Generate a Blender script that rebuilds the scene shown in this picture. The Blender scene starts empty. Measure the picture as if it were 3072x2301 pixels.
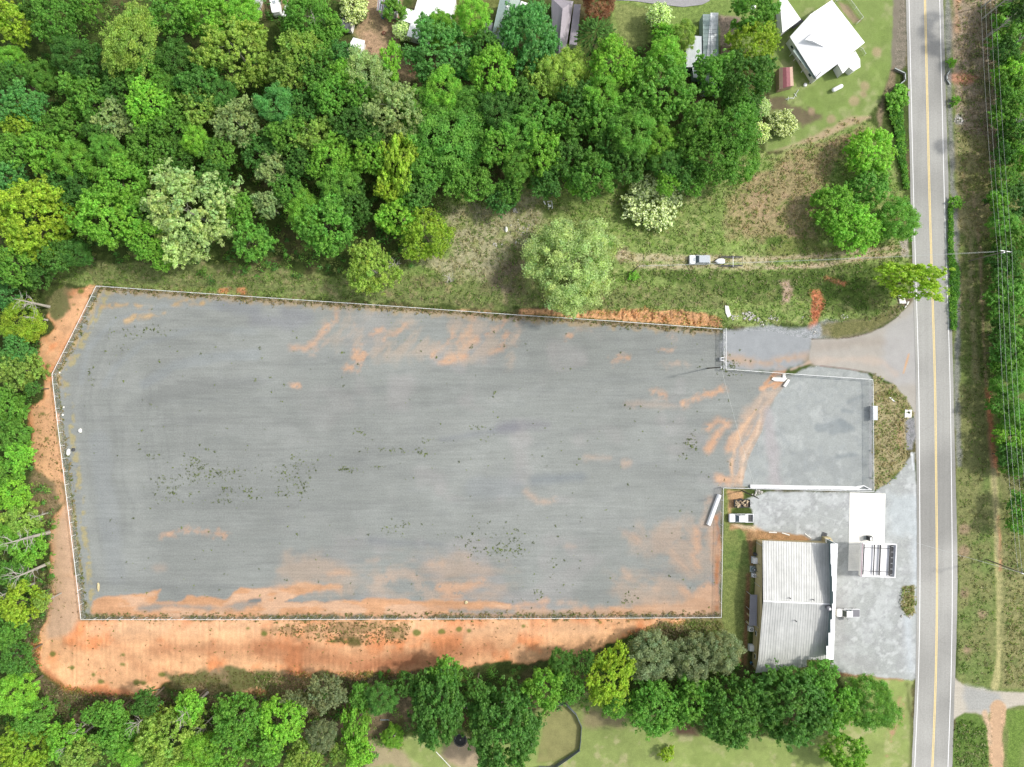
import bpy, bmesh, math, random
import numpy as np
from mathutils import Vector, Matrix
random.seed(7); RNG = np.random.default_rng(7)
R = math.radians
# ---------------------------------------------------------------- camera, sky, sun, exposure
H = 164.0                      # drone height above the lot, metres
MPP = 0.08                     # metres of ground per photograph pixel
sc = bpy.context.scene
cam_d = bpy.data.cameras.new("camera"); cam = bpy.data.objects.new("camera", cam_d)
sc.collection.objects.link(cam); sc.camera = cam
cam.location = (0, 0, H); cam.rotation_euler = (0, 0, 0)
cam_d.sensor_width = 36; cam_d.lens = 36 * H / (3072 * MPP); cam_d.clip_end = 5000; cam_d.clip_start = 1
SUN_EL, SUN_AZ = R(46), R(77)          # azimuth clockwise from the top of the photo
world = bpy.data.worlds.new("World"); sc.world = world; world.use_nodes = True
wn = world.node_tree; wn.nodes.clear()
sky = wn.nodes.new('ShaderNodeTexSky'); sky.sky_type = 'NISHITA'; sky.sun_disc = False
sky.sun_elevation = SUN_EL; sky.sun_rotation = SUN_AZ
sky.air_density = 1.0; sky.dust_density = 2.5; sky.ozone_density = 1.0
bg = wn.nodes.new('ShaderNodeBackground'); bg.inputs[1].default_value = 0.15
wo = wn.nodes.new('ShaderNodeOutputWorld')
hs = wn.nodes.new('ShaderNodeHueSaturation'); hs.inputs['Saturation'].default_value = .35   # thin bright haze
wn.links.new(sky.outputs[0], hs.inputs['Color']); wn.links.new(hs.outputs[0], bg.inputs[0]); wn.links.new(bg.outputs[0], wo.inputs[0])
sun_d = bpy.data.lights.new("sun", 'SUN'); sun_d.energy = 2.0; sun_d.angle = R(3.5); sun_d.color = (1, .955, .89)
sun = bpy.data.objects.new("sun", sun_d); sc.collection.objects.link(sun)
sd = Vector((math.sin(SUN_AZ) * math.cos(SUN_EL), math.cos(SUN_AZ) * math.cos(SUN_EL), math.sin(SUN_EL)))
sun.rotation_euler = sd.to_track_quat('Z', 'Y').to_euler(); sun.location = (60, 20, 120)
sc.view_settings.view_transform = 'Standard'; sc.view_settings.look = 'None'
sc.view_settings.exposure = 0.68; sc.view_settings.gamma = 1
sc.cycles.max_bounces = 5; sc.cycles.transparent_max_bounces = 12
sc.cycles.diffuse_bounces = 4

# ---------------------------------------------------------------- coordinates
KA = 1.62
def lin(v):
    v = v / 255.0
    return v / 12.92 if v <= .04045 else ((v + .055) / 1.055) ** 2.4
def alb(r, g, b, k=1.0):
    return tuple(min(.86, lin(c) / KA * k) for c in (r, g, b))
ROW = [0, 576, 1152, 1725]
def q(c, r, a, b): return (768 * c + a / 2.8763, ROW[r] + b / 2.8763)
def PZ(c, r, s):                       # "a,b a,b" in a zoomed quarter -> photo pixels
    return [q(c, r, *map(float, t.split(','))) for t in s.split()]
def PW(x0, y0, w, s):
    k = 2209.0 / w
    return [(x0 + float(t.split(',')[0]) / k, y0 + float(t.split(',')[1]) / k) for t in s.split()]
def ov(x, y): return (x * 1.38878, y * 1.38878)
def sstep(x): 
    x = np.clip(x, 0, 1); return x * x * (3 - 2 * x)

def pdist(X, Y, poly):
    d = np.full(X.shape, 1e9); ins = np.zeros(X.shape, bool); n = len(poly)
    for i in range(n):
        x1, y1 = poly[i]; x2, y2 = poly[(i + 1) % n]
        dx, dy = x2 - x1, y2 - y1; L = dx * dx + dy * dy + 1e-9
        t = np.clip(((X - x1) * dx + (Y - y1) * dy) / L, 0, 1)
        d = np.minimum(d, (X - x1 - t * dx) ** 2 + (Y - y1 - t * dy) ** 2)
        if dy != 0:
            c = ((y1 > Y) != (y2 > Y)) & (X < dx * (Y - y1) / dy + x1)
            ins ^= c
    d = np.sqrt(d); return np.where(ins, -d, d)
def ldist(X, Y, pts):
    d = np.full(X.shape, 1e9)
    for (x1, y1), (x2, y2) in zip(pts[:-1], pts[1:]):
        dx, dy = x2 - x1, y2 - y1; L = dx * dx + dy * dy + 1e-9
        t = np.clip(((X - x1) * dx + (Y - y1) * dy) / L, 0, 1)
        d = np.minimum(d, (X - x1 - t * dx) ** 2 + (Y - y1 - t * dy) ** 2)
    return np.sqrt(d)

# fence lines (photo pixels, at the ground)
F_NORTH = PZ(0,1,"828,810 1400,850") + PZ(1,1,"0,905 1000,972 2209,1057") + PZ(2,1,"900,1115 1815,1182")
F_WEST = PZ(0,1,"828,812 700,1070 590,1290 448,1570") + PZ(0,2,"455,0 505,420 560,870 600,1200 655,1657") + PZ(0,3,"697,385")
F_SOUTH = PZ(0,3,"697,385 2209,386") + PZ(1,3,"1100,382 2209,378") + PZ(2,3,"900,373 1806,368")
F_EAST = PZ(2,3,"1806,368") + PZ(2,2,"1813,1657 1825,900")
F_STORE = PZ(2,2,"1825,897") + PZ(3,2,"0,906 915,928")
F_PAD = PZ(3,2,"915,928 908,0") + PZ(3,1,"905,1618")
F_DRIVE = PZ(3,1,"905,1618 0,1555") + PZ(2,1,"1845,1528")
def foot(l): return [(1536 + (x-1536)*(1-1.85/164), 1150.5 + (y-1150.5)*(1-1.85/164)) for x, y in l]   # from rail height down to the ground
F_NORTH, F_WEST, F_SOUTH, F_EAST, F_STORE, F_PAD, F_DRIVE = map(foot, (F_NORTH, F_WEST, F_SOUTH, F_EAST, F_STORE, F_PAD, F_DRIVE))
GATE = PZ(2,1,"1822,1182 1822,1530")
LOT = F_NORTH + PZ(2,1,"1822,1530") + PZ(3,1,"240,1580") + PZ(3,2,"70,130") + PZ(2,2,"2060,640 1995,892 1825,897") + F_EAST[::-1] + F_SOUTH[::-1][1:] + F_WEST[::-1][1:]

def hgt(nx, ny):
    """terrain height over the photo-pixel grid"""
    X = np.atleast_1d(np.asarray(nx, float)); Y = np.atleast_1d(np.asarray(ny, float))
    d = pdist(X, Y, LOT)
    down = sstep((d - 12) / 150.0) * sstep((2050 - X) / 420.0) * sstep((Y - 830 + (X - 300) * .12 * 0) / 160.0 )
    west = sstep((d - 12) / 150.0) * sstep((300 - X) / 120.0)
    north = sstep((d - 6) / 40.0) * sstep((1000 - Y) / 40.0) * sstep((X - 250) / 150.) * sstep((2260 - X) / 90.) * sstep((Y - 560) / 200.)
    h = -3.0 * np.maximum(down * sstep((Y - 1500) / 250.), west) + 1.1 * north
    return h
def hz(x, y): return float(hgt(x, y)[0])
def P(nx, ny, z=0.0):
    s = (H - z) / H
    return Vector(((nx - 1536) * MPP * s, (1150.5 - ny) * MPP * s, z))
def G(nx, ny, dz=0.0):                 # point on the terrain seen at that photo pixel
    return P(nx, ny, hz(nx, ny) + dz)

# ---------------------------------------------------------------- scene helpers
COL = sc.collection
def link(o, parent=None):
    COL.objects.link(o)
    if parent is not None: o.parent = parent
    return o
def tag(o, label=None, cat=None, group=None, kind=None):
    if label: o['label'] = label
    if cat: o['category'] = cat
    if group: o['group'] = group
    if kind: o['kind'] = kind
    return o
def thing(name, label, cat, loc=(0,0,0), rz=0, group=None):
    o = bpy.data.objects.new(name, None); o.empty_display_size = .3
    COL.objects.link(o); o.location = loc; o.rotation_euler = (0, 0, rz)
    return tag(o, label, cat, group)
class MB:
    """collects simple solids into one mesh"""
    def __init__(s): s.v = []; s.f = []
    def add(s, vs, fs):
        n = len(s.v); s.v += [tuple(v) for v in vs]; s.f += [tuple(i + n for i in f) for f in fs]; return s
    def hexa(s, b, t):                 # bottom quad, top quad, same winding (ccw from above)
        return s.add(list(b) + list(t), [(3,2,1,0),(4,5,6,7),(0,1,5,4),(1,2,6,5),(2,3,7,6),(3,0,4,7)])
    def box(s, c, d, rz=0, taper=1.0):
        x, y, z = d[0]/2, d[1]/2, d[2]/2; M = Matrix.Rotation(rz, 3, 'Z'); c = Vector(c)
        b = [M @ Vector((sx*x, sy*y, -z)) + c for sx, sy in ((-1,-1),(1,-1),(1,1),(-1,1))]
        t = [M @ Vector((sx*x*taper, sy*y*taper, z)) + c for sx, sy in ((-1,-1),(1,-1),(1,1),(-1,1))]
        return s.hexa(b, t)
    def prism(s, pts, z0, z1):         # plan polygon ccw
        n = len(pts)
        if sum(pts[i][0]*pts[(i+1)%n][1]-pts[(i+1)%n][0]*pts[i][1] for i in range(n)) < 0: pts = pts[::-1]
        vs = [(p[0], p[1], z0) for p in pts] + [(p[0], p[1], z1) for p in pts]
        return s.add(vs, [tuple(range(n))[::-1], tuple(range(n, 2*n))] + [(i, (i+1) % n, n+(i+1) % n, n+i) for i in range(n)])
    def tube(s, pts, r, n=8, caps=True):
        rr = r if isinstance(r, (list, tuple)) else [r]*len(pts); pts = [Vector(p) for p in pts]; vs = []; fs = []
        for i, p in enumerate(pts):
            d = (pts[min(i+1, len(pts)-1)] - pts[max(i-1, 0)]).normalized()
            a = d.cross(Vector((0,0,1)) if abs(d.z) < .95 else Vector((1,0,0))).normalized(); b = a.cross(d).normalized()
            for k in range(n):
                t = 2*math.pi*k/n; vs.append(p + (a*math.cos(t) + b*math.sin(t)) * rr[i])
        for i in range(len(pts)-1):
            for k in range(n):
                fs.append((i*n+k, i*n+(k+1) % n, (i+1)*n+(k+1) % n, (i+1)*n+k))
        if caps: fs += [tuple(range(n))[::-1], tuple(range((len(pts)-1)*n, len(pts)*n))]
        return s.add(vs, fs)
    def cyl(s, c, r, h, n=16, axis='Z', r2=None):
        c = Vector(c); a = {'Z': Vector((0,0,1)), 'X': Vector((1,0,0)), 'Y': Vector((0,1,0))}[axis]
        return s.tube([c - a*h/2, c + a*h/2], [r, r if r2 is None else r2], n)
    def lathe(s, prof, n=16, c=(0,0,0)):
        vs = []; fs = []; c = Vector(c)
        for r, z in prof:
            for k in range(n):
                t = 2*math.pi*k/n; vs.append(c + Vector((r*math.cos(t), r*math.sin(t), z)))
        for i in range(len(prof)-1):
            for k in range(n): fs.append((i*n+k, i*n+(k+1) % n, (i+1)*n+(k+1) % n, (i+1)*n+k))
        fs += [tuple(range(n))[::-1], tuple(range((len(prof)-1)*n, len(prof)*n))]
        return s.add(vs, fs)
    def mesh(s, name, mat=None, smooth=False):
        m = bpy.data.meshes.new(name); m.from_pydata(s.v, [], s.f); m.validate(); m.update()
        if mat: m.materials.append(mat)
        if smooth: m.polygons.foreach_set('use_smooth', [True]*len(m.polygons))
        return m
    def build(s, name, mat, parent=None, smooth=False, bevel=0):
        o = link(bpy.data.objects.new(name, s.mesh(name, mat, smooth)), parent)
        if bevel:
            b = o.modifiers.new('bevel', 'BEVEL'); b.width = bevel; b.segments = 2; b.limit_method = 'ANGLE'
        return o

# ---------------------------------------------------------------- materials
def nodes(name):
    m = bpy.data.materials.new(name); m.use_nodes = True; nt = m.node_tree; nt.nodes.clear()
    out = nt.nodes.new('ShaderNodeOutputMaterial'); b = nt.nodes.new('ShaderNodeBsdfPrincipled')
    nt.links.new(b.outputs[0], out.inputs[0]); return m, nt, b, out
def N(nt, t, **kw):
    n = nt.nodes.new(t)
    for k, v in kw.items(): setattr(n, k, v)
    return n
def mix_mul(nt, a, b, fac=1.0):
    m = N(nt, 'ShaderNodeMix', data_type='RGBA', blend_type='MULTIPLY'); m.inputs[0].default_value = fac
    nt.links.new(a, m.inputs[6]); nt.links.new(b, m.inputs[7]); return m.outputs[2]
def noise_ramp(nt, coord, scale, lo, hi, detail=4, rough=.6, p0=.3, p1=.7, stretch=None):
    if stretch:
        mp = N(nt, 'ShaderNodeMapping'); mp.inputs['Scale'].default_value = stretch; nt.links.new(coord, mp.inputs[0]); coord = mp.outputs[0]
    n = N(nt, 'ShaderNodeTexNoise'); n.inputs['Scale'].default_value = scale; n.inputs['Detail'].default_value = detail
    n.inputs['Roughness'].default_value = rough; nt.links.new(coord, n.inputs['Vector'])
    r = N(nt, 'ShaderNodeValToRGB'); r.color_ramp.elements[0].position = p0; r.color_ramp.elements[1].position = p1
    f = lambda c: tuple(c) + (1,) if isinstance(c, tuple) else (c, c, c, 1)
    r.color_ramp.elements[0].color = f(lo); r.color_ramp.elements[1].color = f(hi)
    nt.links.new(n.outputs[0], r.inputs[0]); return r.outputs[0], n.outputs[0]
def mat(name, col, rough=.6, metal=0, var=.12, scale=2.0, bump=.0, fine=0, spec=.5, streak=None):
    m, nt, b, out = nodes(name)
    tc = N(nt, 'ShaderNodeTexCoord'); c = tc.outputs['Object']
    rgb = N(nt, 'ShaderNodeRGB'); rgb.outputs[0].default_value = tuple(col) + (1,)
    r, n = noise_ramp(nt, c, scale, 1 - var, 1 + var, stretch=streak)
    o = mix_mul(nt, rgb.outputs[0], r)
    if fine:
        r2, n2 = noise_ramp(nt, c, scale * 9, 1 - fine, 1 + fine); o = mix_mul(nt, o, r2)
    nt.links.new(o, b.inputs['Base Color']); b.inputs['Roughness'].default_value = rough; b.inputs['Metallic'].default_value = metal
    b.inputs['Specular IOR Level'].default_value = spec
    if bump:
        bp = N(nt, 'ShaderNodeBump'); bp.inputs['Strength'].default_value = bump; bp.inputs['Distance'].default_value = .05
        nt.links.new(n, bp.inputs['Height']); nt.links.new(bp.outputs[0], b.inputs['Normal'])
    return m
def ground_mat(name, specs, bump=.3, bscale=6, rough=.95):
    """vertex colour of the ground cover, times fine procedural grain. specs: (scale, lo, hi, detail, p0, p1[, stretch])"""
    m, nt, b, out = nodes(name)
    at = N(nt, 'ShaderNodeAttribute'); at.attribute_name = 'cover'
    tc = N(nt, 'ShaderNodeTexCoord'); c = tc.outputs['Object']; o = at.outputs['Color']
    for s in specs:
        r, n = noise_ramp(nt, c, s[0], s[1], s[2], s[3], .65, s[4], s[5], s[6] if len(s) > 6 else None)
        o = mix_mul(nt, o, r)
    nt.links.new(o, b.inputs['Base Color']); b.inputs['Roughness'].default_value = rough
    b.inputs['Specular IOR Level'].default_value = .15
    n2 = N(nt, 'ShaderNodeTexNoise'); n2.inputs['Scale'].default_value = bscale; n2.inputs['Detail'].default_value = 6
    nt.links.new(c, n2.inputs['Vector'])
    bp = N(nt, 'ShaderNodeBump'); bp.inputs['Strength'].default_value = bump; bp.inputs['Distance'].default_value = .08
    nt.links.new(n2.outputs[0], bp.inputs['Height']); nt.links.new(bp.outputs[0], b.inputs['Normal'])
    return m
# ================================================================ GROUND COVER
ST = 3.0
gx = np.arange(-420, 3493, ST); gy = np.arange(-360, 2662, ST)
GX, GY = np.meshgrid(gx, gy)
def vnoise(cell, seed, sx=1.0, sy=1.0, X=None, Y=None, ang=0):
    X = GX if X is None else X; Y = GY if Y is None else Y
    if ang:
        ca, sa = math.cos(ang), math.sin(ang); X, Y = X*ca + Y*sa, -X*sa + Y*ca
    r = np.random.default_rng(seed); u = (X / (cell*sx)) % 256; v = (Y / (cell*sy)) % 256
    L = r.random((257, 257)); L[256] = L[0]; L[:, 256] = L[:, 0]
    i = np.floor(u).astype(int); j = np.floor(v).astype(int); fu = u - i; fv = v - j
    fu = fu*fu*(3-2*fu); fv = fv*fv*(3-2*fv)
    return (L[j, i]*(1-fu)*(1-fv) + L[j, i+1]*fu*(1-fv) + L[j+1, i]*(1-fu)*fv + L[j+1, i+1]*fu*fv)
def fbm(cell, seed, oct=4, **k):
    a = 0; w = 1; t = 0
    for o in range(oct): a = a + w*vnoise(cell / 2**o, seed + o*17, **k); t += w; w *= .55
    return a / t
NB = fbm(260, 1); NM = fbm(80, 2); NS = fbm(28, 3, 3); NF = fbm(10, 4, 2); NW = fbm(45, 5, 4); NT = fbm(16, 6, 3)
NH = fbm(60, 8, 4, sx=5)              # stretched sideways
C = np.zeros(GX.shape + (3,))
def setc(mask, col):
    global C
    col = np.asarray(col); C += (mask[..., None]) * (col - C)
def crop(pts, m):
    xs = [p[0] for p in pts]; ys = [p[1] for p in pts]
    i0 = np.searchsorted(gx, min(xs)-m); i1 = np.searchsorted(gx, max(xs)+m); j0 = np.searchsorted(gy, min(ys)-m); j1 = np.searchsorted(gy, max(ys)+m)
    return slice(max(j0, 0), j1), slice(max(i0, 0), i1)
def amask(pts, soft=5, wob=10, brk=0, op=1, line=None, nz=None, bn=None):
    s = crop(pts, soft + wob + (line or 0) + 6); X = GX[s]; Y = GY[s]
    d = ldist(X, Y, pts) - line/2 if line is not None else pdist(X, Y, pts)
    d = d + ((NW if nz is None else nz)[s] - .5) * 2 * wob + (NT[s] - .5) * wob * .8
    a = sstep(.5 - d / (2*soft))
    if brk: a = a * sstep(((NS if bn is None else bn)[s] - .5 + .5*(1 - brk)) * 4)
    return s, a * op
def paint(pts, col, **k):
    s, a = amask(pts, **k); C[s] += a[..., None] * (np.asarray(col) - C[s])
def blob(x, y, r, col, ry=None, **k):
    ry = ry or r; pts = [(x + r*math.cos(t), y + ry*math.sin(t)) for t in np.linspace(0, 2*math.pi, 13)[:-1]]
    paint(pts, col, **k)

c_for1, c_for2 = alb(84, 100, 50), alb(108, 104, 70)
c_gr1, c_gr2, c_gr3 = alb(128, 142, 84), alb(176, 168, 130), alb(98, 118, 62)
c_lawn, c_lawn2, c_lawn3 = alb(158, 178, 104), alb(176, 184, 126), alb(140, 164, 88)
c_clay, c_clay2, c_clay3 = alb(224, 166, 126), alb(236, 196, 158), alb(205, 138, 98)
c_grav, c_grav2, c_grav3 = alb(160, 164, 159), alb(171, 174, 169), alb(143, 146, 143)
c_brn, c_mauve = alb(165, 138, 112), alb(150, 140, 128)
# woodland floor everywhere first
C[:] = c_for1; setc(sstep((NM - .5) * 6), c_for2)
# rough field, north side strip
FIELD = [(1240,600),(1500,560),(1700,560),(1950,520),(2270,450),(2330,470),(2560,350),(2690,420),(2725,760),(2725,860),(2700,950),(2180,985),(1600,920),(1150,905),(640,885),(290,850),(160,850),(130,800),(400,790),(700,820),(1000,830),(1230,790),(1180,700)]
def mixed(pts, cols, soft=10, wob=20, **k):
    paint(pts, cols[0], soft=soft, wob=wob, **k)
    if len(cols) > 1: paint(pts, cols[1], soft=soft, wob=wob, brk=.5, bn=NM)
    if len(cols) > 2: paint(pts, cols[2], soft=soft, wob=wob, brk=.42, bn=NS, op=.85)
    if len(cols) > 3: paint(pts, cols[3], soft=soft, wob=wob, brk=.4, bn=NT, op=.6)
mixed(FIELD, [alb(142,170,84), alb(164,176,104), alb(180,184,126), alb(118,154,68)])
# pinkish-brown bramble patch
mixed(PZ(2,0,"1900,1657 2209,1500") + PZ(3,0,"250,1280 700,1080 850,1150 700,1300 500,1500 480,1657") + PZ(3,1,"380,0 420,350 250,420 0,380") + PZ(2,1,"1900,400 1850,150"), [alb(168,156,112), alb(178,158,122), alb(138,152,84), alb(192,166,134)], soft=26, wob=34)
mixed(PZ(3,1,"0,400 300,420 560,470 1100,440 1150,470 1000,480 500,560 0,590"), [alb(105,130,60), alb(140,150,85)], soft=8)
# dark green band along the lot's north fence
mixed(PZ(0,1,"650,600 2209,640") + PZ(1,1,"0,680 900,760 1700,700 2209,700") + PZ(2,1,"900,850 1500,800 1830,900 1830,1000 700,980 0,960") + PZ(1,1,"2209,1020 1000,930 0,860") + PZ(0,1,"1600,820 850,780"), [alb(128,148,80), alb(150,156,98), alb(166,156,116), alb(112,142,68)], soft=10, wob=24)
mixed(PZ(2,1,"1150,700 2209,700") + PZ(3,1,"0,700 600,640 980,620 1150,700 1000,1000 600,1060 250,900 0,960") + PZ(2,1,"2209,960 1850,900 1500,820"), [alb(122,140,72), alb(150,158,100), alb(92,118,52)], soft=8, wob=20)
# bare clay-and-rubble patch west of the big tree
mixed(PZ(1,1,"1650,150 2209,60") + PZ(2,1,"0,0 250,60 300,200 180,420 100,640 150,720 0,800") + PZ(1,1,"2209,830 1750,700 1300,600 1650,560 1720,300"), [alb(166,168,118), alb(154,166,98), alb(186,180,146)], soft=22, wob=34)
mixed(PZ(1,1,"2000,700 2209,560") + PZ(2,1,"0,500 140,500 120,760 80,900 0,880") + PZ(1,1,"2209,900 1950,860"), [alb(138,128,104), alb(128,134,84)], soft=20, wob=20)
paint(PZ(2,1,"870,450 960,480 1000,560 930,620 900,560"), alb(182,165,140), soft=10, wob=10)
# two-track lane through the field
for l, w in (("930,560 1500,570 2209,590", 26), ("1100,640 1700,640 2209,655", 18)):
    paint(PZ(2,1,l), alb(208,196,160), line=w*.8, soft=6, wob=6, op=.9)
paint(PZ(3,1,"0,575 500,545 1000,490 1160,470"), alb(206,190,156), line=12, soft=5, wob=4)
paint(PZ(3,1,"0,655 450,630 800,570 1100,535 1180,520"), alb(212,194,162), line=13, soft=5, wob=4)
paint(PZ(3,1,"1120,420 1210,400 1215,570 1150,560"), alb(188,180,165), soft=4, wob=4)
paint(PZ(3,1,"100,770 180,760 215,830 180,950 120,950 130,850"), alb(196,172,150), soft=6, wob=8)
paint(PZ(3,1,"500,740 650,790"), alb(214,150,110), line=12, soft=5, wob=6)
paint(PZ(3,1,"370,850 460,850 470,1000 440,1100 430,1200 330,1290 300,1240 380,1100"), alb(214,140,102), soft=6, wob=10)
paint(PZ(3,1,"430,1060 440,1190 370,1200"), alb(140,85,60), line=3, soft=3, wob=5)
# yards, upper right
YARD = [(2270,-360),(2690,-360),(2700,0),(2680,200),(2640,300),(2560,390),(2400,440),(2300,455),(2290,400),(2320,320),(2290,230),(2180,60),(2200,-360)]
mixed(YARD, [c_lawn, c_lawn2, c_lawn3], soft=8, wob=12)
paint(PZ(3,0,"0,830 250,850 350,950 450,1000 300,1080 150,1000 0,960"), alb(128,118,92), soft=10, wob=16, brk=.6)
paint(PZ(3,0,"60,1300 400,1220 650,1110 880,1010 700,1020 400,1180 200,1250"), alb(200,180,145), soft=8, wob=8)
paint(PZ(3,0,"600,10 690,40 800,180 740,200 640,110"), alb(176,160,128), soft=5, wob=6)
for x, y, r in ((3.2,745,10),(0,0,0)): pass
for a, b, r in ((835,740,40),(820,810,26),(745,870,44),(545,1030,30),(380,960,24),(940,450,40)):
    x, y = q(3,0,a,b); blob(x, y, r/2.8, alb(196,172,140), soft=6, wob=6, op=.7)
paint(PZ(3,0,"1080,-900 1190,-900 1190,560 1120,620 1060,600 1075,300"), alb(148,140,124), soft=5, wob=6)
paint(PZ(3,0,"1060,600 1090,560 1100,760 1000,880 980,1100 1060,1200 980,1250 940,1000"), alb(150,135,108), soft=6, wob=8)
# middle yards
mixed([(1850,-360),(2290,-360),(2290,60),(2200,150),(2070,200),(2030,100),(1900,140),(1830,90)], [c_lawn, c_lawn3], soft=8, wob=12)
mixed(PZ(2,0,"870,20 1180,60 1160,380 1060,430 950,380 880,200"), [alb(122,142,74), alb(150,160,98)], soft=8, wob=10)
paint(PZ(2,0,"1785,140 1980,150 1900,330 1900,400 1785,400"), alb(180,162,144), soft=5, wob=8)
paint(PZ(2,0,"1790,170 1900,160 1980,200"), alb(150,135,120), line=6, soft=4, wob=6)
paint(PZ(2,0,"1560,790 1640,800 1650,950 1560,980"), alb(120,100,84), soft=8, wob=8)
mixed(PZ(1,0,"1750,-400 2209,-400 2150,150 1950,200 1820,420 1830,300 1700,150"), [alb(150,158,95), alb(122,130,72)], soft=8, wob=12)
mixed(PZ(1,0,"880,-400 1300,-400 1250,400 1400,650 1300,720 1000,520 850,300 900,150"), [alb(142,166,88), alb(170,160,118), alb(190,160,130)], soft=8, wob=16)
paint(PZ(1,0,"860,270 1000,280 1120,420 1060,520 950,470 930,340"), alb(204,170,140), soft=8, wob=12, op=.85)
paint(PZ(1,0,"1250,420 1350,480 1400,640 1330,650"), alb(170,140,110), soft=8, wob=10)
paint(PZ(1,0,"-20,0 110,0 90,120 0,130"), alb(205,170,140), soft=6, wob=10)
paint([(600,-360),(900,-360),(860,40),(760,60),(740,20)], alb(170,150,118), soft=8, wob=12)
paint(PZ(0,0,"1880,820 2040,830 2030,870 1930,880"), alb(70,52,40), soft=6, wob=6)
# east side of the road
EAST = PZ(3,0,"1500,-1100 3400,-1100") + PZ(3,3,"3400,2800 1600,2800 1640,900 1650,0") + PZ(3,2,"1640,1000 1600,0") + PZ(3,1,"1560,600")
mixed(EAST, [alb(138,148,92), alb(158,156,108), alb(122,140,76)], soft=6, wob=6)
mixed(PZ(3,0,"1600,-900 2000,-900 1960,500 1990,1200 1980,1657 1640,1657 1620,1000 1600,500"), [alb(164,150,128), alb(130,132,90), alb(184,166,144)], soft=10, wob=14)
mixed(PZ(3,0,"1640,1100 1900,1200 2000,1657") + PZ(3,1,"1960,300 1900,400 1620,300 1600,0"), [alb(150,150,98), alb(172,164,120)], soft=10, wob=16)
paint(PZ(3,0,"1640,-400 1630,100 1635,260"), alb(200,168,138), line=12, soft=7, wob=8)
paint(PZ(3,0,"1550,640 1700,620 1830,670 1740,730 1640,740 1560,700"), alb(200,150,122), soft=8, wob=10)
paint(PZ(3,0,"1640,1080 1660,1500") + PZ(3,1,"1690,0 1750,500 1760,1000 1800,1657"), alb(168,164,118), line=14, soft=8, wob=6)
paint(PZ(3,0,"1680,1500 1700,1657") + PZ(3,1,"1770,0 1830,500 1845,900 1880,1657"), alb(196,172,140), line=7, soft=5, wob=5, op=.85)
paint(PZ(3,2,"1870,80 1920,500 1960,760") , alb(214,148,112), line=24, soft=8, wob=12)
paint(PZ(3,2,"1940,760 1980,1200 2000,1657") + PZ(3,3,"2010,0 2005,700 1960,960"), alb(190,185,130), line=26, soft=6, wob=5)
paint(PZ(3,2,"1995,1150 2010,1500 2010,1600"), alb(220,160,124), line=11, soft=5, wob=6)
paint(PZ(3,2,"1830,0 1950,800 1990,1500"), alb(160,150,118), line=12, soft=6, wob=5, op=.6)
mixed(PZ(3,2,"1640,0 1850,0 1930,900 1940,1657") + PZ(3,3,"1960,700 1800,960 1640,850 1640,0") + PZ(3,2,"1640,1000"), [alb(128,148,84), alb(142,146,94)], soft=8, wob=12, op=.8)
mixed(PZ(3,2,"2000,700 3000,700 3000,2209 2020,2209"), [alb(146,146,100), alb(130,136,84)], soft=10, wob=14, op=.9)
mixed(PZ(3,3,"2030,0 3000,0 3000,980 2010,980"), [alb(140,145,96), alb(120,132,78), alb(160,158,108)], soft=8, wob=10)
paint(PZ(3,1,"1640,700 1740,780 1700,900 1620,1000"), alb(190,150,118), soft=8, wob=12, brk=.6)
for a, b, c, d in ((3,3,1690,150),(3,3,1850,340),(3,3,1720,640),(3,2,1700,1250),(3,2,1690,1450)):
    x, y = q(a,b,c,d); blob(x, y, 14, alb(178,150,128), soft=8, wob=8, op=.7)
paint(PZ(3,0,"1610,990 1660,980 1700,1040 1680,1090 1620,1070"), alb(188,184,178), soft=5, wob=8)
# grey gravel shoulder east
paint(PZ(3,0,"1545,-1000 1550,0 1560,600 1590,1657") + PZ(3,1,"1605,0 1620,500 1640,1100") + PZ(3,2,"1625,0 1650,700"), alb(158,158,155), line=16, soft=6, wob=6, op=.8)
# junction right: gravel drive and clay two-track
paint(PZ(3,3,"1590,880 1700,960 1900,1000 2209,1010 3200,1010 3200,1120 2209,1130 2000,1150 1850,1200 1700,1190 1590,1260 1560,1100"), alb(214,206,190), soft=4, wob=6)
paint(PZ(3,3,"1700,960 1990,1020 2020,1090 1900,1190 1720,1180 1680,1060"), alb(190,190,184), soft=12, wob=8)
paint(PZ(3,3,"1985,1150 1960,1400 1975,1657 1975,2600"), alb(222,186,150), line=44, soft=5, wob=6)
paint(PZ(3,3,"1870,1190 1900,1300 1910,1450"), alb(220,190,158), line=14, soft=6, wob=6)
mixed(PZ(3,3,"1620,1230 1700,1190 1800,1200 1880,1300 1900,1500 1900,2600 1600,2600 1600,1500"), [alb(128,152,84), alb(110,138,66)], soft=4, wob=6)
mixed(PZ(3,3,"2070,1180 2209,1150 3200,1150 3200,2600 2060,2600"), [alb(140,158,90), alb(120,148,70)], soft=5, wob=6)
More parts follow.
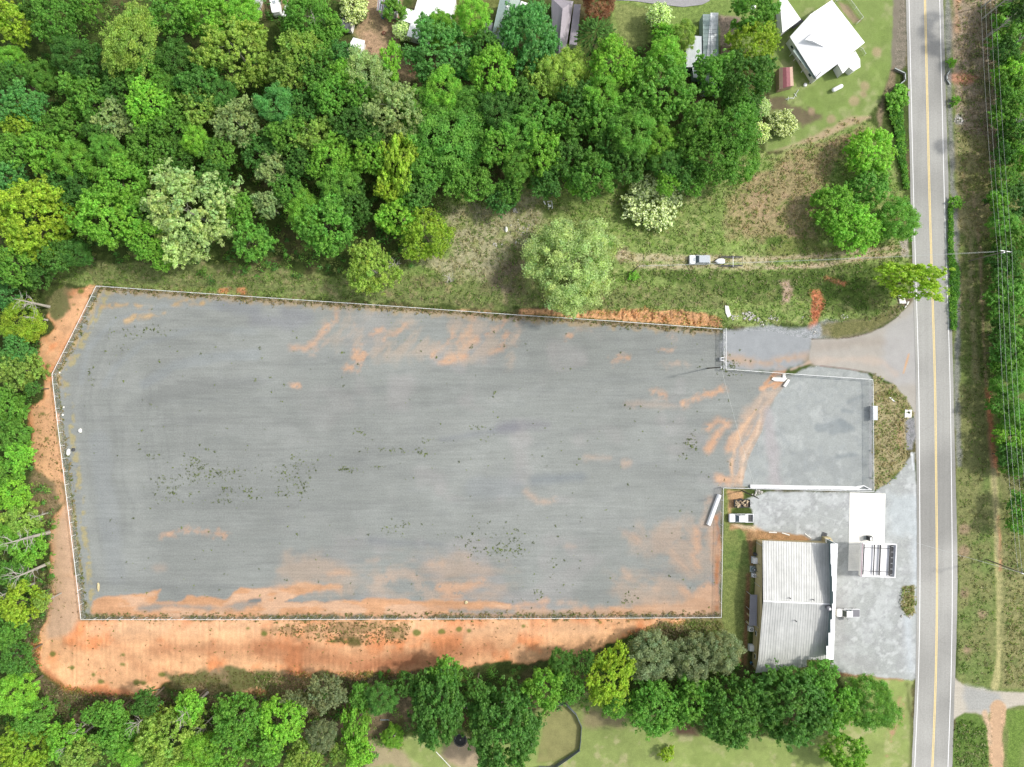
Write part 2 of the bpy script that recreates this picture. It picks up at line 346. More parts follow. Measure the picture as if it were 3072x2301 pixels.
# south yards
SY = PZ(1,3,"950,2600 960,1440 1250,1420 1500,1400 1700,1300 1900,1500 2209,1300") + PZ(2,3,"250,1150 500,1080 800,1020 1000,1180 1400,1250 1600,1380 2209,1400") + PZ(3,3,"0,1420 520,1380 700,1000 640,880 1000,870 1240,920 1240,2600")
mixed(SY, [alb(172,186,116), alb(194,194,138), alb(156,176,98)], soft=10, wob=14)
paint(PZ(1,3,"1650,1450 1850,1430 1950,1657 1700,1657 1580,1560"), alb(206,184,152), soft=10, wob=12)
paint(PZ(1,3,"980,1450 1250,1480 1350,1657 950,1657"), alb(190,176,138), soft=10, wob=14)
mixed(PZ(2,3,"300,1140 450,1120 550,1200 590,1300 575,1490 370,1620 230,1600 260,1350"), [alb(130,150,80), alb(168,166,110)], soft=6, wob=8)
paint(PZ(2,3,"620,1150 950,1180 980,1300 700,1330 600,1280"), alb(168,152,118), soft=12, wob=14, op=.8)
paint(PZ(2,3,"1400,1250 1500,1230 1600,1380 1420,1380"), alb(160,130,104), soft=8, wob=8)
paint(PZ(3,3,"1140,1080 1160,1200 1050,1400 1040,1560"), alb(200,160,128), line=14, soft=9, wob=16, brk=.75)
paint(PZ(3,3,"600,850 1000,870 1150,890"), alb(190,150,112), line=14, soft=6, wob=8)
paint(PZ(3,3,"1200,950 1240,1300 1230,1657"), alb(112,120,72), line=14, soft=6, wob=8, op=.8)
paint(PZ(1,3,"1780,1180 1850,1200 1840,1300 1780,1300"), alb(120,96,70), soft=8, wob=8)
# brown brush SW
mixed(PZ(0,3,"280,900 500,960 750,1030 1400,1010 2209,1060") + PZ(1,3,"700,900 1300,1000 1400,1250 1000,1400 400,1400 0,1100") + PZ(0,3,"1700,1200 800,1250 700,1400 450,1350 350,1150"), [alb(122,106,84), alb(104,104,64), alb(140,122,98)], soft=14, wob=30)
mixed(PZ(0,3,"280,0 430,0 480,150 350,500 340,850 240,900 120,850 150,560 300,380"), [alb(118,120,78), alb(92,104,52), alb(140,126,100)], soft=12, wob=24)
mixed(PZ(1,3,"350,850 800,860 1300,830 1400,850 1300,1010 700,1050 350,1100"), [alb(104,116,66), alb(124,112,86)], soft=12, wob=24)
# --------- red clay bank west and south of the lot
BANK = PZ(0,1,"560,820 700,850 828,812 448,1570") + PZ(0,2,"455,0 560,870 600,1200 655,1657") + PZ(0,3,"697,385 2209,386") + PZ(1,3,"2209,378") + PZ(2,3,"1500,372 1560,430 1850,520 1980,700 1990,850 1900,600 1650,560 1050,500 640,690 0,760") + PZ(1,3,"2209,740 1700,790 1400,810 850,880 550,830 0,1060") + PZ(0,3,"2209,1040 1600,850 1300,1000 1050,1020 600,980 330,800 315,600 400,380 480,150 440,0") + PZ(0,2,"430,1500 460,1150 560,1040 400,900 290,720 270,480 250,250 215,220 370,130 380,0") + PZ(0,1,"360,1500 330,1280 480,1180 420,1080 520,900")
mixed(BANK, [alb(255,170,116, 1.1), alb(255,198,150, 1.06)], soft=7, wob=14)
paint(PZ(0,3,"800,470 2209,440") + PZ(1,3,"0,470 2209,470") + PZ(2,3,"0,470 700,470"), alb(252,206,164), line=36, soft=30, wob=18, op=.6)
paint(PZ(0,2,"570,1060 620,1400 655,1657 450,1657 460,1200"), alb(240,200,166), soft=14, wob=10)
paint(PZ(0,3,"440,0 655,0 697,385 600,520 400,560 420,300"), alb(242,202,168), soft=14, wob=10)
for l, w, c, o in (("0,620 300,680 800,760 1200,760 1500,730 2000,620", 60, c_clay3, .75), ("-900,640 -400,640 0,640", 34, c_clay3, .6), ("-1200,600 -1000,800 -700,900", 26, c_clay3, .5)):
    paint(PZ(1,3,l), c, line=w, soft=26, wob=20, op=o, nz=NM)
paint(PZ(0,3,"320,560 330,760 560,980 1100,1010"), alb(214,140,98), line=16, soft=10, wob=10, op=.8)
paint(PZ(1,3,"850,790 1100,720 1380,700 1400,780 900,850"), alb(178,112,78), soft=20, wob=10, op=.6)
# dry weeds on the bank
mixed(PZ(1,3,"300,420 800,400 1300,400 1280,560 950,590 620,570 330,520 60,480"), [alb(196,158,116)], soft=12, wob=16, brk=.6)
paint(PZ(1,3,"620,540 1050,540 1000,580 800,590 640,570"), alb(120,112,64), soft=10, wob=14, brk=.75)
mixed(PZ(2,3,"1000,500 1300,400 1600,420 1700,560 1400,600 1100,560"), [alb(170,138,110), alb(140,126,92)], soft=12, wob=16)
mixed(PZ(2,3,"1500,380 1810,372 1900,520 1640,560 1480,480"), [alb(140,142,86)], soft=12, wob=12)
mixed(PZ(0,3,"1450,870 1750,820 2209,830") + PZ(1,3,"0,820 400,860 500,950 250,1060 0,1000") + PZ(0,3,"2000,1010 1500,1000"), [alb(176,150,118), alb(128,128,80)], soft=12, wob=22)
for a, b, c, d, r in ((0,3,620,800,22),(0,3,800,860,16),(0,3,870,920,22),(0,3,1060,690,18),(0,3,1060,770,26),(0,3,1390,860,24),(0,3,2140,460,16),(1,3,70,510,22),(1,3,660,570,22),(1,3,775,575,20),(1,3,1200,470,20),(1,3,1390,500,34),(1,3,1600,490,36),(1,3,1750,465,24),(1,3,1840,480,18),(1,3,410,465,12),(2,3,1320,410,14),(2,3,100,440,12),(0,3,450,680,24),(0,3,1180,930,24),(0,3,1235,930,18),(2,3,760,410,10),(0,2,370,260,24),(0,2,460,575,12),(0,2,400,470,16),(0,1,610,910,20),(0,1,530,820,30),(0,1,640,970,22),(0,1,700,860,26)):
    x, y = q(a,b,c,d); blob(x, y, r/2.6, alb(112,132,56), ry=r/3.4, soft=4, wob=7, op=.85)
mixed(PZ(0,2,"280,720 420,800 560,900 570,1000 430,1150 320,1250 250,1000"), [alb(128,132,84), alb(168,146,112)], soft=12, wob=18)
mixed(PZ(0,1,"480,860 560,800 620,820 600,1000 480,1100 420,1000"), [alb(172,156,118), alb(140,140,92)], soft=10, wob=16, op=.8)
paint(PZ(0,1,"620,1100 420,1500 400,1657") + PZ(0,2,"430,0 480,800 540,1000"), alb(240,188,142), line=16, soft=10, wob=8, op=.8)
# cut clay face north of the fence
paint(PZ(2,1,"60,1010 300,1000 560,1020 800,1020 1100,1010 1400,1020 1650,1040 1800,1080 1825,1175 1000,1115 500,1085 60,1055"), alb(230,178,130), soft=4, wob=6)
paint(PZ(1,1,"600,985 1200,1010 2100,1040"), alb(206,166,124), line=10, soft=6, wob=8, brk=.6)
paint(PZ(0,1,"1700,830 1900,850 2100,840"), alb(222,160,112), line=12, soft=6, wob=8, brk=.7)
# --------- the gravel lot
paint(LOT, c_grav, soft=3, wob=2)
sL, aL = amask(LOT, soft=3, wob=1)
lotm = np.zeros(GX.shape); lotm[sL] = aL
arc = fbm(26, 31, 3, sx=9, sy=1, ang=R(-4)); arc2 = fbm(90, 37, 3, sx=5, sy=1, ang=R(-3)); g3 = fbm(120, 41, 3)
setc(lotm * sstep((arc - .52) * 5) * .36, c_grav3)
setc(lotm * sstep((arc2 - .5) * 5) * .3, c_grav2)
setc(lotm * sstep((g3 - .56) * 5) * .35 * sstep((GX - 700) / 600), alb(186,180,178))
# wheel sweeps: bands running parallel to the lot's edge where trucks turn at the west end
sD = crop(LOT, 4); dE = np.full(GX.shape, 0.0); dE[sD] = -pdist(GX[sD], GY[sD], [(250,905),(190,1200),(215,1480),(275,1760),(2700,1830),(2700,1010),(900,935),(520,880)])
swp = vnoise(9, 301, X=dE + NM*34, Y=GX*.02 + GY*.02); sw2 = vnoise(30, 303, X=dE + NM*40, Y=GX*.03)
wst = sstep((1150 - GX) / 600.) * lotm * sstep(dE / 30.) * sstep((520 - dE)/200.) * .6
setc(wst * sstep((swp - .5) * 4) * .42, c_grav3); setc(wst * sstep((sw2 - .45) * 4) * .5, c_grav2)
dusty = fbm(46, 305, 4, sx=2.2); setc(lotm * sstep((dusty - .56) * 9) * .13, alb(190,194,190)); setc(lotm * sstep((fbm(30, 307, 4, sx=2) - .6) * 9) * .16, alb(146,150,150))
dl = np.full(GX.shape, 1e9)
s = crop(LOT, 10); dl[s] = ldist(GX[s], GY[s], F_NORTH + F_WEST[::1][0:0])
for fl in (F_NORTH, F_WEST, F_SOUTH): 
    s = crop(fl, 90); dd = np.full(GX.shape, 1e9); dd[s] = ldist(GX[s], GY[s], fl); 
    if fl is F_NORTH: setc(lotm * sstep((26 - dd)/22 + (NT-.5)*1.4) * .8, alb(196,172,132))
    if fl is F_WEST: setc(lotm * sstep((38 - dd)/12 + (NT-.5)*1.6) * sstep((NT-.42)*6) * sstep((dd - 12)/8) * .8, alb(188,176,126))
    if fl is F_SOUTH: setc(lotm * sstep((16 - dd)/8 + (NT-.5)*1.2) * .7, alb(140,138,112))
paint(PZ(0,2,"470,0 520,420 590,900 640,1200 700,1657") + PZ(0,3,"740,200 780,330"), alb(170,164,112), line=10, soft=7, wob=8, brk=.72)
paint(PZ(0,1,"850,850 760,1050 650,1300 530,1500 520,1657"), alb(202,178,132), line=24, soft=10, wob=14, brk=.62)
# curved wheel tracks at the west end
for k, (l, w, o) in enumerate((("1900,1000 1400,980 1000,1100 760,1350 700,1657", 14, .35), ("2209,1200 1700,1180 1250,1300 1000,1500 900,1657", 16, .3), ("2209,1400 1900,1420 1500,1500 1250,1657", 30, .35))):
    paint(PZ(0,1,l), alb(160,168,172), line=w, soft=9, wob=8, op=o)
for l in ("1080,1110 1160,1090 1420,1045", "880,990 1100,970 1300,1000", "1700,900 1500,970 1750,960", "1120,1400"):
    if ' ' in l: paint(PZ(0,1,l), alb(208,176,128), line=12, soft=8, wob=10, brk=.7)
for a, b, c, l, w, o in ((0,2,c_grav3,"1100,200 1500,60 2000,0 2209,-30",34,.5),(1,2,alb(142,146,150),"1600,480 1900,430 2209,370",20,.75),(2,2,alb(142,140,146),"-100,380 150,350 300,350",22,.5),(2,2,alb(132,140,146),"200,830 450,810 600,800",22,.55),(1,1,alb(140,142,146),"-300,400 100,420 400,330 500,420",40,.0),(0,1,alb(150,154,158),"1900,970 2209,1020",30,.6),(1,1,alb(146,148,154),"0,1100 300,1130 450,1080 250,1050",36,.55),(1,2,alb(136,140,144),"1000,1350 1300,1370 1600,1380",16,.6),(1,2,alb(150,156,162),"1900,900 2209,900",60,.3),(0,2,alb(160,166,170),"850,500 900,900 1000,1657",60,.3),(0,3,c_grav3,"850,60 1100,60 1500,120",40,.4)):
    paint(PZ(a,b,l), c, line=w, soft=16, wob=12, op=o, nz=NM)
# clay washes on the gravel
OR = alb(224,180,146); OR2 = alb(210,184,162)
for c, r, l, w, o in ((1,1,"700,990 690,1100 620,1150 560,1230 500,1300 430,1350 320,1340",30,.85),(1,1,"800,1020 860,1180",16,.5),(1,1,"560,1230 600,1290 500,1400",26,.6),(1,1,"1290,1130 1240,1190 1110,1250",20,.7),(1,1,"1090,1170 1010,1230",18,.7),(1,1,"880,1340 860,1440 940,1400 900,1530",26,.95),(1,1,"960,1400 860,1480 770,1540",18,.9),(1,1,"1690,1170 1690,1260 1530,1400",18,.85),(1,1,"1860,1050 1860,1180 1740,1300",24,.85),(1,1,"1900,1270 1780,1340",36,.85),(1,1,"2150,1110 2130,1150 2000,1220",16,.85),(1,1,"1800,1410 1700,1430 1580,1470",30,1),(1,1,"1700,1430 1620,1465",30,1),(1,1,"2150,1230 2130,1330 2020,1400",30,.7),(2,1,"40,1070 40,1250 20,1320",20,.6),(2,1,"480,1240 500,1240",24,.8),(2,1,"870,1450 940,1430 1000,1430",18,.9),(2,1,"1290,1360 1370,1345",16,.9),(2,1,"1320,1480 1500,1480",22,.5),(2,1,"570,1170 640,1200",22,.5),(2,1,"1380,1240 1390,1290",12,.5),(1,2,"320,10 360,20",14,.8),(0,2,"1400,1310 1600,1260 1780,1280 1950,1300",16,.7),(2,2,"1220,70 1320,90",20,.8),(2,2,"1480,160 1600,110 1830,50",26,.9),(2,2,"1000,170 1500,190",40,.35),(2,2,"1690,370 1780,320 1860,340 1780,420 1700,560",60,.9),(2,2,"1870,560 1900,480",60,.9),(2,2,"1780,820 1880,830",60,.95),(2,2,"1980,800 1920,860",50,.9),(2,2,"120,930 220,1020 380,1010",34,.6),(2,2,"1000,680 960,690",40,.55),(2,2,"480,1400 540,1400",40,.6),(2,2,"640,630 850,640",30,.5),(2,2,"1700,1000 1640,1210",46,.6),(2,2,"1760,1160 1740,1400 1760,1657",50,.8),(2,2,"1590,1250 1600,1450 1560,1480 1620,1600",40,.75),(2,2,"1380,1450 1500,1600",30,.6),(2,2,"960,1600 1000,1657",40,.5),(2,2,"1060,1320 1110,1370",36,.5),(1,2,"1500,1550 1600,1550",60,.6),(1,2,"620,1640 800,1620",30,.7),(1,2,"1150,1620 1350,1650",60,.5),(1,2,"960,1530 1050,1520",30,.4),(0,2,"1350,1590 1400,1590",40,.4),(1,3,"0,150 250,100 450,80 600,110",40,.8),(1,3,"300,160 500,120 720,110",30,.8),(1,3,"1060,40 1180,30",70,.6),(1,3,"1400,30 1420,120 1500,180",90,.4),(1,3,"1600,120 1750,110 1900,80 1950,60",60,.85),(1,3,"1640,190 1750,190",60,.7),(2,3,"0,270 200,250 300,220",30,.8),(2,3,"400,240 600,240",24,.6),(2,3,"950,20 1250,120",36,.5),(2,3,"1480,120 1550,200 1700,100",60,.7),(2,3,"1150,220 1500,230",40,.4)):
    paint(PZ(c,r,l), OR if o > .6 else OR2, line=w/2.9, soft=13, wob=12, op=min(1, o*1.05), nz=NT if w < 30 else NW, brk=.22, bn=NF)
# clay tongue along the bottom fence
paint(PZ(0,3,"770,330 800,220 1000,180 1220,160 1390,120 1340,230 1520,230 1620,180 1960,200 2080,120 2209,110") + PZ(1,3,"0,120 250,110 420,60 750,100 450,150 250,230 600,240 950,200 1300,220 1900,230 2209,240 2209,345 0,352") + PZ(0,3,"2209,355 800,355"), alb(228,176,134), soft=5, wob=9)
paint(PZ(1,3,"1300,300 2209,300") + PZ(2,3,"0,310 900,310 1780,320"), alb(224,180,146), line=16, soft=12, wob=14, op=.7)
paint(PZ(0,3,"1200,290 1500,260 1800,290 2209,250") , c_grav, line=12, soft=10, wob=14, op=.8)
paint(PZ(0,3,"2209,220") + PZ(1,3,"-50,225 30,220"), c_grav3, line=14, soft=5, wob=5)
paint(PZ(1,3,"1680,310 1900,320 2209,310"), c_grav, line=14, soft=8, wob=10, op=.8)
paint(PZ(2,3,"850,280 1200,260 1500,230 1750,100 1780,330 1200,345 900,345"), alb(224,176,138), soft=10, wob=16, op=.85)
paint(PZ(2,2,"1760,1150 1790,1300") + PZ(2,3,"1765,0 1770,300"), alb(216,152,108), line=10, soft=5, wob=7)
paint(PZ(2,2,"1840,900 1850,1100") + PZ(2,3,"1800,0"), alb(120,118,80), line=4, soft=4, wob=3)
paint(PZ(2,2,"1000,1300 1500,1150 1780,1250 1780,1657 900,1657") + PZ(2,3,"900,340 1780,340"), alb(214,182,154), soft=40, wob=40, brk=.5, op=.45, bn=fbm(50, 95, 4))
paint(PZ(1,2,"300,1500 2209,1480") + PZ(1,3,"2209,200 100,120"), alb(212,182,154), soft=30, wob=40, brk=.6, op=.45, bn=fbm(60, 97, 4, sx=2.5))
paint(PZ(1,1,"600,1050 2209,1080 2209,1450 700,1450"), alb(206,184,162), soft=30, wob=40, brk=.75, op=.5, bn=fbm(40, 99, 4, ang=R(-50), sx=2))
# diagonal drag marks
for k in range(9):
    x = 1050 + k*85; paint(PZ(2,2,"%d,%d %d,%d" % (x - 80, 1270 + k*22, x + 320, 1600 + k*20)), alb(158,150,146), line=1.5, soft=3, wob=3, op=.35)
# clay run from the culvert block down between the lots
paint(PZ(3,1,"-20,1657 60,1560 130,1550 170,1440 80,1430") + PZ(3,1,"270,1420 150,1450 120,1530"), alb(222,168,126), line=12, soft=6, wob=10, op=.8)
paint(PZ(3,1,"380,1460 280,1500 200,1530"), alb(206,180,155), line=7, soft=4, wob=5)
WASH = PZ(3,2,"-30,60 120,30 60,150") + PZ(2,2,"2209,200 2150,420 2050,600 2010,780 1990,880 1890,870 1920,650 1890,500 1990,330 2000,200 2150,100")
paint(WASH, alb(206,188,170), soft=16, wob=18, op=.8); paint(WASH, alb(222,186,156), soft=16, wob=26, brk=.5, op=.6, bn=fbm(60, 91, 4, sx=3, ang=R(-62)))
paint(PZ(3,2,"-60,40 120,-30 60,30"), alb(228,178,138), line=10, soft=6, wob=6)
for l_, w_, c_2 in (("2150,150 2120,420 2010,600 1970,850", 3.5, (240,212,186)), ("2100,230 1960,420 1900,640 1900,860", 3, (236,196,160)), ("2130,260 2060,430 1950,560 1930,780", 9, (172,172,168)), ("2180,120 2090,300 1990,480", 5, (176,168,158))):
    paint(PZ(2,2,l_), alb(*c_2), line=w_, soft=5, wob=10, op=.75)
# approach lane from road into the lot
APP = PZ(2,1,"1850,1190 2209,1200") + PZ(3,1,"0,1190 300,1260 380,1270 700,1260 800,1240 1000,1160 1100,1090 1200,980 1240,900 1300,900 1330,1657") + PZ(3,2,"1330,600 1280,620 1260,260 1180,120 1080,0") + PZ(3,1,"1000,1620 880,1560 700,1530 400,1500 200,1560 0,1555") + PZ(2,1,"1850,1528")
paint(PZ(2,1,"1800,1190 2209,1150") + PZ(3,1,"0,1140 300,1180 500,1100 700,1120 800,1200 400,1280 300,1500 0,1555") + PZ(2,1,"1800,1528"), alb(174,178,180), soft=9, wob=10)
paint(PZ(2,1,"1850,1440 2209,1480") + PZ(3,1,"0,1480 200,1440 300,1420"), alb(206,176,148), line=22, soft=16, wob=16, brk=.5, op=.8)
paint(PZ(3,1,"380,1270 700,1262 800,1240 1000,1160 1100,1090 1200,980 1250,880 1300,880 1340,1657") + PZ(3,2,"1330,700 1285,650 1262,260 1180,120 1080,0") + PZ(3,1,"1000,1620 880,1560 700,1530 400,1495 360,1440"), alb(196,190,180), soft=3, wob=3)
paint(PZ(3,1,"1000,1180 1300,1000 1320,1657 1100,1657 980,1500"), alb(196,196,196), soft=14, wob=10, op=.6)
paint(PZ(3,1,"400,1470 700,1440 1000,1470 1100,1580"), alb(214,196,180), line=18, soft=10, wob=12, op=.6)
paint(PZ(3,1,"420,1330 800,1300 980,1290"), alb(180,170,158), line=26, soft=14, wob=10, op=.6)
paint(PZ(3,1,"1215,1400 1170,1560"), alb(232,184,138), line=4, soft=3, wob=2)
paint(PZ(3,1,"380,1268 700,1258 850,1225 1000,1160 1100,1090 1200,990 1245,880"), alb(120,104,96), line=2, soft=2, wob=1.5, op=.8)
mixed(PZ(3,1,"450,1130 900,1080 1150,960 1240,900 1200,990 1090,1090 900,1190 600,1250 450,1250"), [alb(150,142,112), alb(130,130,84)], soft=8, wob=10)
paint(PZ(3,1,"1120,850 1240,850 1230,940 1190,990 1120,960"), alb(130,116,100), soft=4, wob=5)
# concrete-grey yard inside the small fence
PAD = PZ(3,1,"290,1525 450,1500 700,1530 860,1560 900,1600") + PZ(3,2,"905,0 905,925 -100,905") + PZ(2,2,"1990,880 2040,650 2160,400") + PZ(3,2,"0,250 60,120 200,-50") + PZ(3,1,"220,1590")
paint(PAD, alb(182,187,184), soft=4, wob=6)
sP, aP = amask(PAD, soft=4, wob=4); padm = np.zeros(GX.shape); padm[sP] = aP
setc(padm * sstep((fbm(60, 51, 5) - .54) * 10) * .5, alb(164,169,168)); setc(padm * sstep((fbm(40, 57, 5) - .56) * 12) * .4, alb(204,208,205)); setc(padm * sstep((fbm(16, 59, 3) - .6) * 12) * .5, alb(172,178,178))
for l, w in (("440,380 620,330 700,380 560,400", 22), ("640,340 730,380", 18), ("600,630 760,610", 8), ("650,230 720,240", 8), ("700,150 820,100", 10)):
    paint(PZ(3,2,l), alb(152,160,162), line=w, soft=6, wob=8, op=.7)
paint(PZ(3,2,"0,250 60,800 100,900"), alb(190,184,184), line=30, soft=14, wob=12, op=.7)
paint(PZ(3,2,"890,60 890,900"), alb(180,178,182), line=10, soft=3, wob=2, op=.6)
paint(PZ(3,1,"450,1500 700,1528 860,1560"), alb(150,118,112), line=2.5, soft=2, wob=1.5)
# store forecourt
FORE = PZ(2,2,"2010,1000 2209,930") + PZ(3,2,"0,930 915,935 960,900 1050,850 1150,740 1200,660 1260,600 1290,1000 1290,1657") + PZ(3,3,"1295,600 1290,880 1240,905 1000,880 640,840 540,800 560,730 400,720 0,-300") + PZ(3,2,"0,1330 350,1360 0,1280") + PZ(2,2,"2209,1280 2090,1250 2080,1080")
paint(FORE, alb(192,196,193), soft=4, wob=4)
sF, aF = amask(FORE, soft=4, wob=4); form = np.zeros(GX.shape); form[sF] = aF
setc(form * sstep((fbm(50, 61, 5) - .5) * 10) * .6, alb(218,222,221)); setc(form * sstep((fbm(40, 67, 5) - .56) * 10) * .5, alb(182,184,184)); setc(form * sstep((fbm(12, 69, 3) - .62) * 12) * .5, alb(176,178,178)); setc(form * sstep((fbm(14, 63, 3) - .62) * 12) * .6, alb(228,231,230))
paint(PZ(3,2,"1270,1000 1275,1657") + PZ(3,3,"1200,400 1230,800"), alb(222,230,234), line=20, soft=16, wob=8, op=.7)
paint(PZ(3,2,"1050,950 1250,950 1270,1300 1050,1300"), alb(210,218,220), soft=16, wob=10, op=.7)
paint(PZ(3,3,"600,200 620,700 900,790"), alb(186,186,186), line=40, soft=22, wob=14, op=.5)
# grass island by the road
ISL = PZ(3,1,"905,1570 960,1600 1000,1657") + PZ(3,2,"1080,0 1180,110 1260,260 1200,300 1190,560 1200,640 1150,740 1000,870 915,915 912,0")
mixed(ISL, [alb(166,160,112), alb(138,138,78), alb(190,178,140)], soft=3, wob=4)
paint(PZ(3,2,"1140,330 1130,560"), alb(186,160,126), line=14, soft=8, wob=8, op=.7)
paint(PZ(3,2,"1190,300 1260,300 1270,440 1240,560 1200,560"), alb(158,158,160), soft=4, wob=5)
paint(PZ(3,2,"1240,600 1255,740"), alb(240,244,246), line=5, soft=2, wob=3)
mixed(PZ(3,3,"1155,100 1260,90 1265,320 1200,350 1150,280"), [alb(150,144,98), alb(176,168,120)], soft=3, wob=4)
# strip behind the store
STRIP = PZ(2,2,"1828,905 1990,920 2000,1000 1880,1100 1890,1240 2090,1250 2105,1657") + PZ(2,3,"2100,0 2060,400 2030,800 1900,620 1815,400")
mixed(STRIP, [alb(116,138,74), alb(134,146,84)], soft=4, wob=5)
paint(PZ(2,2,"1870,920 1980,930 1990,1000 1880,1060 1870,1200 2090,1240 2209,1290 2209,1350 2100,1330 1960,1250 1880,1260"), alb(214,172,128), soft=6, wob=10)
paint(PZ(2,2,"1900,1210 2100,1220 2100,1260 1990,1250"), alb(226,204,170), soft=6, wob=6)
paint(PZ(2,2,"2050,1300 2080,1657") + PZ(2,3,"2040,0 2020,500 2010,760"), alb(150,112,84), line=15, soft=6, wob=6, op=.9)
paint(PZ(3,2,"-100,1270 0,1275 300,1300 370,1340 330,1365 0,1350 -100,1340"), alb(190,150,108), soft=4, wob=5)
paint(PZ(2,2,"1990,1260 2110,1300 2110,1400 2050,1420"), alb(178,140,100), soft=8, wob=8, op=.8)

cl_ = np.clip((C[..., 0] / (C[..., 2] + 1e-4) - 1.9) / 1.2, 0, 1) * (C[..., 0] > .22)   # where clay lies
v_ = fbm(34, 201, 4, sx=3) - .5; v2_ = fbm(12, 203, 3) - .5
C *= (1 + cl_ * (v_ * .5 + v2_ * .28))[..., None]
setc(cl_ * lotm * sstep((v_ + .02) * 9) * .45, alb(226,200,176))
# keep cover colours for scattering
def cover_at(nx, ny):
    i = np.clip(((nx - gx[0]) / ST).astype(int), 0, len(gx)-1); j = np.clip(((ny - gy[0]) / ST).astype(int), 0, len(gy)-1)
    return C[j, i]
# --------- relief: rills in the clay, soft swells elsewhere
HT = hgt(GX.ravel(), GY.ravel()).reshape(GX.shape)
sB, aB = amask(BANK, soft=8, wob=6); bankm = np.zeros(GX.shape); bankm[sB] = aB
bankm *= (1 - lotm)
rill = fbm(6.3, 71, 1, sx=1.0, sy=11) - .5; rillw = fbm(6.3, 73, 1, sx=11, sy=1.0) - .5
south = sstep((GY - 1840) / 40.)
HT += bankm * .13 * (rill * south + rillw * (1 - south))
CUT = PZ(2,1,"60,1010 560,1020 1100,1010 1650,1040 1800,1080 1825,1160 1000,1100 500,1075 60,1050")
sC, aC = amask(CUT, soft=4, wob=2); cutm = np.zeros(GX.shape); cutm[sC] = aC
cr = fbm(16, 77, 2, sx=1, sy=8); ridge = np.abs(cr - .5)
HT -= cutm * .55 * sstep((.035 - ridge) / .03)
veg = (1 - lotm) * (1 - padm) * (1 - form) * (1 - bankm)
HT += veg * .10 * (NT - .5) * sstep((2700 - GX)/60.)
HT += lotm * .04 * (NS - .5)

# --------- one terrain, cut into named covers that share their edges
def cls_mask(pts, line=None):
    s = crop(pts, 8); m = np.zeros(GX.shape, bool)
    m[s] = (ldist(GX[s], GY[s], pts) < line/2) if line else (pdist(GX[s], GY[s], pts) < 0); return m
klass = np.zeros(GX.shape, int)
CL = ['ground', 'clay_bank', 'gravel_lot', 'access_lane', 'paved_yard', 'store_forecourt', 'grass_island', 'lawn', 'gravel_drive', 'dirt_track']
klass[cls_mask(BANK)] = 1
for p in (YARD, SY): klass[cls_mask(p)] = 7
klass[cls_mask(LOT)] = 2; klass[cls_mask(APP)] = 3; klass[cls_mask(PAD)] = 4; klass[cls_mask(FORE)] = 5; klass[cls_mask(ISL)] = 6
klass[cls_mask(PZ(3,3,"1590,880 1700,960 1900,1000 3200,1010 3200,1120 2000,1150 1850,1200 1700,1190 1590,1260"))] = 8
klass[cls_mask(PZ(3,3,"1985,1150 1960,1400 1975,1657 1975,2600"), 44)] = 9
for l in ("930,560 1500,570 2209,590", "1100,640 1700,640 2209,655"): klass[cls_mask(PZ(2,1,l), 12)] = 9
klass[cls_mask(PZ(3,1,"0,575 500,545 1000,490 1160,470"), 9)] = 9; klass[cls_mask(PZ(3,1,"0,655 450,630 800,570 1100,535 1180,520"), 9)] = 9
grassy = [(1.1, .72, 1.28, 5, .3, .7), (4.5, .62, 1.4, 3, .3, .7)]
GM = {
 'ground': ground_mat('rough_vegetation', [(1.1, (.66,.70,.66), (1.32,1.28,1.30), 5, .32, .68), (4.5, .6, 1.45, 3, .32, .68)], .8, 5),
 'lawn': ground_mat('mown_grass', [(.35, .86, 1.12, 5, .3, .7), (5, .82, 1.18, 3, .3, .7)], .4, 8),
 'grass_island': ground_mat('dry_grass', [(1.6, .74, 1.26, 5, .3, .7), (6, .75, 1.25, 3, .3, .7)], .6, 7),
 'clay_bank': ground_mat('red_clay', [(.5, .9, 1.1, 5, .3, .7), (3.5, .84, 1.16, 4, .3, .7)], .5, 4),
 'gravel_lot': ground_mat('grey_gravel', [(.25, .95, 1.05, 5, .3, .7), (2.8, .86, 1.14, 3, .3, .7), (.9, .93, 1.06, 4, .35, .65, (.10, 1.8, 1)), (.02, .92, 1.06, 2, .4, .6)], .4, 9),
 'access_lane': ground_mat('worn_asphalt', [(.3, .93, 1.07, 5, .3, .7), (5, .92, 1.08, 2, .3, .7)], .2, 10),
 'paved_yard': ground_mat('weathered_paving', [(.5, .9, 1.1, 6, .3, .7), (3, .88, 1.12, 4, .3, .7)], .2, 8),
}
GM['store_forecourt'] = GM['paved_yard']; GM['gravel_drive'] = GM['gravel_lot']; GM['dirt_track'] = GM['clay_bank']
sX = (H - HT) / H; VX = (GX - 1536) * MPP * sX; VY = (1150.5 - GY) * MPP * sX
ny_, nx_ = GX.shape
idx = np.arange(ny_ * nx_).reshape(ny_, nx_)
qv = np.stack([idx[1:, :-1], idx[1:, 1:], idx[:-1, 1:], idx[:-1, :-1]], -1).reshape(-1, 4)
kf = klass[:-1, :-1].ravel(); allv = np.stack([VX, VY, HT], -1).reshape(-1, 3); allc = np.clip(C, .01, .86).reshape(-1, 3)
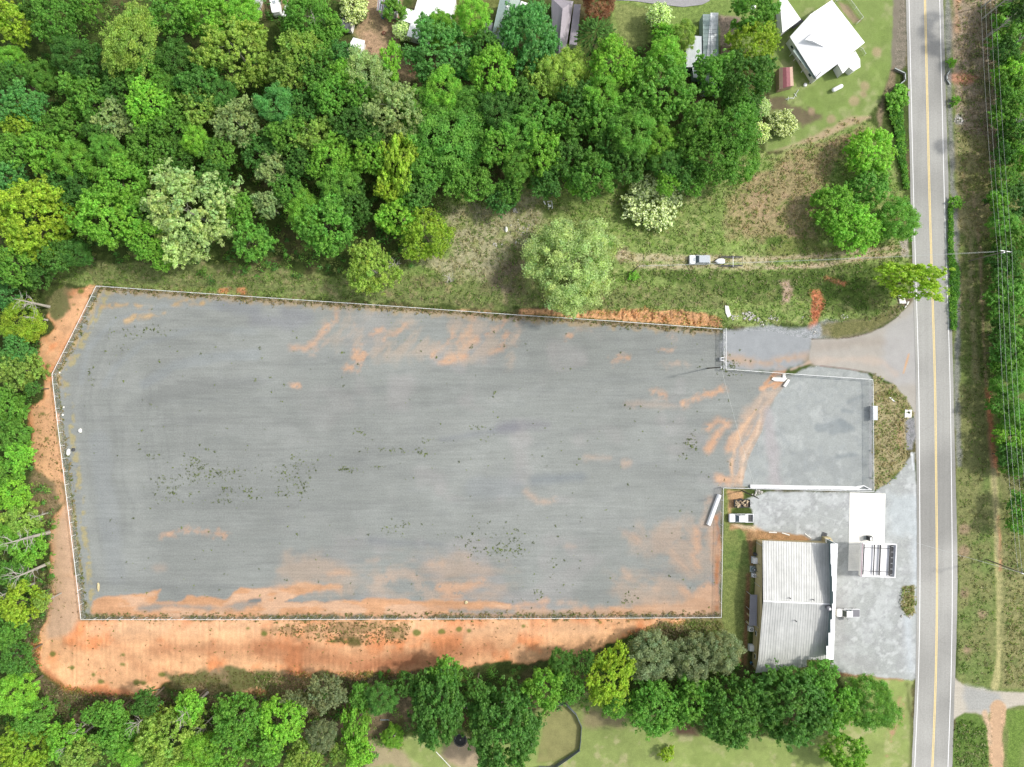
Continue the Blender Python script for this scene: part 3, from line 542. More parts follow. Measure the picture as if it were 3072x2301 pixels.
def np_mesh(name, v, f, col=None, attr='cover', smooth=True, mat_=None):
    k = f.shape[1]; m = bpy.data.meshes.new(name); m.vertices.add(len(v)); m.vertices.foreach_set('co', np.ascontiguousarray(v, dtype=np.float32).ravel())
    m.loops.add(f.size); m.loops.foreach_set('vertex_index', np.ascontiguousarray(f, dtype=np.int32).ravel())
    m.polygons.add(len(f)); m.polygons.foreach_set('loop_start', np.arange(0, f.size, k, dtype=np.int32)); m.polygons.foreach_set('loop_total', np.full(len(f), k, np.int32))
    m.update(calc_edges=True)
    if smooth: m.polygons.foreach_set('use_smooth', np.ones(len(f), bool))
    if col is not None:
        a = m.color_attributes.new(attr, 'FLOAT_COLOR', 'POINT'); c4 = np.ones((len(v), 4), np.float32); c4[:, :3] = col; a.data.foreach_set('color', c4.ravel())
    if mat_: m.materials.append(mat_)
    return m
for k, nm in enumerate(CL):
    f = qv[kf == k]; used = np.unique(f); remap = np.zeros(len(allv), np.int64); remap[used] = np.arange(len(used))
    o = link(bpy.data.objects.new(nm, np_mesh(nm, allv[used], remap[f], allc[used], mat_=GM[nm]))); tag(o, kind='structure')
# outlying ground to the horizon: a ring joined to the grid's edge
ring = np.concatenate([idx[0, :-1], idx[:-1, -1], idx[-1, :0:-1], idx[:0:-1, 0]]); rv = allv[ring]; n = len(ring)
vs = [rv]; 
dn = rv[:, :2] / np.linalg.norm(rv[:, :2], axis=1)[:, None]; vs.append(np.column_stack([rv[:, :2] + dn*14, np.full(n, -.5)]))
for R_ in (300, 700, 2600):
    d = rv[:, :2] / np.linalg.norm(rv[:, :2], axis=1)[:, None] * R_; vs.append(np.column_stack([d, np.full(n, -1.0)]))
vv = np.concatenate(vs); ff = []
for L in range(4):
    a = np.arange(n) + L*n; b = np.roll(np.arange(n), -1) + L*n; ff.append(np.stack([a, b, b + n, a + n], -1))
ru0 = np.random.default_rng(9)
cc = np.tile(np.array(alb(96,112,60)), (len(vv), 1)); cc[:n] = allc[ring]; cc[:] *= ru0.normal(1, .05, (len(vv), 1))
ff = np.concatenate(ff)[:, ::-1]
o = link(bpy.data.objects.new('outer_ground', np_mesh('outer_ground', vv, ff, cc, mat_=GM['ground']))); tag(o, kind='structure')
# ================================================================ ROAD AND MARKINGS
def curve_eval(pts, ys):               # x as a function of y along photo points
    p = sorted(pts, key=lambda t: t[1]); return np.interp(ys, [t[1] for t in p], [t[0] for t in p])
YL = np.arange(-360, 2665, 25.0)
def smooth(a, k=9):
    pad = np.concatenate([2*a[0]-a[k:0:-1], a, 2*a[-1]-a[-2:-k-2:-1]]); w = np.hanning(2*k+1); w /= w.sum(); return np.convolve(pad, w, 'same')[k:-k]
LW = smooth(curve_eval(PZ(3,0,"1195,-900 1217,0 1255,1657") + PZ(3,1,"1303,1657") + PZ(3,2,"1313,1657") + PZ(3,3,"1310,300 1300,900 1265,1657 1225,2700"), YL))
YW = smooth(curve_eval(PZ(3,0,"1332,-900 1355,0 1392,1657") + PZ(3,1,"1443,1657") + PZ(3,2,"1460,1657") + PZ(3,3,"1455,600 1443,1100 1418,1657 1375,2700"), YL))
RW = smooth(curve_eval(PZ(3,0,"1460,-900 1482,0 1520,1657") + PZ(3,1,"1573,1657") + PZ(3,2,"1593,1657") + PZ(3,3,"1585,700 1577,1000 1553,1657 1510,2700"), YL))
LE = LW - 9.0; RE = smooth(curve_eval(PZ(3,0,"1490,-900 1512,0 1560,1657") + PZ(3,1,"1600,1657") + PZ(3,2,"1640,1657") + PZ(3,3,"1625,600 1610,1000 1590,1657 1550,2700"), YL))
def ribbon(name, xa, xb, z, m, wob=0, crown=None, seed=0, kind='structure'):
    r = np.random.default_rng(seed); v = []; f = []
    for i, y in enumerate(YL):
        a = xa[i] + (r.random()-.5)*wob; b = xb[i] + (r.random()-.5)*wob
        v += [tuple(P(a, y, z)), tuple(P((a+b)/2, y, z)), tuple(P(b, y, z))]
        if i: n = 3*i; f += [(n, n+1, n-2, n-3), (n+1, n+2, n-1, n-2)]
    me = bpy.data.meshes.new(name); me.from_pydata(v, [], f); me.materials.append(m)
    o = link(bpy.data.objects.new(name, me)); tag(o, kind=kind); return o
def road_mat():
    m, nt, b, out = nodes('road_asphalt'); tc = N(nt, 'ShaderNodeTexCoord'); c = tc.outputs['Object']
    rgb = N(nt, 'ShaderNodeRGB'); rgb.outputs[0].default_value = alb(188,187,181) + (1,)
    o, _ = noise_ramp(nt, c, .035, .80, 1.10, 3, .5, .42, .58); o = mix_mul(nt, rgb.outputs[0], o)
    a, _ = noise_ramp(nt, c, .6, .94, 1.06, 4, .6, .3, .7, (2.2, .05, 1)); o = mix_mul(nt, o, a)      # wheel paths along the road
    a, _ = noise_ramp(nt, c, 3, .90, 1.10, 4, .6, .3, .7); o = mix_mul(nt, o, a)
    dn = N(nt, 'ShaderNodeTexNoise'); dn.inputs['Scale'].default_value = .5; dn.inputs['Detail'].default_value = 4; nt.links.new(c, dn.inputs['Vector'])
    av = N(nt, 'ShaderNodeMix', data_type='VECTOR'); av.inputs[0].default_value = .35; nt.links.new(c, av.inputs[4]); nt.links.new(dn.outputs['Color'], av.inputs[5])
    vo = N(nt, 'ShaderNodeTexVoronoi', feature='DISTANCE_TO_EDGE'); vo.inputs['Scale'].default_value = .16; nt.links.new(av.outputs[1], vo.inputs['Vector'])
    cr_ = N(nt, 'ShaderNodeValToRGB'); cr_.color_ramp.elements[0].position = .004; cr_.color_ramp.elements[0].color = (.78,.78,.78,1); cr_.color_ramp.elements[1].position = .016; cr_.color_ramp.elements[1].color = (1,1,1,1)
    nt.links.new(vo.outputs['Distance'], cr_.inputs[0]); o = mix_mul(nt, o, cr_.outputs[0], .2)
    nt.links.new(o, b.inputs['Base Color']); b.inputs['Roughness'].default_value = .9; b.inputs['Specular IOR Level'].default_value = .2; return m
M_ROAD = road_mat()
M_LINE = mat('white_road_paint', (.74,.74,.73), .7, var=.06, scale=1.5, fine=.1); M_YEL = mat('yellow_road_paint', (.72,.55,.22), .7, var=.10, scale=1.5, fine=.12)
ribbon('road', LE, RE, .035, M_ROAD, wob=1.2, seed=3)
ribbon('road_edge_line', LW-1.0, LW+1.0, .041, M_LINE); ribbon('road_edge_line', RW-1.0, RW+1.0, .041, M_LINE)
ribbon('road_centre_line', YW-3.0, YW-.8, .041, M_YEL); ribbon('road_centre_line', YW+.8, YW+3.0, .041, M_YEL)
M_CONC = mat('pale_concrete', (.72,.71,.66), .85, var=.12, scale=.35, fine=.08); M_CONC2 = mat('grey_concrete', alb(200,208,206), .9, var=.1, scale=.5, fine=.06)
def flat(name, pts, z, m, kind='structure'):
    mb = MB(); w = [P(x, y, z) for x, y in pts]; n = len(w)
    if sum(w[i].x*w[(i+1)%n].y - w[(i+1)%n].x*w[i].y for i in range(n)) < 0: w = w[::-1]
    mb.add(w, [tuple(range(n))]); o = mb.build(name, m); tag(o, kind=kind); return o
flat('concrete_slab', PZ(3,2,"705,935 1015,945 1005,1378 697,1382"), .05, M_CONC)
flat('concrete_slab', PZ(3,2,"697,1384 1004,1380 1000,1612 690,1612"), .05, M_CONC)
flat('side_road', [(1830,-350),(2250,-350),(2130,0)] + PZ(2,0,"1700,10 1640,40 1480,60 1250,35 1050,8 900,0"), .12, mat('gravel_side_road', alb(184,182,184), .95, var=.1, scale=.5, fine=.15))

# ================================================================ COMMON MATERIALS
M_WHITE = mat('white_paint', (.82,.82,.81), .5, var=.04, scale=.8); M_ROOFW = mat('white_metal_roof', (.84,.84,.84), .45, var=.03, scale=.3)
M_GALV = mat('galvanised_steel', (.56,.58,.59), .45, .35, var=.08, scale=3); M_DARK = mat('dark_steel', (.03,.032,.035), .5, var=.1)
M_BLACK = mat('black_rubber', (.018,.018,.018), .85, var=.1); M_GLASS = mat('tinted_glass', (.035,.06,.075), .08, var=.05, spec=.9)
M_CARW = mat('white_car_paint', (.80,.81,.82), .22, var=.02, spec=.6); M_CARG = mat('silver_grey_panel', alb(206,214,220), .35, .2, var=.03)
M_WOOD = mat('weathered_wood', alb(150,128,108), .85, var=.2, scale=3, streak=(.3, 5, 1)); M_POLE = mat('utility_pole_wood', alb(140,130,114), .85, var=.2, scale=4, streak=(4, 4, .4))
M_CREAM = mat('cream_metal_wall', alb(222,206,158), .6, var=.07, scale=.7, streak=(1, 1, .2)); M_TEAL = mat('grey_green_metal', alb(140,160,160), .55, .1, var=.1, scale=.6)
M_RED = mat('dark_red_roof', alb(158,92,98), .7, var=.12, scale=1); M_CH = mat('charcoal', (.05,.052,.056), .6, var=.15)
M_BARK = mat('tree_bark', alb(128,116,98), .9, var=.25, scale=3, streak=(3, 3, .4)); M_PALEBARK = mat('bleached_bark', alb(206,200,188), .85, var=.15, scale=2, streak=(3, 3, .4))
M_BLUE = mat('blue_plastic', alb(90,150,195), .5, var=.08); M_HUB = mat('alloy_wheel', (.5,.5,.52), .35, .6, var=.05)
def roof_mat(name, col, dirt=.12, metal=.15, rough=.45, sc_=.35):
    m, nt, b, out = nodes(name); tc = N(nt, 'ShaderNodeTexCoord'); c = tc.outputs['Object']
    rgb = N(nt, 'ShaderNodeRGB'); rgb.outputs[0].default_value = tuple(col) + (1,)
    o, _ = noise_ramp(nt, c, sc_, 1-dirt, 1+dirt*.6, 6, .7, .3, .7); o = mix_mul(nt, rgb.outputs[0], o)
    a, _ = noise_ramp(nt, c, .9, 1-dirt*.7, 1+dirt*.4, 3, .6, .35, .65, (1.6, .08, 1)); o = mix_mul(nt, o, a)
    nt.links.new(o, b.inputs['Base Color']); b.inputs['Roughness'].default_value = rough; b.inputs['Metallic'].default_value = metal; return m
M_STORE = roof_mat('galvanised_roof', alb(232,233,228), .16)
M_TRAIL = roof_mat('weathered_white_roof', alb(232,238,240), .16); M_MAUVE = roof_mat('mauve_metal_roof', alb(190,182,190), .08)
M_SAGE = roof_mat('sage_metal_roof', alb(178,196,186), .06); M_GREYR = roof_mat('grey_metal_roof', alb(146,146,152), .1)
M_SLATE = roof_mat('dark_shingle_roof', alb(98,104,108), .15, 0, .8)

# ---- pitched building from roof corners seen in the photo
def roof_planes(name, planes, m, parent, thick=.08, ribs=None):
    """planes: list of (world points of one plane). ribs=(spacing, width, height, direction vector)"""
    mb = MB()
    for pl in planes:
        n = len(pl); up = sum((pl[(i+1) % n].x-pl[i].x)*(pl[(i+1) % n].y+pl[i].y) for i in range(n))
        pl = pl[::-1] if up > 0 else pl
        mb.add([p for p in pl] + [p - Vector((0,0,thick)) for p in pl], [tuple(range(n)), tuple(range(n, 2*n))[::-1]] + [(i, n+i, n+(i+1) % n, (i+1) % n) for i in range(n)])
    if ribs:
        sp, w, h, dr = ribs
        for pl in planes:
            a, b, c, d = pl            # a-b = eave, d-c = ridge ; ribs run a->d
            L = (b - a).length; k = int(L / sp)
            for i in range(k + 1):
                t = (i + .5) / (k + 1); p0 = a.lerp(b, t); p1 = d.lerp(c, t); s_ = (b - a).normalized() * w / 2; u = Vector((0,0,h)); o_ = Vector((0,0,.004))
                mb.hexa([p0 - s_ - o_, p0 + s_ - o_, p1 + s_ - o_, p1 - s_ - o_], [p0 - s_*.6 + u, p0 + s_*.6 + u, p1 + s_*.6 + u, p1 - s_*.6 + u])
    return mb.build(name, m, parent)
def walls_under(pts, parent, m, inset=.25, ztop=None, base=None, name='wall'):
    """one wall ring under roof outline pts (world)"""
    c = sum((Vector(p) for p in pts), Vector()) / len(pts); mb = MB(); n = len(pts)
    ring = [Vector(p) - (Vector((p[0], p[1], 0)) - Vector((c.x, c.y, 0))).normalized() * inset for p in pts]
    b = -.3 if base is None else base
    mb.add([(p.x, p.y, b) for p in ring] + [(p.x, p.y, p.z - .06) for p in ring], [(i, (i+1) % n, n+(i+1) % n, n+i) for i in range(n)] + [tuple(range(n, 2*n))])
    return mb.build(name, m, parent)
def openings(a, b, parent, specs, z0=0, off=.03):
    """windows / doors on wall from a to b (world xy). specs: (name, t, width, zlo, zhi)"""
    a = Vector((a[0], a[1], 0)); b = Vector((b[0], b[1], 0)); d = (b - a).normalized(); nrm = Vector((d.y, -d.x, 0))
    for nm, t, w, z1, z2 in specs:
        c = a.lerp(b, t) + nrm * off; mb = MB(); g = MB(); r = math.atan2(d.y, d.x)
        mb.box((c.x, c.y, z0 + (z1+z2)/2), (w+.16, .06, z2-z1+.16), r)
        o = mb.build(nm, M_WHITE, parent)
        c2 = c + nrm*.035; g.box((c2.x, c2.y, z0 + (z1+z2)/2), (w, .04, z2-z1), r)
        g.build('pane' if nm == 'window' else 'door_panel', M_GLASS if nm == 'window' else M_CH, o)

# ================================================================ METAL STORE
def W1(a, b): return (2230 + a/7.3633, 1590 + b/7.3633)
def W2(a, b): return (2230 + a/7.3633, 1810 + b/7.3633)
store = thing('store_building', 'long metal store with ribbed silver gable roof and white false front facing the road', 'building', P(2390, 1810, 0))
def under(o, par):                       # keep world coordinates when hung under an empty
    o.parent = par; o.matrix_parent_inverse = par.matrix_world.inverted()
class At:                                # builds with world coordinates under a placed empty
    def __init__(s, par): s.p = par; bpy.context.view_layer.update(); s.inv = par.matrix_world.inverted()
def local(o, par):
    inv = Matrix.Translation(-Vector(par.location)); rz = Matrix.Rotation(-par.rotation_euler.z, 4, 'Z')
    o.data.transform(rz @ inv); return o
def lb(mb, name, m, par, **k):           # build from world-space solids, stored in the thing's own space
    return local(mb.build(name, m, par, **k), par)
ez, rz_, pz = 3.7, 5.3, 6.9
nw = P(*W1(425, 232), ez); ne = P(*W1(1990, 300), ez); rw = P(*W1(440, 1570), rz_); re = P(*W2(1985, 20), rz_)
sw = P(*W2(330, 1245), ez+.2); se = P(*W2(1905, 1245), ez+.2); swx = P(*W2(265, 1540), ez-.3); sex = P(*W2(1395, 1400), ez-.2); smx = P(*W2(1405, 1245), ez+.2)
o = roof_planes('roof', [[nw, ne, re, rw], [se, sw, rw, re]], M_STORE, None, ribs=(.61, .2, .07, 0)); o.parent = store; local(o, store)
mb = MB(); d = (re - rw)
mb.tube([rw + Vector((0,0,.05)), re + Vector((0,0,.05))], .17, 6); lb(mb, 'ridge_cap', M_ROOFW, store)
o = roof_planes('lean_to_roof', [[sex, swx, sw + Vector((0,0,-.03)), smx + Vector((0,0,-.03))]], M_STORE, None, ribs=(.61, .2, .07, 0)); o.parent = store; local(o, store)
mb = MB()                                # eave gutter strip, west
for a, b in ((nw, rw), (rw, sw), (sw, swx)):
    pass
c_ = [nw, ne, se, sw]
inset = [P(2289, 1626, 0), P(2500, 1634, 0), P(2487, 1975, 0), P(2272, 1975, 0)]
W_A = P(2269.4, 1619, 0); W_B = P(2255.8, 1997, 0); E_A = Vector((ne.x - .2, ne.y - .2, 0)); E_B = Vector((se.x - .2, se.y + .2, 0))
mid = W_A.lerp(W_B, .5); me_ = E_A.lerp(E_B, .5); mb = MB()
wl = [W_A, W_B, Vector((sex.x-.3, sex.y+.2, 0)), Vector((smx.x-.3, smx.y+.2, 0)), E_B, E_A]
zt = [ez-.12, ez-.6, ez-.4, ez, ez, ez-.12]
n = len(wl)
mb.add([(p.x, p.y, -.2) for p in wl] + [(p.x, p.y, z) for p, z in zip(wl, zt)], [(i, (i+1) % n, n+(i+1) % n, n+i) for i in range(n)])
for A, B in ((W_A, W_B), (E_A, E_B)):
    m0 = A.lerp(B, .5); mb.add([(A.x, A.y, ez-.2), (m0.x, m0.y, rz_-.15), (B.x, B.y, ez-.2)], [(0, 1, 2)])
lb(mb, 'wall', M_CREAM, store)
openings(W_B, W_A, store, [], 0)
mb = MB()                                # stepped white false front with a grey-green back sheet
ft = P(2511.5, 1631, pz); fb = P(2498.8, 1979, pz); dv = (fb - ft); L = dv.length; u_ = dv.normalized(); inn = Vector((-1, 0, 0))
back = MB(); back.hexa([Vector((ft.x-.42, ft.y, 2.8)), Vector((fb.x-.42, fb.y, 2.8)), Vector((fb.x-.30, fb.y, 2.8)), Vector((ft.x-.30, ft.y, 2.8))][::1], [Vector((ft.x-.42, ft.y, pz-.1)), Vector((fb.x-.42, fb.y, pz-.1)), Vector((fb.x-.30, fb.y, pz-.1)), Vector((ft.x-.30, ft.y, pz-.1))])
def cap(pts):                            # flat white sheets along the top of the false front, their inner edge stepped
    w = [P(x, y, pz) for x, y in pts]; mb.prism([(p.x, p.y) for p in w], pz+.005, pz+.07)
Wp1 = lambda y, x0, x1, y2, x2, x3: None
for i_, (f_, y0, y1, xl) in enumerate(((W1, 300, 520, 1925), (W1, 520, 755, 1928), (W1, 758, 1020, 1946), (W1, 1024, 1355, 1962), (W1, 1358, 1617, 1984), (W2, 2, 352, 1960), (W2, 356, 645, 1925), (W2, 649, 935, 1880), (W2, 939, 1242, 1833))):
    yy0, yy1 = f_(0, y0)[1], f_(0, y1)[1]; xr = lambda y: 2513.2 + (y - 1630.7) * (2500.3 - 2513.2) / (1979 - 1630.7)
    cap([(f_(xl, 0)[0], yy0), (xr(yy0), yy0), (xr(yy1), yy1), (f_(xl, 0)[0] , yy1)])
mb.hexa([Vector((ft.x-.28, ft.y, .05)), Vector((fb.x-.28, fb.y, .05)), Vector((fb.x, fb.y, .05)), Vector((ft.x, ft.y, .05))], [Vector((ft.x-.28, ft.y, pz)), Vector((fb.x-.28, fb.y, pz)), Vector((fb.x, fb.y, pz)), Vector((ft.x, ft.y, pz))])
lb(mb, 'false_front', M_ROOFW, store); lb(back, 'back_sheet', M_TEAL, store)
for t in (.12, .3, .62, .86):
    a = Vector((ft.x, ft.y, 0)) + Vector((dv.x, dv.y, 0))*t; mb = MB(); mb.box((a.x+.05, a.y, 1.6), (.08, 2.4, 1.5), 0); o = lb(mb, 'window', M_WHITE, store)
    g = MB(); g.box((a.x+.1, a.y, 1.6), (.05, 2.2, 1.3), 0); lb(g, 'pane', M_GLASS, o) if False else None
    g2 = g.build('pane', M_GLASS, o); local(g2, store)
for a, b, zz in ((1015,1495,.9), (1535,1530,.8)):
    p = P(*W1(a, b), rz_-.1); mb = MB(); mb.cyl((p.x, p.y, rz_-.1+.2), .09, .7, 10); mb.cyl((p.x, p.y, rz_+.5), .16, .12, 10); lb(mb, 'vent_pipe', M_DARK, store)
p = P(*W2(1155, 385), 5.2); mb = MB(); mb.cyl((p.x, p.y, 5.2), .09, .8, 10); mb.cyl((p.x, p.y, 5.6), .16, .12, 10); lb(mb, 'vent_pipe', M_DARK, store)
p = P(*W2(1888, 108), 6.2); mb = MB(); mb.cyl((p.x, p.y, 5.75), .42, .9, 20); mb.lathe([(.5,0),(.62,.12),(.6,.3),(.42,.42),(.2,.46)], 20, (p.x, p.y, 6.2)); o = lb(mb, 'roof_fan', M_GREYR, store)
mb = MB(); mb.cyl((p.x+.12, p.y-.02, 6.72), .27, .12, 16); g = mb.build('fan_cap', M_WHITE, o); local(g, store)
# corner trim and cables on the west wall
for t in (.02, .34, .66, .98):
    mb = MB(); a = W_A.lerp(W_B, t); mb.box((a.x-.05, a.y, 1.7), (.08, .1, 3.4)); lb(mb, 'downpipe', M_GALV, store)
for a, b, c, d in ((285,715,365,770),(275,895,395,975),(275,1020,385,1080),(315,1395,435,1490)):
    mb = MB(); mb.tube([P(*W1(a, b), .6), P(*W1((a+c)/2, (b+d)/2), 2.0), P(*W1(c, d), 3.5)], .045, 5); lb(mb, 'conduit', M_CH, store)
for a, b, c, d in ((235,560,325,655),(215,1035,285,1085)):
    mb = MB(); mb.tube([P(*W2(a, b), .5), P(*W2(c, d), 3.3)], .04, 5); lb(mb, 'conduit', M_CH, store)
for t in (.72, .90):
    a = W_A.lerp(W_B, t); mb = MB(); mb.box((a.x-.04, a.y, 1.9), (.06, 1.1, .9)); o = lb(mb, 'window', M_WHITE, store)
    g = MB(); g.box((a.x-.085, a.y, 1.9), (.04, .9, .7)); local(g.build('pane', M_GLASS, o), store)
# side shed roof on the west wall (part of the store)
r1 = P(*W1(150, 1430), 2.6); r2 = P(*W1(310, 1430), 3.0); r3 = P(*W2(300, 500), 3.0); r4 = P(*W2(125, 485), 2.6)
o = roof_planes('side_canopy', [[r1, r4, r3, r2]], M_GREYR, None, ribs=(.6, .1, .03, 0)); o.parent = store; local(o, store)
for p in (r1, r4, r1.lerp(r4, .5)):
    mb = MB(); mb.tube([(p.x+.1, p.y, -.1), (p.x+.1, p.y, 2.52)], .06, 6); lb(mb, 'canopy_post', M_GALV, store)
for a, b, c, d in ((75,190,130,300), (65,370,125,470)):
    mb = MB(); mb.add([P(*W2(a, b), .3), P(*W2(c, b+60), 1.9), P(*W2(c, d), 1.9), P(*W2(a, b+50), .3)], [(0,1,2,3)]); lb(mb, 'side_board', M_CREAM, store)

# ---- air-conditioning units and boxes behind the store
def ac_unit(nx, ny, w, d, h, label, fan=True, round_=False, m=M_WHITE, cat='air conditioner', grp=None):
    t = thing('air_conditioner', label, cat, P(nx, ny, 0), group=grp)
    mb = MB()
    if round_: mb.lathe([(w/2,0),(w/2,h*.9),(w*.42,h)], 20)
    else: mb.box((0,0,h/2), (w, d, h))
    o = mb.build('casing', m, t, bevel=.03 if not round_ else 0)
    if fan:
        mb = MB(); mb.cyl((0,0,h+.012), min(w,d)*.36, .02, 20); mb.build('fan_grille', M_CH, t)
        mb = MB(); mb.cyl((0.03,0.03,h+.04), min(w,d)*.13, .03, 12)
        for k in range(3): mb.box((math.cos(k*2.1)*min(w,d)*.17, math.sin(k*2.1)*min(w,d)*.17, h+.035), (min(w,d)*.3, .1, .012), k*2.1)
        mb.build('fan_hub', M_GALV, t)
    else:
        mb = MB(); mb.box((0,0,h+.02), (w*.9, d*.9, .03)); mb.build('lid', m, t)
    mb = MB(); mb.box((0,0,.04), (w+.3, d+.3, .08)); mb.build('base_slab', M_CONC2, t)
    return t
ac_unit(*W1(232,655), 1.0, 1.4, 1.2, 'plain white cabinet unit behind the store, topmost on its west wall', fan=False)
ac_unit(*W1(212,858), 1.15, 1.15, 1.0, 'round grey-blue fan unit behind the store between two white ones', round_=True, m=M_TEAL)
ac_unit(*W1(222,988), .8, .85, .8, 'small square white fan unit just below the round one behind the store')
ac_unit(*W2(152,548), 1.05, 1.0, .95, 'square white fan unit below the side canopy behind the store')
ac_unit(*W2(160,965), 1.0, 1.35, 1.0, 'white cabinet unit behind the store near its lower left corner', fan=False)
t = thing('drum', 'black drum against the store wall above the white units', 'drum', P(*W1(245,520), 0)); mb = MB(); mb.lathe([(.34,0),(.36,.05),(.34,.5),(.36,.52),(.34,1.0),(.3,1.02)], 18); mb.build('barrel', M_CH, t); mb = MB(); mb.cyl((.12,0,1.03), .05, .03, 10); mb.build('bung', M_GALV, t)
t = thing('drum', 'blue barrel by the lower left corner of the store', 'drum', P(*W2(165,1305), 0)); mb = MB(); mb.lathe([(.28,0),(.33,.3),(.33,.7),(.28,.95)], 18); mb.build('barrel', M_BLUE, t); mb = MB(); mb.cyl((0,0,.96), .3, .04, 18); mb.build('lid', M_CH, t)
# ---- ice box beside the north wall
t = thing('ice_chest', 'cream ice chest with a dark vent, beside the top right corner of the store roof', 'ice chest', P(*W1(1820,215), 0))
mb = MB(); mb.prism([(-1.0,-.8),(1.0,-.75),(1.2,-.3),(.55,.85),(-1.0,.9)], 0, 1.5); mb.build('cabinet', M_CREAM, t, bevel=.05); mb = MB(); mb.box((-.1,.15,1.53), (.95,.7,.05)); mb.build('vent', M_CH, t)
t = thing('pallet', 'dark pallet lying on the paving above the cream ice chest', 'pallet', P(*W1(1790,102), .05), rz=R(-20)); mb = MB()
for k in range(6): mb.box((-.5+k*.2, 0, .12), (.15, 1.0, .03))
for k in range(3): mb.box((0, -.42+k*.42, .05), (1.15, .1, .1))
mb.build('boards', M_CH, t)
# ---- parking stops
for i, (a, b, c, d, lab) in enumerate(((560,50,742,57,'leftmost white parking stop along the front of the store, lying level'), (850,62,1025,115,'middle white parking stop, tilted slightly, above the store roof'), (1348,75,1492,178,'rightmost white parking stop, tilted steeply, above the store roof'))):
    p = P(*W1((a+c)/2, (b+d)/2), 0); an = math.atan2(-(d-b), c-a); L = math.hypot(c-a, d-b)/7.3633*MPP
    t = thing('parking_stop', lab, 'parking stop', p, rz=an, group='white parking stops above the store'); mb = MB()
    mb.add([(-L/2,-.14,.02),(L/2,-.14,.02),(L/2,.14,.02),(-L/2,.14,.02),(-L/2+.08,-.08,.17),(L/2-.08,-.08,.17),(L/2-.08,.08,.17),(-L/2+.08,.08,.17)], [(3,2,1,0),(4,5,6,7),(0,1,5,4),(1,2,6,5),(2,3,7,6),(3,0,4,7)])
    mb.build('block', M_CONC, t)
    for k in (-.35, .35): mb = MB(); mb.cyl((L*k,0,.18), .03, .03, 8); mb.build('pin', M_DARK, t)

# ================================================================ FUEL CANOPY
def W3(a, b): return (2500 + a/9.204, 1560 + b/9.204)
cz = 5.4; cn = [P(*W3(a, b), cz) for a, b in ((795,640),(1758,668),(1712,1600),(752,1555))]
t = thing('fuel_canopy', 'open-topped white fuel canopy with dark roof beams beside the road', 'canopy', sum(cn, Vector())/4 * Vector((1,1,0)) if False else Vector((sum(p.x for p in cn)/4, sum(p.y for p in cn)/4, 0)))
mb = MB(); cc_ = Vector((t.location.x, t.location.y, cz))
for i in range(4):
    a, b = cn[i], cn[(i+1) % 4]; ia = a.lerp(cc_, .045); ib = b.lerp(cc_, .045); D = Vector((0,0,.95))
    mb.hexa([a-D, ia-D, ib-D, b-D][::-1], [a, ia, ib, b][::-1])
lb(mb, 'fascia', M_ROOFW, t)
dk = [p.lerp(cc_, .046) - Vector((0,0,.72)) for p in cn]; mb = MB(); mb.hexa([p - Vector((0,0,.1)) for p in dk[::-1]], dk[::-1]); lb(mb, 'deck', M_ROOFW, t)
def cp(u, v, z): return cn[0].lerp(cn[1], u).lerp(cn[3].lerp(cn[2], u), v) * 1 + Vector((0,0,z))
def beam(u0, v0, u1, v1, w, z0, z1, nm, m):
    a, b = cp(u0, v0, 0), cp(u1, v1, 0); s_ = (b-a).normalized().cross(Vector((0,0,1)))*w/2; mb = MB()
    mb.hexa([a-s_+Vector((0,0,z0)), b-s_+Vector((0,0,z0)), b+s_+Vector((0,0,z0)), a+s_+Vector((0,0,z0))], [a-s_+Vector((0,0,z1)), b-s_+Vector((0,0,z1)), b+s_+Vector((0,0,z1)), a+s_+Vector((0,0,z1))]); lb(mb, nm, m, t)
for u, w in ((.085, .12), (.385, .06), (.555, .17), (.845, .22)): beam(u, .045, u, .955, w, -.55, -.18, 'long_beam', M_DARK)
beam(.45, .05, .45, .95, .03, -.5, -.4, 'pipe', M_GALV)
for v in (.14, .84): beam(.07, v, .93, v, .08, -.4, -.1, 'cross_beam', M_DARK)
beam(.915, .05, .915, .95, .42, -.71, -.5, 'gutter_panel', M_DARK)
for k in range(6): beam(.86, .08+k*.168, .95, .08+k*.168, .06, -.48, -.3, 'rib', M_GALV)
beam(.018, .0, .018, 1, .16, .004, .03, 'red_stripe', mat('plum_stripe', alb(150,100,118), .6))
for u, v in ((.3, .3), (.3, .72), (.7, .3), (.7, .72)):
    a = cp(u, v, 0); mb = MB(); mb.box((a.x, a.y, (cz-.85)/2), (.26, .26, cz-.85)); lb(mb, 'column', M_WHITE, t)
p = P(*W3(940,480), 0); t = thing('pump_island', 'dark fuel pump with a pale top on the white concrete slab', 'fuel pump', p)
mb = MB(); mb.prism([(-1.0,-.5),(.8,-.5),(1.15,-.1),(1.0,.45),(-.9,.5)], .05, .2); mb.build('kerb', M_CONC2, t); mb = MB(); mb.box((0,0,.95), (.75,1.05,1.5)); mb.build('cabinet', M_DARK, t, bevel=.04)
mb = MB(); mb.box((0,0,1.73), (.45,.75,.06)); mb.build('top', M_WHITE, t); mb = MB(); mb.box((.62,-.05,.55), (.4,.6,.7)); mb.build('bin', M_TEAL, t)

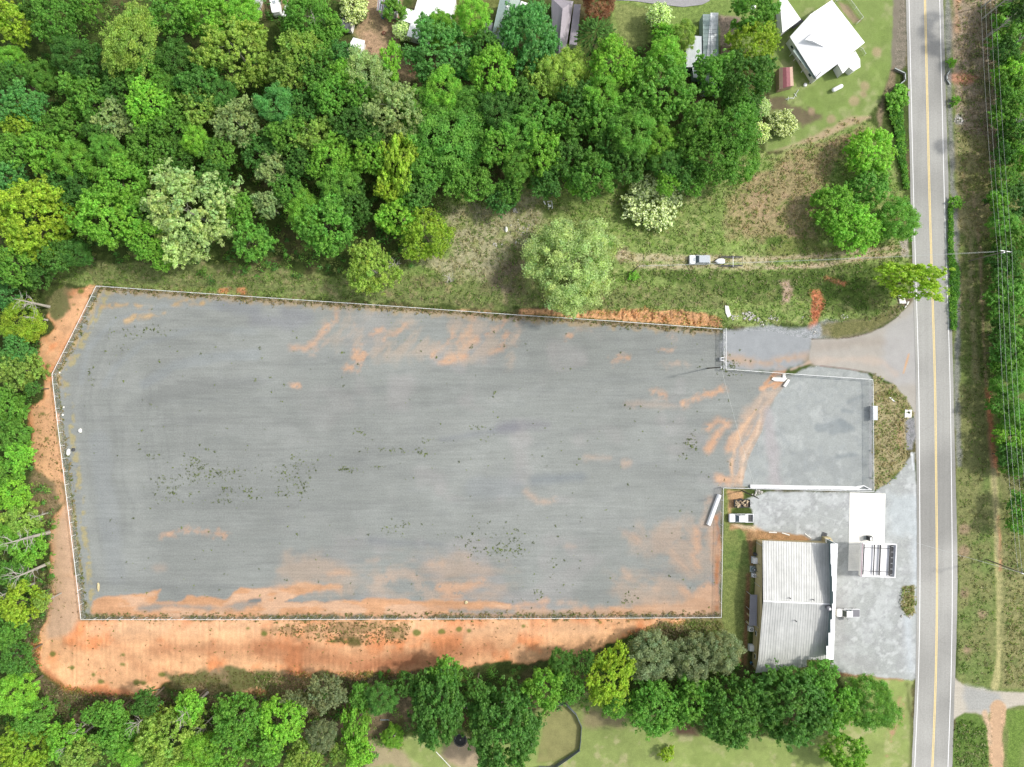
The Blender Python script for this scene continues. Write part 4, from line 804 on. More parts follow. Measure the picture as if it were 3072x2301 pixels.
# ================================================================ CHAIN-LINK FENCES
def mesh_mat():
    m, nt, b, out = nodes('chain_link'); tr = N(nt, 'ShaderNodeBsdfTransparent'); mx = N(nt, 'ShaderNodeMixShader'); tc = N(nt, 'ShaderNodeTexCoord')
    b.inputs['Base Color'].default_value = (.5,.52,.53,1); b.inputs['Metallic'].default_value = .3; b.inputs['Roughness'].default_value = .5
    # woven wire: two diagonal sets of thin bands in the panel's own coordinates
    sp = N(nt, 'ShaderNodeSeparateXYZ'); nt.links.new(tc.outputs['UV'], sp.inputs[0]); res = []
    for sgn in ('ADD', 'SUBTRACT'):
        a = N(nt, 'ShaderNodeMath', operation=sgn); nt.links.new(sp.outputs[0], a.inputs[0]); nt.links.new(sp.outputs[1], a.inputs[1])
        k = N(nt, 'ShaderNodeMath', operation='MULTIPLY'); k.inputs[1].default_value = 14.0; nt.links.new(a.outputs[0], k.inputs[0])
        f = N(nt, 'ShaderNodeMath', operation='FRACT'); nt.links.new(k.outputs[0], f.inputs[0])
        l = N(nt, 'ShaderNodeMath', operation='LESS_THAN'); l.inputs[1].default_value = .14; nt.links.new(f.outputs[0], l.inputs[0]); res.append(l)
    mxm = N(nt, 'ShaderNodeMath', operation='MAXIMUM'); nt.links.new(res[0].outputs[0], mxm.inputs[0]); nt.links.new(res[1].outputs[0], mxm.inputs[1])
    nt.links.new(mxm.outputs[0], mx.inputs[0]); nt.links.new(tr.outputs[0], mx.inputs[1]); nt.links.new(b.outputs[0], mx.inputs[2]); nt.links.new(mx.outputs[0], out.inputs[0]); return m
M_CHAIN = mesh_mat(); M_RAIL = mat('white_galvanised_rail', (.78,.79,.78), .5, .05, var=.05)
post_me = {}
def post_mesh(h):
    if h not in post_me:
        mb = MB(); mb.tube([(0,0,-.3),(0,0,h)], .045, 8); mb.lathe([(.06,h),(.06,h+.04),(.02,h+.08)], 8); post_me[h] = mb.mesh('post', M_RAIL)
    return post_me[h]
def fence(label, pts, h=1.85, step=3.05, rail=.055, name='chain_link_fence', slope=True):
    p0 = G(*pts[0]); t = thing(name, label, 'fence', p0)
    S = []; carry = 0
    for a, b in zip(pts[:-1], pts[1:]):
        A = Vector((a[0], a[1])); B = Vector((b[0], b[1])); L = (B-A).length*MPP; n = max(1, round(L/step))
        for i in range(n): S.append(A.lerp(B, i/n))
    S.append(Vector(pts[-1])); Wp = [G(x, y) - p0 for x, y in S]
    for w in Wp:
        o = link(bpy.data.objects.new('post', post_mesh(h)), t); o.location = w
    mb = MB(); mb.tube([w + Vector((0,0,h-.02)) for w in Wp], rail, 6); mb.build('top_rail', M_RAIL, t)
    v = []; f = []; uv = []; L = 0
    for i, w in enumerate(Wp):
        if i: L += (w - Wp[i-1]).length
        v += [w + Vector((0,0,.05)), w + Vector((0,0,h-.05))]; uv += [(L, 0), (L, h)]
        if i: n = 2*i; f.append((n-2, n, n+1, n-1))
    me = bpy.data.meshes.new('wire_mesh'); me.from_pydata(v, [], f); me.materials.append(M_CHAIN); ul = me.uv_layers.new(name='UVMap')
    for lp in me.loops: ul.data[lp.index].uv = uv[lp.vertex_index]
    link(bpy.data.objects.new('wire_mesh', me), t); return t
fence('long chain-link fence along the top edge of the gravel lot, below the woods', F_NORTH)
fence('chain-link fence bending down the left end of the gravel lot beside bare clay', F_WEST)
fence('straight chain-link fence along the bottom of the gravel lot above the red clay bank', F_SOUTH)
fence('chain-link fence between the gravel lot and the grass strip behind the store', F_EAST)
fence('chain-link fence running from the lot corner above the parked white pickup', F_STORE)
fence('chain-link fence with a white top rail beside the grass island near the road', F_PAD)
fence('chain-link fence slanting across the top of the small paved yard', F_DRIVE)
g0 = P(*GATE[0], 0); g1 = P(*GATE[1], 0); t = thing('sliding_gate', 'long white-framed chain-link sliding gate across the lot entrance', 'gate', g0); d = g1 - g0; n_ = Vector((.12, 0, 0)); mb = MB()
for z in (.15, 1.1, 2.05): mb.tube([n_+Vector((0,0,z)), n_+d+Vector((0,0,z))], .06 if z != 1.1 else .035, 6)
mb.build('rail', M_RAIL, t); mb = MB()
for k in range(9): a = n_ + d*(k/8); mb.tube([a+Vector((0,0,.15)), a+Vector((0,0,2.05))], .04, 6)
for k in (0, 4): 
    a = n_ + d*(k/8); b = n_ + d*((k+4)/8); mb.tube([a+Vector((0,0,.15)), b+Vector((0,0,2.05))], .025, 5)
mb.build('upright', M_RAIL, t)
me = bpy.data.meshes.new('wire_mesh'); me.from_pydata([n_+Vector((0,0,.15)), n_+d+Vector((0,0,.15)), n_+d+Vector((0,0,2.05)), n_+Vector((0,0,2.05))], [], [(0,1,2,3)]); me.materials.append(M_CHAIN)
ul = me.uv_layers.new(name='UVMap'); [setattr(ul.data[i], 'uv', c) for i, c in enumerate([(0,0),(d.length,0),(d.length,2),(0,2)])]; link(bpy.data.objects.new('wire_mesh', me), t)
def W5(a, b): return (2100 + a/7.889, 980 + b/7.889)
t = thing('gate_motor', 'white gate operator box with a dark slot beside the sliding gate', 'gate operator', P(*W5(498,768), 0)); mb = MB(); mb.box((0,.3,.5), (.85,.22,1.0)); mb.box((0,-.3,.5), (.85,.22,1.0)); mb.box((-.33,0,.5), (.2,.4,1.0)); mb.build('housing', M_WHITE, t); mb = MB(); mb.box((.1,0,.45), (.6,.36,.9)); mb.build('motor', M_DARK, t)

# ================================================================ UTILITY POLES AND WIRES
def pole(label, base, top_h, arm=None, arm_w=2.5, extras=True, m=M_POLE, r0=.17, name='utility_pole'):
    b = G(*base); t = thing(name, label, 'utility pole', b); mb = MB(); mb.tube([(0,0,-.3),(0,0,top_h*.5),(0,0,top_h)], [r0, r0*.82, r0*.6], 10); mb.build('shaft', m, t)
    tops = [Vector((0,0,top_h))]
    if arm is not None:
        d = Vector((math.cos(arm), math.sin(arm), 0)); mb = MB(); mb.box((0,0,top_h-.35), (arm_w, .14, .16), arm); mb.build('crossarm', M_WHITE, t); tops = []
        for k in (-.48, 0.02, .48):
            p = d*arm_w*k; mb = MB(); mb.lathe([(.06,top_h-.25),(.1,top_h-.15),(.05,top_h-.02)], 8, (p.x, p.y, 0)); mb.build('insulator', M_GALV, t); tops.append(p + Vector((0,0,top_h-.02)))
    if extras:
        mb = MB(); mb.lathe([(.2,top_h-2.1),(.26,top_h-2.0),(.26,top_h-1.3),(.15,top_h-1.2)], 12, (.36,.0,0)); mb.build('transformer', M_GALV, t)
    return t, [b + p for p in tops]
pA, tA = pole('tall pole with a wide white crossarm beside the woods right of the road', (2907,783), 12.5, arm=R(-8))
pC, tC = pole('pole with crossarm at the right edge level with the fuel canopy', (2960,1679), 13.0, arm=R(-14), extras=False)
pN, tN = pole('pole standing at the top right among trees', (2851,-250), 12.5, arm=R(-8))
pG, tG = pole('dark pole with white fittings at the sliding gate', (2122,1105), 10.8, arm=None, m=mat('dark_pole_wood', alb(92,84,76), .85, var=.2))
pS, tS = pole('bare dark pole leaning over the paving right of the lot corner', (2226,1472), 11.2, arm=None, extras=False, m=bpy.data.materials['dark_pole_wood'])
pF, tF = pole('small utility pole in the rough grass left of the silver wagon', (1896,816), 8.5, arm=None, extras=False)
M_WIRE = mat('pale_wire', (.42,.44,.42), .5, .2, var=.05)
def wire(label, a, b, sag=.8, r=.022, group=None):
    pts = [a.lerp(b, i/16) - Vector((0,0, sag*4*(i/16)*(1-i/16))) for i in range(17)]
    o = thing('overhead_wire', label, 'wire', a, group=group); mb = MB(); mb.tube([p - a for p in pts], r, 5); c = mb.build('cable', M_WIRE, o); return o
def single_wire(label, a, b, sag=.8, r=.022, group=None):
    pts = [a.lerp(b, i/16) - Vector((0,0, sag*4*(i/16)*(1-i/16))) - a for i in range(17)]
    mb = MB(); mb.tube(pts, r, 5); o = mb.build('overhead_wire', M_WIRE); o.location = a; tag(o, label, 'wire', group); return o
wn_ = ['leftmost', 'middle', 'rightmost']
for k in range(3):
    single_wire('%s of three wires from the crossarm up to the top edge over the woods' % wn_[k], tA[k], tN[k], .9, .02, 'power lines beside the woods')
    single_wire('%s of three wires from the tall crossarm down to the pole at the right edge' % wn_[k], tA[k], tC[k], .9, .02, 'power lines beside the woods')
a = tA[1] + Vector((-.3,0,-2.4)); b = tN[1] + Vector((-.3,0,-2.4)); c = tC[1] + Vector((-.3,0,-2.4))
single_wire('low wire left of the three crossarm wires, running to the top edge', a, b, 1.2, .02, 'power lines beside the woods'); single_wire('low wire left of the three crossarm wires, running to the lower pole', a, c, 1.2, .02, 'power lines beside the woods')
single_wire('service wire crossing the road from the right edge to the pole by the store', tC[1] - Vector((0,0,.6)), tS[0], 1.0, .028)
single_wire('upper of two thin wires over the silver wagon and its trailer', tF[0], tA[0] - Vector((0,0,1.2)), 1.4, .022); single_wire('lower of two thin wires over the silver wagon and its trailer', tF[0] - Vector((0,0,.5)), tA[0] - Vector((0,0,2.2)), 1.6, .022)
single_wire('short drooping wire from the gate pole toward the store pole', tG[0], tS[0], .9, .02)
# ================================================================ VEHICLES
def wheel(par, x, y, r=.38, w=.26):
    mb = MB(); mb.cyl((0,0,0), r, w, 20, 'Y'); o = mb.build('wheel', M_BLACK, par); o.location = (x, y, r)
    for s_ in (1, -1):
        m2 = MB(); m2.cyl((0, s_*(w/2+.005), 0), r*.6, .02, 14, 'Y'); m2.build('rim', M_HUB, o)
    return o
def rrect(L0, L1, w, r, n=4, nose=.0):
    pts = []
    for cx, cy, a0 in ((L1-r, w/2-r, 0), (L0+r, w/2-r, 90), (L0+r, -w/2+r, 180), (L1-r, -w/2+r, 270)):
        for k in range(n+1):
            a = R(a0 + 90*k/n); pts.append((cx + r*math.cos(a), cy + r*math.sin(a)))
    return pts
def loft(mb, rings, cap=True):
    n = len(rings[0]); b = len(mb.v)
    vs = [p for r in rings for p in r]; fs = []
    for i in range(len(rings)-1):
        for k in range(n): fs.append((i*n+k, i*n+(k+1) % n, (i+1)*n+(k+1) % n, (i+1)*n+k))
    fs += [tuple(range(n))[::-1], tuple(range((len(rings)-1)*n, len(rings)*n))]; mb.add(vs, fs)
def ring(L0, L1, w, r, z, shift=0): return [(x, y, z) for x, y in rrect(L0, L1, w, r)]
def vehicle(kind, label, nx, ny, heading, L=5.7, W=2.0, cat='pickup', group=None, body=M_CARW, cab=(.05,.45), name=None, roof_m=None, cover=None):
    """x runs backwards from the nose (0) to the tail (L) ; heading = direction the nose points"""
    t = thing(name or ('pickup_truck' if kind == 'pickup' else 'parked_car'), label, cat, G(nx, ny), rz=heading, group=group)
    f = L/2; rr = -L/2                   # nose at +x
    mb = MB(); loft(mb, [ring(rr+.05, f-.1, W-.14, .25, .32), ring(rr, f, W, .3, .55), ring(rr, f-.02, W, .32, .82)])
    hood0 = f - 1.35
    loft(mb, [ring(hood0-.1, f-.04, W-.06, .34, .815), ring(hood0-.1, f-.12, W-.14, .34, 1.0), ring(hood0-.1, f-.35, W-.34, .3, 1.08)])   # bonnet
    if kind == 'pickup':
        c1 = hood0 - .05; c0 = rr + 1.95; bw = .09
        loft(mb, [ring(c0, c1+.1, W-.05, .2, .815), ring(c0, c1, W-.1, .2, 1.12)])
        for s_ in (1, -1): mb.box(((rr+c0)/2, s_*(W/2-.07), .98), (c0-rr, .12, .34))
        mb.box((rr+.06, 0, .98), (.1, W-.2, .34))
    else:
        c1 = hood0 - .05; c0 = rr + .08; loft(mb, [ring(c0, c1+.1, W-.04, .25, .815), ring(c0, c1, W-.1, .25, 1.05)])
    mb.build('body', body, t, bevel=.02)
    zt = 1.86 if kind == 'pickup' else 1.72
    ra, rb = (c0+.12, c1-.75); wb, wt = W-.16, W-.52
    if kind != 'pickup': ra = c0 + .35
    # glasshouse: dark body of glass, painted roof and pillars on it
    g = MB(); base = 1.1 if kind == 'pickup' else 1.03
    loft(g, [[(x, y, base) for x, y in rrect(c0+.04, c1, wb, .15)], [(x, y, zt-.05) for x, y in rrect(ra, rb, wt+.04, .12)]]); g.build('glass', M_GLASS, t)
    mb = MB(); loft(mb, [[(x, y, zt-.06) for x, y in rrect(ra-.05, rb+.04, wt+.12, .16)], [(x, y, zt) for x, y in rrect(ra+.02, rb-.05, wt, .16)]]); mb.build('roof', roof_m or body, t)
    for s_ in (1, -1):
        mb = MB(); mb.tube([(c1-.02, s_*(wb/2-.04), base), (rb, s_*(wt/2), zt-.05)], .045, 6); mb.tube([((c0+c1)/2-.1, s_*(wb/2), base), ((ra+rb)/2, s_*(wt/2+.02), zt-.05)], .05, 6)
        mb.tube([(c0+.06, s_*(wb/2-.04), base), (ra, s_*(wt/2), zt-.05)], .06, 6); mb.build('pillar', body, t)
        mb = MB(); mb.box((c1-.2, s_*(W/2+.1), 1.12), (.16, .2, .16)); mb.build('mirror', M_DARK, t)
        mb = MB(); mb.box((f-.1, s_*(W/2-.32), .78), (.1, .36, .18)); mb.build('headlight', M_GALV, t)
        mb = MB(); mb.box((rr+.02, s_*(W/2-.15), .85), (.06, .2, .25)); mb.build('tail_light', M_RED, t)
    mb = MB(); mb.box((f+.02, 0, .5), (.12, W-.2, .2)); mb.build('bumper', M_DARK, t); mb = MB(); mb.box((rr-.02, 0, .5), (.12, W-.2, .18)); mb.build('bumper', M_GALV, t)
    for x in (f-.95, rr+1.15):
        for y in (W/2-.16, -W/2+.16): wheel(t, x, y)
    if kind == 'pickup':
        mb = MB(); mb.box(((rr+c0)/2, 0, .86), (c0-rr-.15, W-.3, .06)); mb.build('bed_floor', cover or M_CH, t)
    return t
# white pickup nose-left, with a toolbox-cover behind the cab
a, b = (2160 + 548/9.204, 1440 + 1032/9.204)
t = vehicle('pickup', 'white pickup parked nose-left beside the lot fence, black bed mat showing', a, b, R(180), L=5.75, W=2.02)
mb = MB()
for k in range(7): mb.box((-2.15, -.6+k*.2, .9), (1.2, .04, .03))
mb.build('bed_mat', M_DARK, t)
mb = MB(); mb.box((-1.25, 0, 1.2), (.62, 1.85, .12)); mb.build('bed_toolbox', M_CARW, t)
a, b = (2480 + 490/8.496, 1800 + 298/8.496)
t = vehicle('pickup', 'white pickup nosed up to the store front, one door open, grey bed cover', a, b, R(180), L=5.6, W=1.9)
mb = MB(); mb.box((-1.85, 0, 1.17), (1.75, 1.7, .05)); mb.build('bed_cover', M_GREYR, t)
mb = MB(); mb.box((.35, 1.35, .95), (.95, .1, .9), R(130)); mb.build('door', M_CARW, t); mb = MB(); mb.box((.35, 1.34, 1.5), (.6, .05, .35), R(130)); mb.build('door_window', M_GLASS, t)
def W4(a, b): return (2040 + a/11.045, 740 + b/11.045)
t = vehicle('car', 'white wagon with a long silver roof parked nose-left in the rough field', *W4(620,450), R(180), L=5.0, W=2.15, cat='car', roof_m=M_CARG)
mb = MB(); mb.box((1.35, .0, 1.09), (.5, 1.0, .03)); mb.build('bonnet_scoop', M_CARG, t)
# trailer behind the wagon: two dark rails, axle, white tear-drop tongue box
c = G(*W4(1560,505)); t = thing('car_trailer', 'open dark-railed trailer behind the silver-roofed wagon', 'trailer', c)
def tl(a, b, z=0.0): p = G(*W4(a, b)); return Vector((p.x-c.x, p.y-c.y, z))
for s_ in (350, 640):
    mb = MB(); A, B = tl(1330, s_), tl(2020, s_+25); 
    mb.box(((A.x+B.x)/2, (A.y+B.y)/2, .5), (abs(B.x-A.x), .3, .1)); mb.box(((A.x+B.x)/2, (A.y+B.y)/2+.13, .62), (abs(B.x-A.x), .05, .14)); mb.build('rail', M_DARK, t)
mb = MB(); mb.tube([tl(1725,350,.55), tl(1725,680,.55)], .07, 8); mb.build('crossbar', M_WHITE, t)
mb = MB(); mb.tube([tl(2015,360,.52), tl(2015,650,.52)], .04, 6); mb.tube([tl(1330,350,.48), tl(1075,510,.48)], .05, 6); mb.tube([tl(1330,645,.48), tl(1075,510,.48)], .05, 6); mb.tube([tl(1100,510,.48), tl(965,512,.5)], .05, 6); mb.build('drawbar', M_DARK, t)
for yy in (330, 685):
    p = tl(1710, yy); w = wheel(t, p.x, p.y, .32, .22)
c2 = G(*W4(1300,497)); t = thing('boat', 'small white pointed boat hull upturned on the trailer tongue', 'boat', c2 + Vector((0,0,.5)))
mb = MB(); prof = []
pl = [(-1.25,0,.0),(-.9,.33,.0),(-.35,.62,0),(.25,.66,0),(.95,.55,0),(1.15,.3,0)]
outl = [(x, y) for x, y, _ in pl] + [(x, -y) for x, y, _ in pl[:0:-1]]
loft(mb, [[(x, -y, .0) for x, y in outl], [(x*.98, -y*.97, .25) for x, y in outl], [(x*.8, -y*.7, .45) for x, y in outl]]); mb.build('hull', M_CARW, t, smooth=True)
mb = MB(); mb.tube([(-1.0,0,.38),(.85,0,.48)], .04, 6); mb.build('keel', M_WHITE, t)
# car at the top edge
t = vehicle('car', 'white car at the top edge beside the light green tree', 2000+1372/5.523, 2, R(-80), L=4.8, W=1.85, cat='car')
# debris trailer
def W6(a, b): return (2160 + a/9.204, 1440 + b/9.204)
c = P(*W6(575,630), 0); t = thing('debris_trailer', 'black open trailer heaped with broken wood above the parked white pickup', 'trailer', c); mb = MB()
for y in (-.9, .9): mb.box((0, y, .75), (3.7, .08, .6))
for x in (-1.85, 1.85): mb.box((x, 0, .75), (.08, 1.8, .6))
mb.box((0,0,.45), (3.7,1.8,.08)); mb.build('bed', M_DARK, t); mb = MB(); mb.tube([(1.85,.4,.45),(2.9,0,.45),(1.85,-.4,.45)], .05, 6); mb.build('drawbar', M_DARK, t)
for x in (-.1,):
    for y in (-1.02, 1.02): wheel(t, x, y, .33, .2)
rr_ = random.Random(3)
t2 = MB(); t3 = MB()
for k in range(46):
    L = rr_.uniform(.25, .7); (t2 if k % 3 else t3).box((rr_.uniform(-1.5,1.5), rr_.uniform(-.7,.7), rr_.uniform(.6,1.1)), (L, rr_.uniform(.1,.28), rr_.uniform(.08,.2)), rr_.uniform(0,3.1))
for mbx, mm in ((t2, mat('split_wood', alb(226,204,168), .8, var=.3, scale=2)), (t3, M_WOOD)): mbx.build('debris', mm, t)

# ================================================================ WHITE BEAMS, SLABS, BOXES
def beam_thing(name, label, cat, A, B, w, h, m=M_ROOFW, z=0):
    d = B - A; an = math.atan2(d.y, d.x); t = thing(name, label, cat, (A+B)/2 + Vector((0,0,z)), rz=an); L = d.length; mb = MB()
    n = max(2, int(L/4)); prof = [(-w/2,.04),(-w/2,h*.7),(-w*.3,h),(w*.3,h),(w/2,h*.7),(w/2,.04)]
    r_ = random.Random(int(L*100))
    rings = []
    for i in range(n+1):
        x = -L/2 + L*i/n; j = r_.uniform(-.03,.03); rings.append([(x, y+j, zz) for y, zz in prof])
    vs = [p for r in rings for p in r]; k = len(prof); fs = []
    for i in range(n):
        for q_ in range(k): fs.append((i*k+q_, (i+1)*k+q_, (i+1)*k+(q_+1) % k, i*k+(q_+1) % k))
    fs += [tuple(range(k)), tuple(range(n*k, (n+1)*k))[::-1]]; mb.add(vs, fs); mb.build('beam', m, t, bevel=.02)
    mb = MB()
    for s_ in (-1, 1): mb.box((s_*(L/2-.02), 0, h*.45), (.08, w*.8, h*.7))
    mb.build('end_cap', M_WHITE, t); return t
beam_thing('white_beam', 'very long low white beam lying beside the fence above the store paving', 'beam', P(*PZ(2,2,"2052,882")[0], 0), P(*PZ(3,2,"770,898")[0], 0), .85, .55)
beam_thing('white_beam', 'short thick white beam lying on a slant inside the lot near the parked pickup', 'beam', P(*PZ(2,2,"1690,1212")[0], 0), P(*PZ(2,2,"1786,952")[0], 0), .95, .9)
t = thing('sign_frame', 'flattened white triangular frame at the road end of the long white beam', 'frame', P(*PZ(3,2,"825,900")[0], 0)); mb = MB()
A, B, C_, D_ = [P(*PZ(3,2,s_)[0], .35) - Vector(t.location) for s_ in ("765,885", "828,878", "892,912", "768,912")]
mb.tube([A, B, C_], .13, 8); mb.tube([A, D_, C_], .10, 8); mb.build('frame_tube', M_ROOFW, t); mb = MB(); mb.add([A, B, D_], [(0,1,2)]); mb.build('panel', M_WHITE, t)
def slab(label, pts, h, m=M_CONC, name='concrete_slab_piece', cat='slab', extra=None, group=None):
    w = [G(*p) for p in pts]; c = sum(w, Vector())/len(w); t = thing(name, label, cat, c, group=group); mb = MB(); mb.prism([(p.x-c.x, p.y-c.y) for p in w], .0, h); mb.build('slab', m, t, bevel=.03)
    if extra: extra(t)
    return t
W7 = lambda s_: PW(2540, 1080, 240, s_)
def hole(t):
    mb = MB(); mb.cyl((.1,.25,.212), .27, .02, 14); mb.build('hole', M_BLACK, t)
slab('square white drain slab with a dark hole beside the road', W7("1605,1362 1798,1362 1775,1585 1588,1588"), .2, name='drain_slab', cat='drain cover', extra=hole)
slab('thin pale board lying slanted on the grass island', W7("1170,1030 1230,1032 1365,1160 1300,1155"), .08, M_WHITE, 'board', 'board')
t = thing('storage_box', 'long white box standing against the fence by the grass island', 'box', P(*W7("700,1455")[0], 0)); mb = MB(); mb.box((0,0,.75), (1.0,3.3,1.5)); mb.build('body', M_ROOFW, t, bevel=.05); mb = MB(); mb.box((0,0,1.53), (1.06,3.36,.06)); mb.build('lid', M_CARG, t)
W8 = lambda s_: PW(2100, 980, 280, s_)
slab('broken white slab lying across the clay below the slanting fence', W8("1680,1245 1720,1200 2030,1205 2050,1240 1975,1300 1765,1290"), .3, group='white concrete pieces by the drain')
slab('tilted oblong white block at the right end of the broken slab', W8("1950,1400 2060,1240 2115,1265 2010,1430"), .55, group='white concrete pieces by the drain')
slab('narrow white block touching the slanting fence above the broken slab', W8("1950,1118 2018,1118 2020,1205 1945,1200"), .3, group='white concrete pieces by the drain')
W9 = lambda s_: PW(2590, 800, 200, s_)
slab('large white slab half hidden under the tree leaning over the road', W9("1140,950 1330,945 1415,1220 1195,1225"), .2)
slab('upper of two small white kerb blocks at the driveway mouth', W9("1455,1150 1510,1160 1455,1275 1415,1262"), .3, name='kerb_block', cat='block')
slab('lower of two small white kerb blocks at the driveway mouth', W9("1400,1285 1430,1300 1370,1368 1345,1350"), .3, name='kerb_block', cat='block')
slab('tall white rock slab at the end of the orange clay cut', PZ(2,1,"1835,980 1865,985 1885,1065 1860,1085 1840,1040"), .35, name='rock', cat='rock')
def lump(label, nx, ny, r, rz_=None, m=M_CONC, name='rock', cat='rock', h=.5, sx=1.0, sy=1.0):
    me_ = bpy.data.meshes.new(name); bm = bmesh.new(); bmesh.ops.create_icosphere(bm, subdivisions=2, radius=1)
    r_ = random.Random(int(nx*7+ny))
    for v in bm.verts: v.co *= 1 + r_.uniform(-.2,.2); v.co.z = max(v.co.z, -.25)
    bm.to_mesh(me_); bm.free(); me_.materials.append(m); o = link(bpy.data.objects.new(name, me_)); o.location = G(nx, ny, .1); o.scale = (r*sx, r*sy, h); tag(o, label, cat); return o
lump('white boulder beside the left fence, next to a dark ball', *PZ(0,2,"590,588")[0], .62, h=.5, sx=.7, sy=1.25)
lump('pale stone in the gravel right of the left fence', *PZ(0,2,"692,402")[0], .55, h=.4, sx=.7, sy=1.1)
lump('dark round object touching the white boulder by the left fence', *PZ(0,2,"633,567")[0], .42, h=.4, m=M_CH, name='rubber_ball', cat='ball')
lump('small white stone near the left fence, upper of two', *PZ(0,2,"549,200")[0], .24, h=.2); lump('small white stone near the left fence, lower of two', *PZ(0,2,"541,266")[0], .26, h=.2)
lump('tiny white stone near the upper bend of the left fence', *PZ(0,1,"515,1557")[0], .22, h=.2)
lump('cream stone at the lower left corner of the gravel', *PZ(0,3,"848,105")[0], .5, h=.3, sy=2.0, sx=.8, m=M_CREAM)
lump('pale round stone on clay above the bottom fence', *PZ(1,3,"1812,236")[0], .42, h=.25, m=M_CREAM)
lump('white rock left of the big pale tree', *PZ(1,1,"2160,322")[0], .55, h=.4, sx=.7, sy=1.3)
# rubble
def rubble(name, spots, m, seed):
    r_ = random.Random(seed); mb = MB()
    for (x, y, rad, n, s0, s1) in spots:
        for k in range(n):
            a = r_.uniform(0, 6.3); d = rad*math.sqrt(r_.random()); p = G(x + d*math.cos(a), y + d*math.sin(a)*.6); s_ = r_.uniform(s0, s1)
            mb.box((p.x, p.y, p.z + s_*.2), (s_, s_*r_.uniform(.5,1), s_*.6), r_.uniform(0,3.1), taper=.7)
    o = mb.build(name, m); tag(o, kind='stuff'); return o
sp = [q(2,1,2030,1070) + (22,34,.15,.7), q(2,1,2140,1120) + (18,16,.15,.6), q(2,1,1920,1080) + (14,14,.15,.5), q(3,1,50,1090) + (16,22,.15,.5), q(3,1,290,1085) + (7,6,.15,.35), q(3,1,660,1075) + (10,12,.15,.5), q(3,1,410,1200) + (18,22,.12,.35), q(1,1,2085,455) + (14,16,.15,.5), q(2,1,60,300) + (40,30,.12,.4), q(2,1,90,420) + (24,18,.12,.4), q(2,1,30,165) + (8,6,.3,.8), q(2,2,2130,930) + (12,20,.2,.55), q(2,2,2085,950) + (8,10,.2,.5), q(3,3,1200,350) + (18,12,.15,.5), q(1,3,1830,1160) + (16,8,.15,.5), q(3,0,1640,1040) + (14,24,.2,.6), q(3,1,1220,860) + (6,4,.3,.7), q(3,3,1200,130) + (12,14,.12,.35)]
rubble('rubble', sp, mat('pale_rubble', alb(224,220,210), .9, var=.25, scale=.6), 5)
M_GREYC = mat('stained_concrete', alb(150,148,140), .9, var=.2, scale=1.5)
# culvert headwalls
def headwall(label, pts, ht=.9):
    w = [G(*p) for p in pts]; c = w[0]; t = thing('culvert_headwall', label, 'headwall', c); mb = MB(); mb2 = MB()
    for a, b in zip(w[:-1], w[1:]):
        d = (b-a); an = math.atan2(d.y, d.x); m_ = (a+b)/2 - c; mb.box((m_.x, m_.y, ht/2-.2), (d.length+.25, .2, ht), an); mb2.box((m_.x, m_.y, ht-.2+.03), (d.length+.3, .22, .05), an)
    mb.build('wall', M_GREYC, t); mb2.build('coping', M_CONC2, t); return t
headwall('white-topped concrete culvert wings left of the road near the top', PZ(3,0,"1085,602 1170,642 1172,700 1135,730")); headwall('small concrete culvert wall right of the road by bare clay', PZ(3,0,"1556,622 1536,655 1537,695 1560,728"), .6)

# ================================================================ HOUSES
def house(label, name, cat, eave, ez_, ridge, rz2, roofm, wallm, ribs=None, extra=None, base=None, inset=.3, hip=False, openings_=True):
    """eave: 4 photo points in order round the roof (a,b,c,d); ridge from mid(a,d) side to mid(b,c) side given as two photo points or None for a flat shed roof"""
    c4 = [P(*p, ez_) for p in eave]; cx = sum(p.x for p in c4)/len(c4); cy = sum(p.y for p in c4)/len(c4)
    t = thing(name, label, cat, (cx, cy, 0))
    if ridge:
        r0, r1 = P(*ridge[0], rz2), P(*ridge[1], rz2); a, b, c, d = c4
        planes = [[a, b, r1, r0], [c, d, r0, r1]]
        o = roof_planes('roof', planes, roofm, None, ribs=ribs)
        if hip:
            mb = MB(); mb.add([d, a, r0], [(0,1,2)]); mb.add([b, c, r1], [(0,1,2)]); o2 = lb(mb, 'hip_end', roofm, t)
    else:
        o = roof_planes('roof', [c4], roofm, None, ribs=ribs)
    o.parent = t; local(o, t)
    w = walls_under([tuple(p) for p in c4], None, wallm, inset, base=base); w.parent = t; local(w, t)
    if ridge and not hip:
        mb = MB(); 
        for A, B, r_ in ((a, d, r0), (b, c, r1)): 
            k = [Vector((cx, cy, 0)).lerp(Vector((v.x, v.y, 0)), .97) + Vector((0,0,v.z-.1)) for v in (A, r_, B)]; mb.add(k, [(0,1,2)])
        lb(mb, 'gable', wallm, t)
    if openings_:
        for i in range(4):
            A, B = c4[i], c4[(i+1) % 4]; A2 = A.lerp(Vector((cx, cy, A.z)), 0); L = (B-A).length
            if L < 3.5: continue
            k = max(1, int(L/3.2)); dd = (B-A).normalized(); 
            ctr = Vector((cx, cy, 0)); 
            for j in range(k):
                p = A.lerp(B, (j+.5)/k); nrm = Vector((dd.y, -dd.x, 0)); 
                if (p + nrm - ctr).length < (p - nrm - ctr).length: nrm = -nrm
                p = p - nrm*(inset*.72); mb = MB(); an = math.atan2(dd.y, dd.x); mb.box((p.x, p.y, 1.45), (.95, .08, .95), an); wd = lb(mb, 'window', M_WHITE, t)
                g = MB(); p2 = p + nrm*.05; g.box((p2.x, p2.y, 1.45), (.8, .04, .8), an); gg = g.build('pane', M_GLASS, wd); local(gg, t)
    if extra: extra(t)
    return t
K8 = lambda s_: PW(2300, 0, 320, s_)
M_SIDE = mat('white_siding', (.7,.7,.68), .7, var=.06, scale=.8); M_SIDEG = mat('grey_green_siding', alb(176,196,192), .7, var=.08)
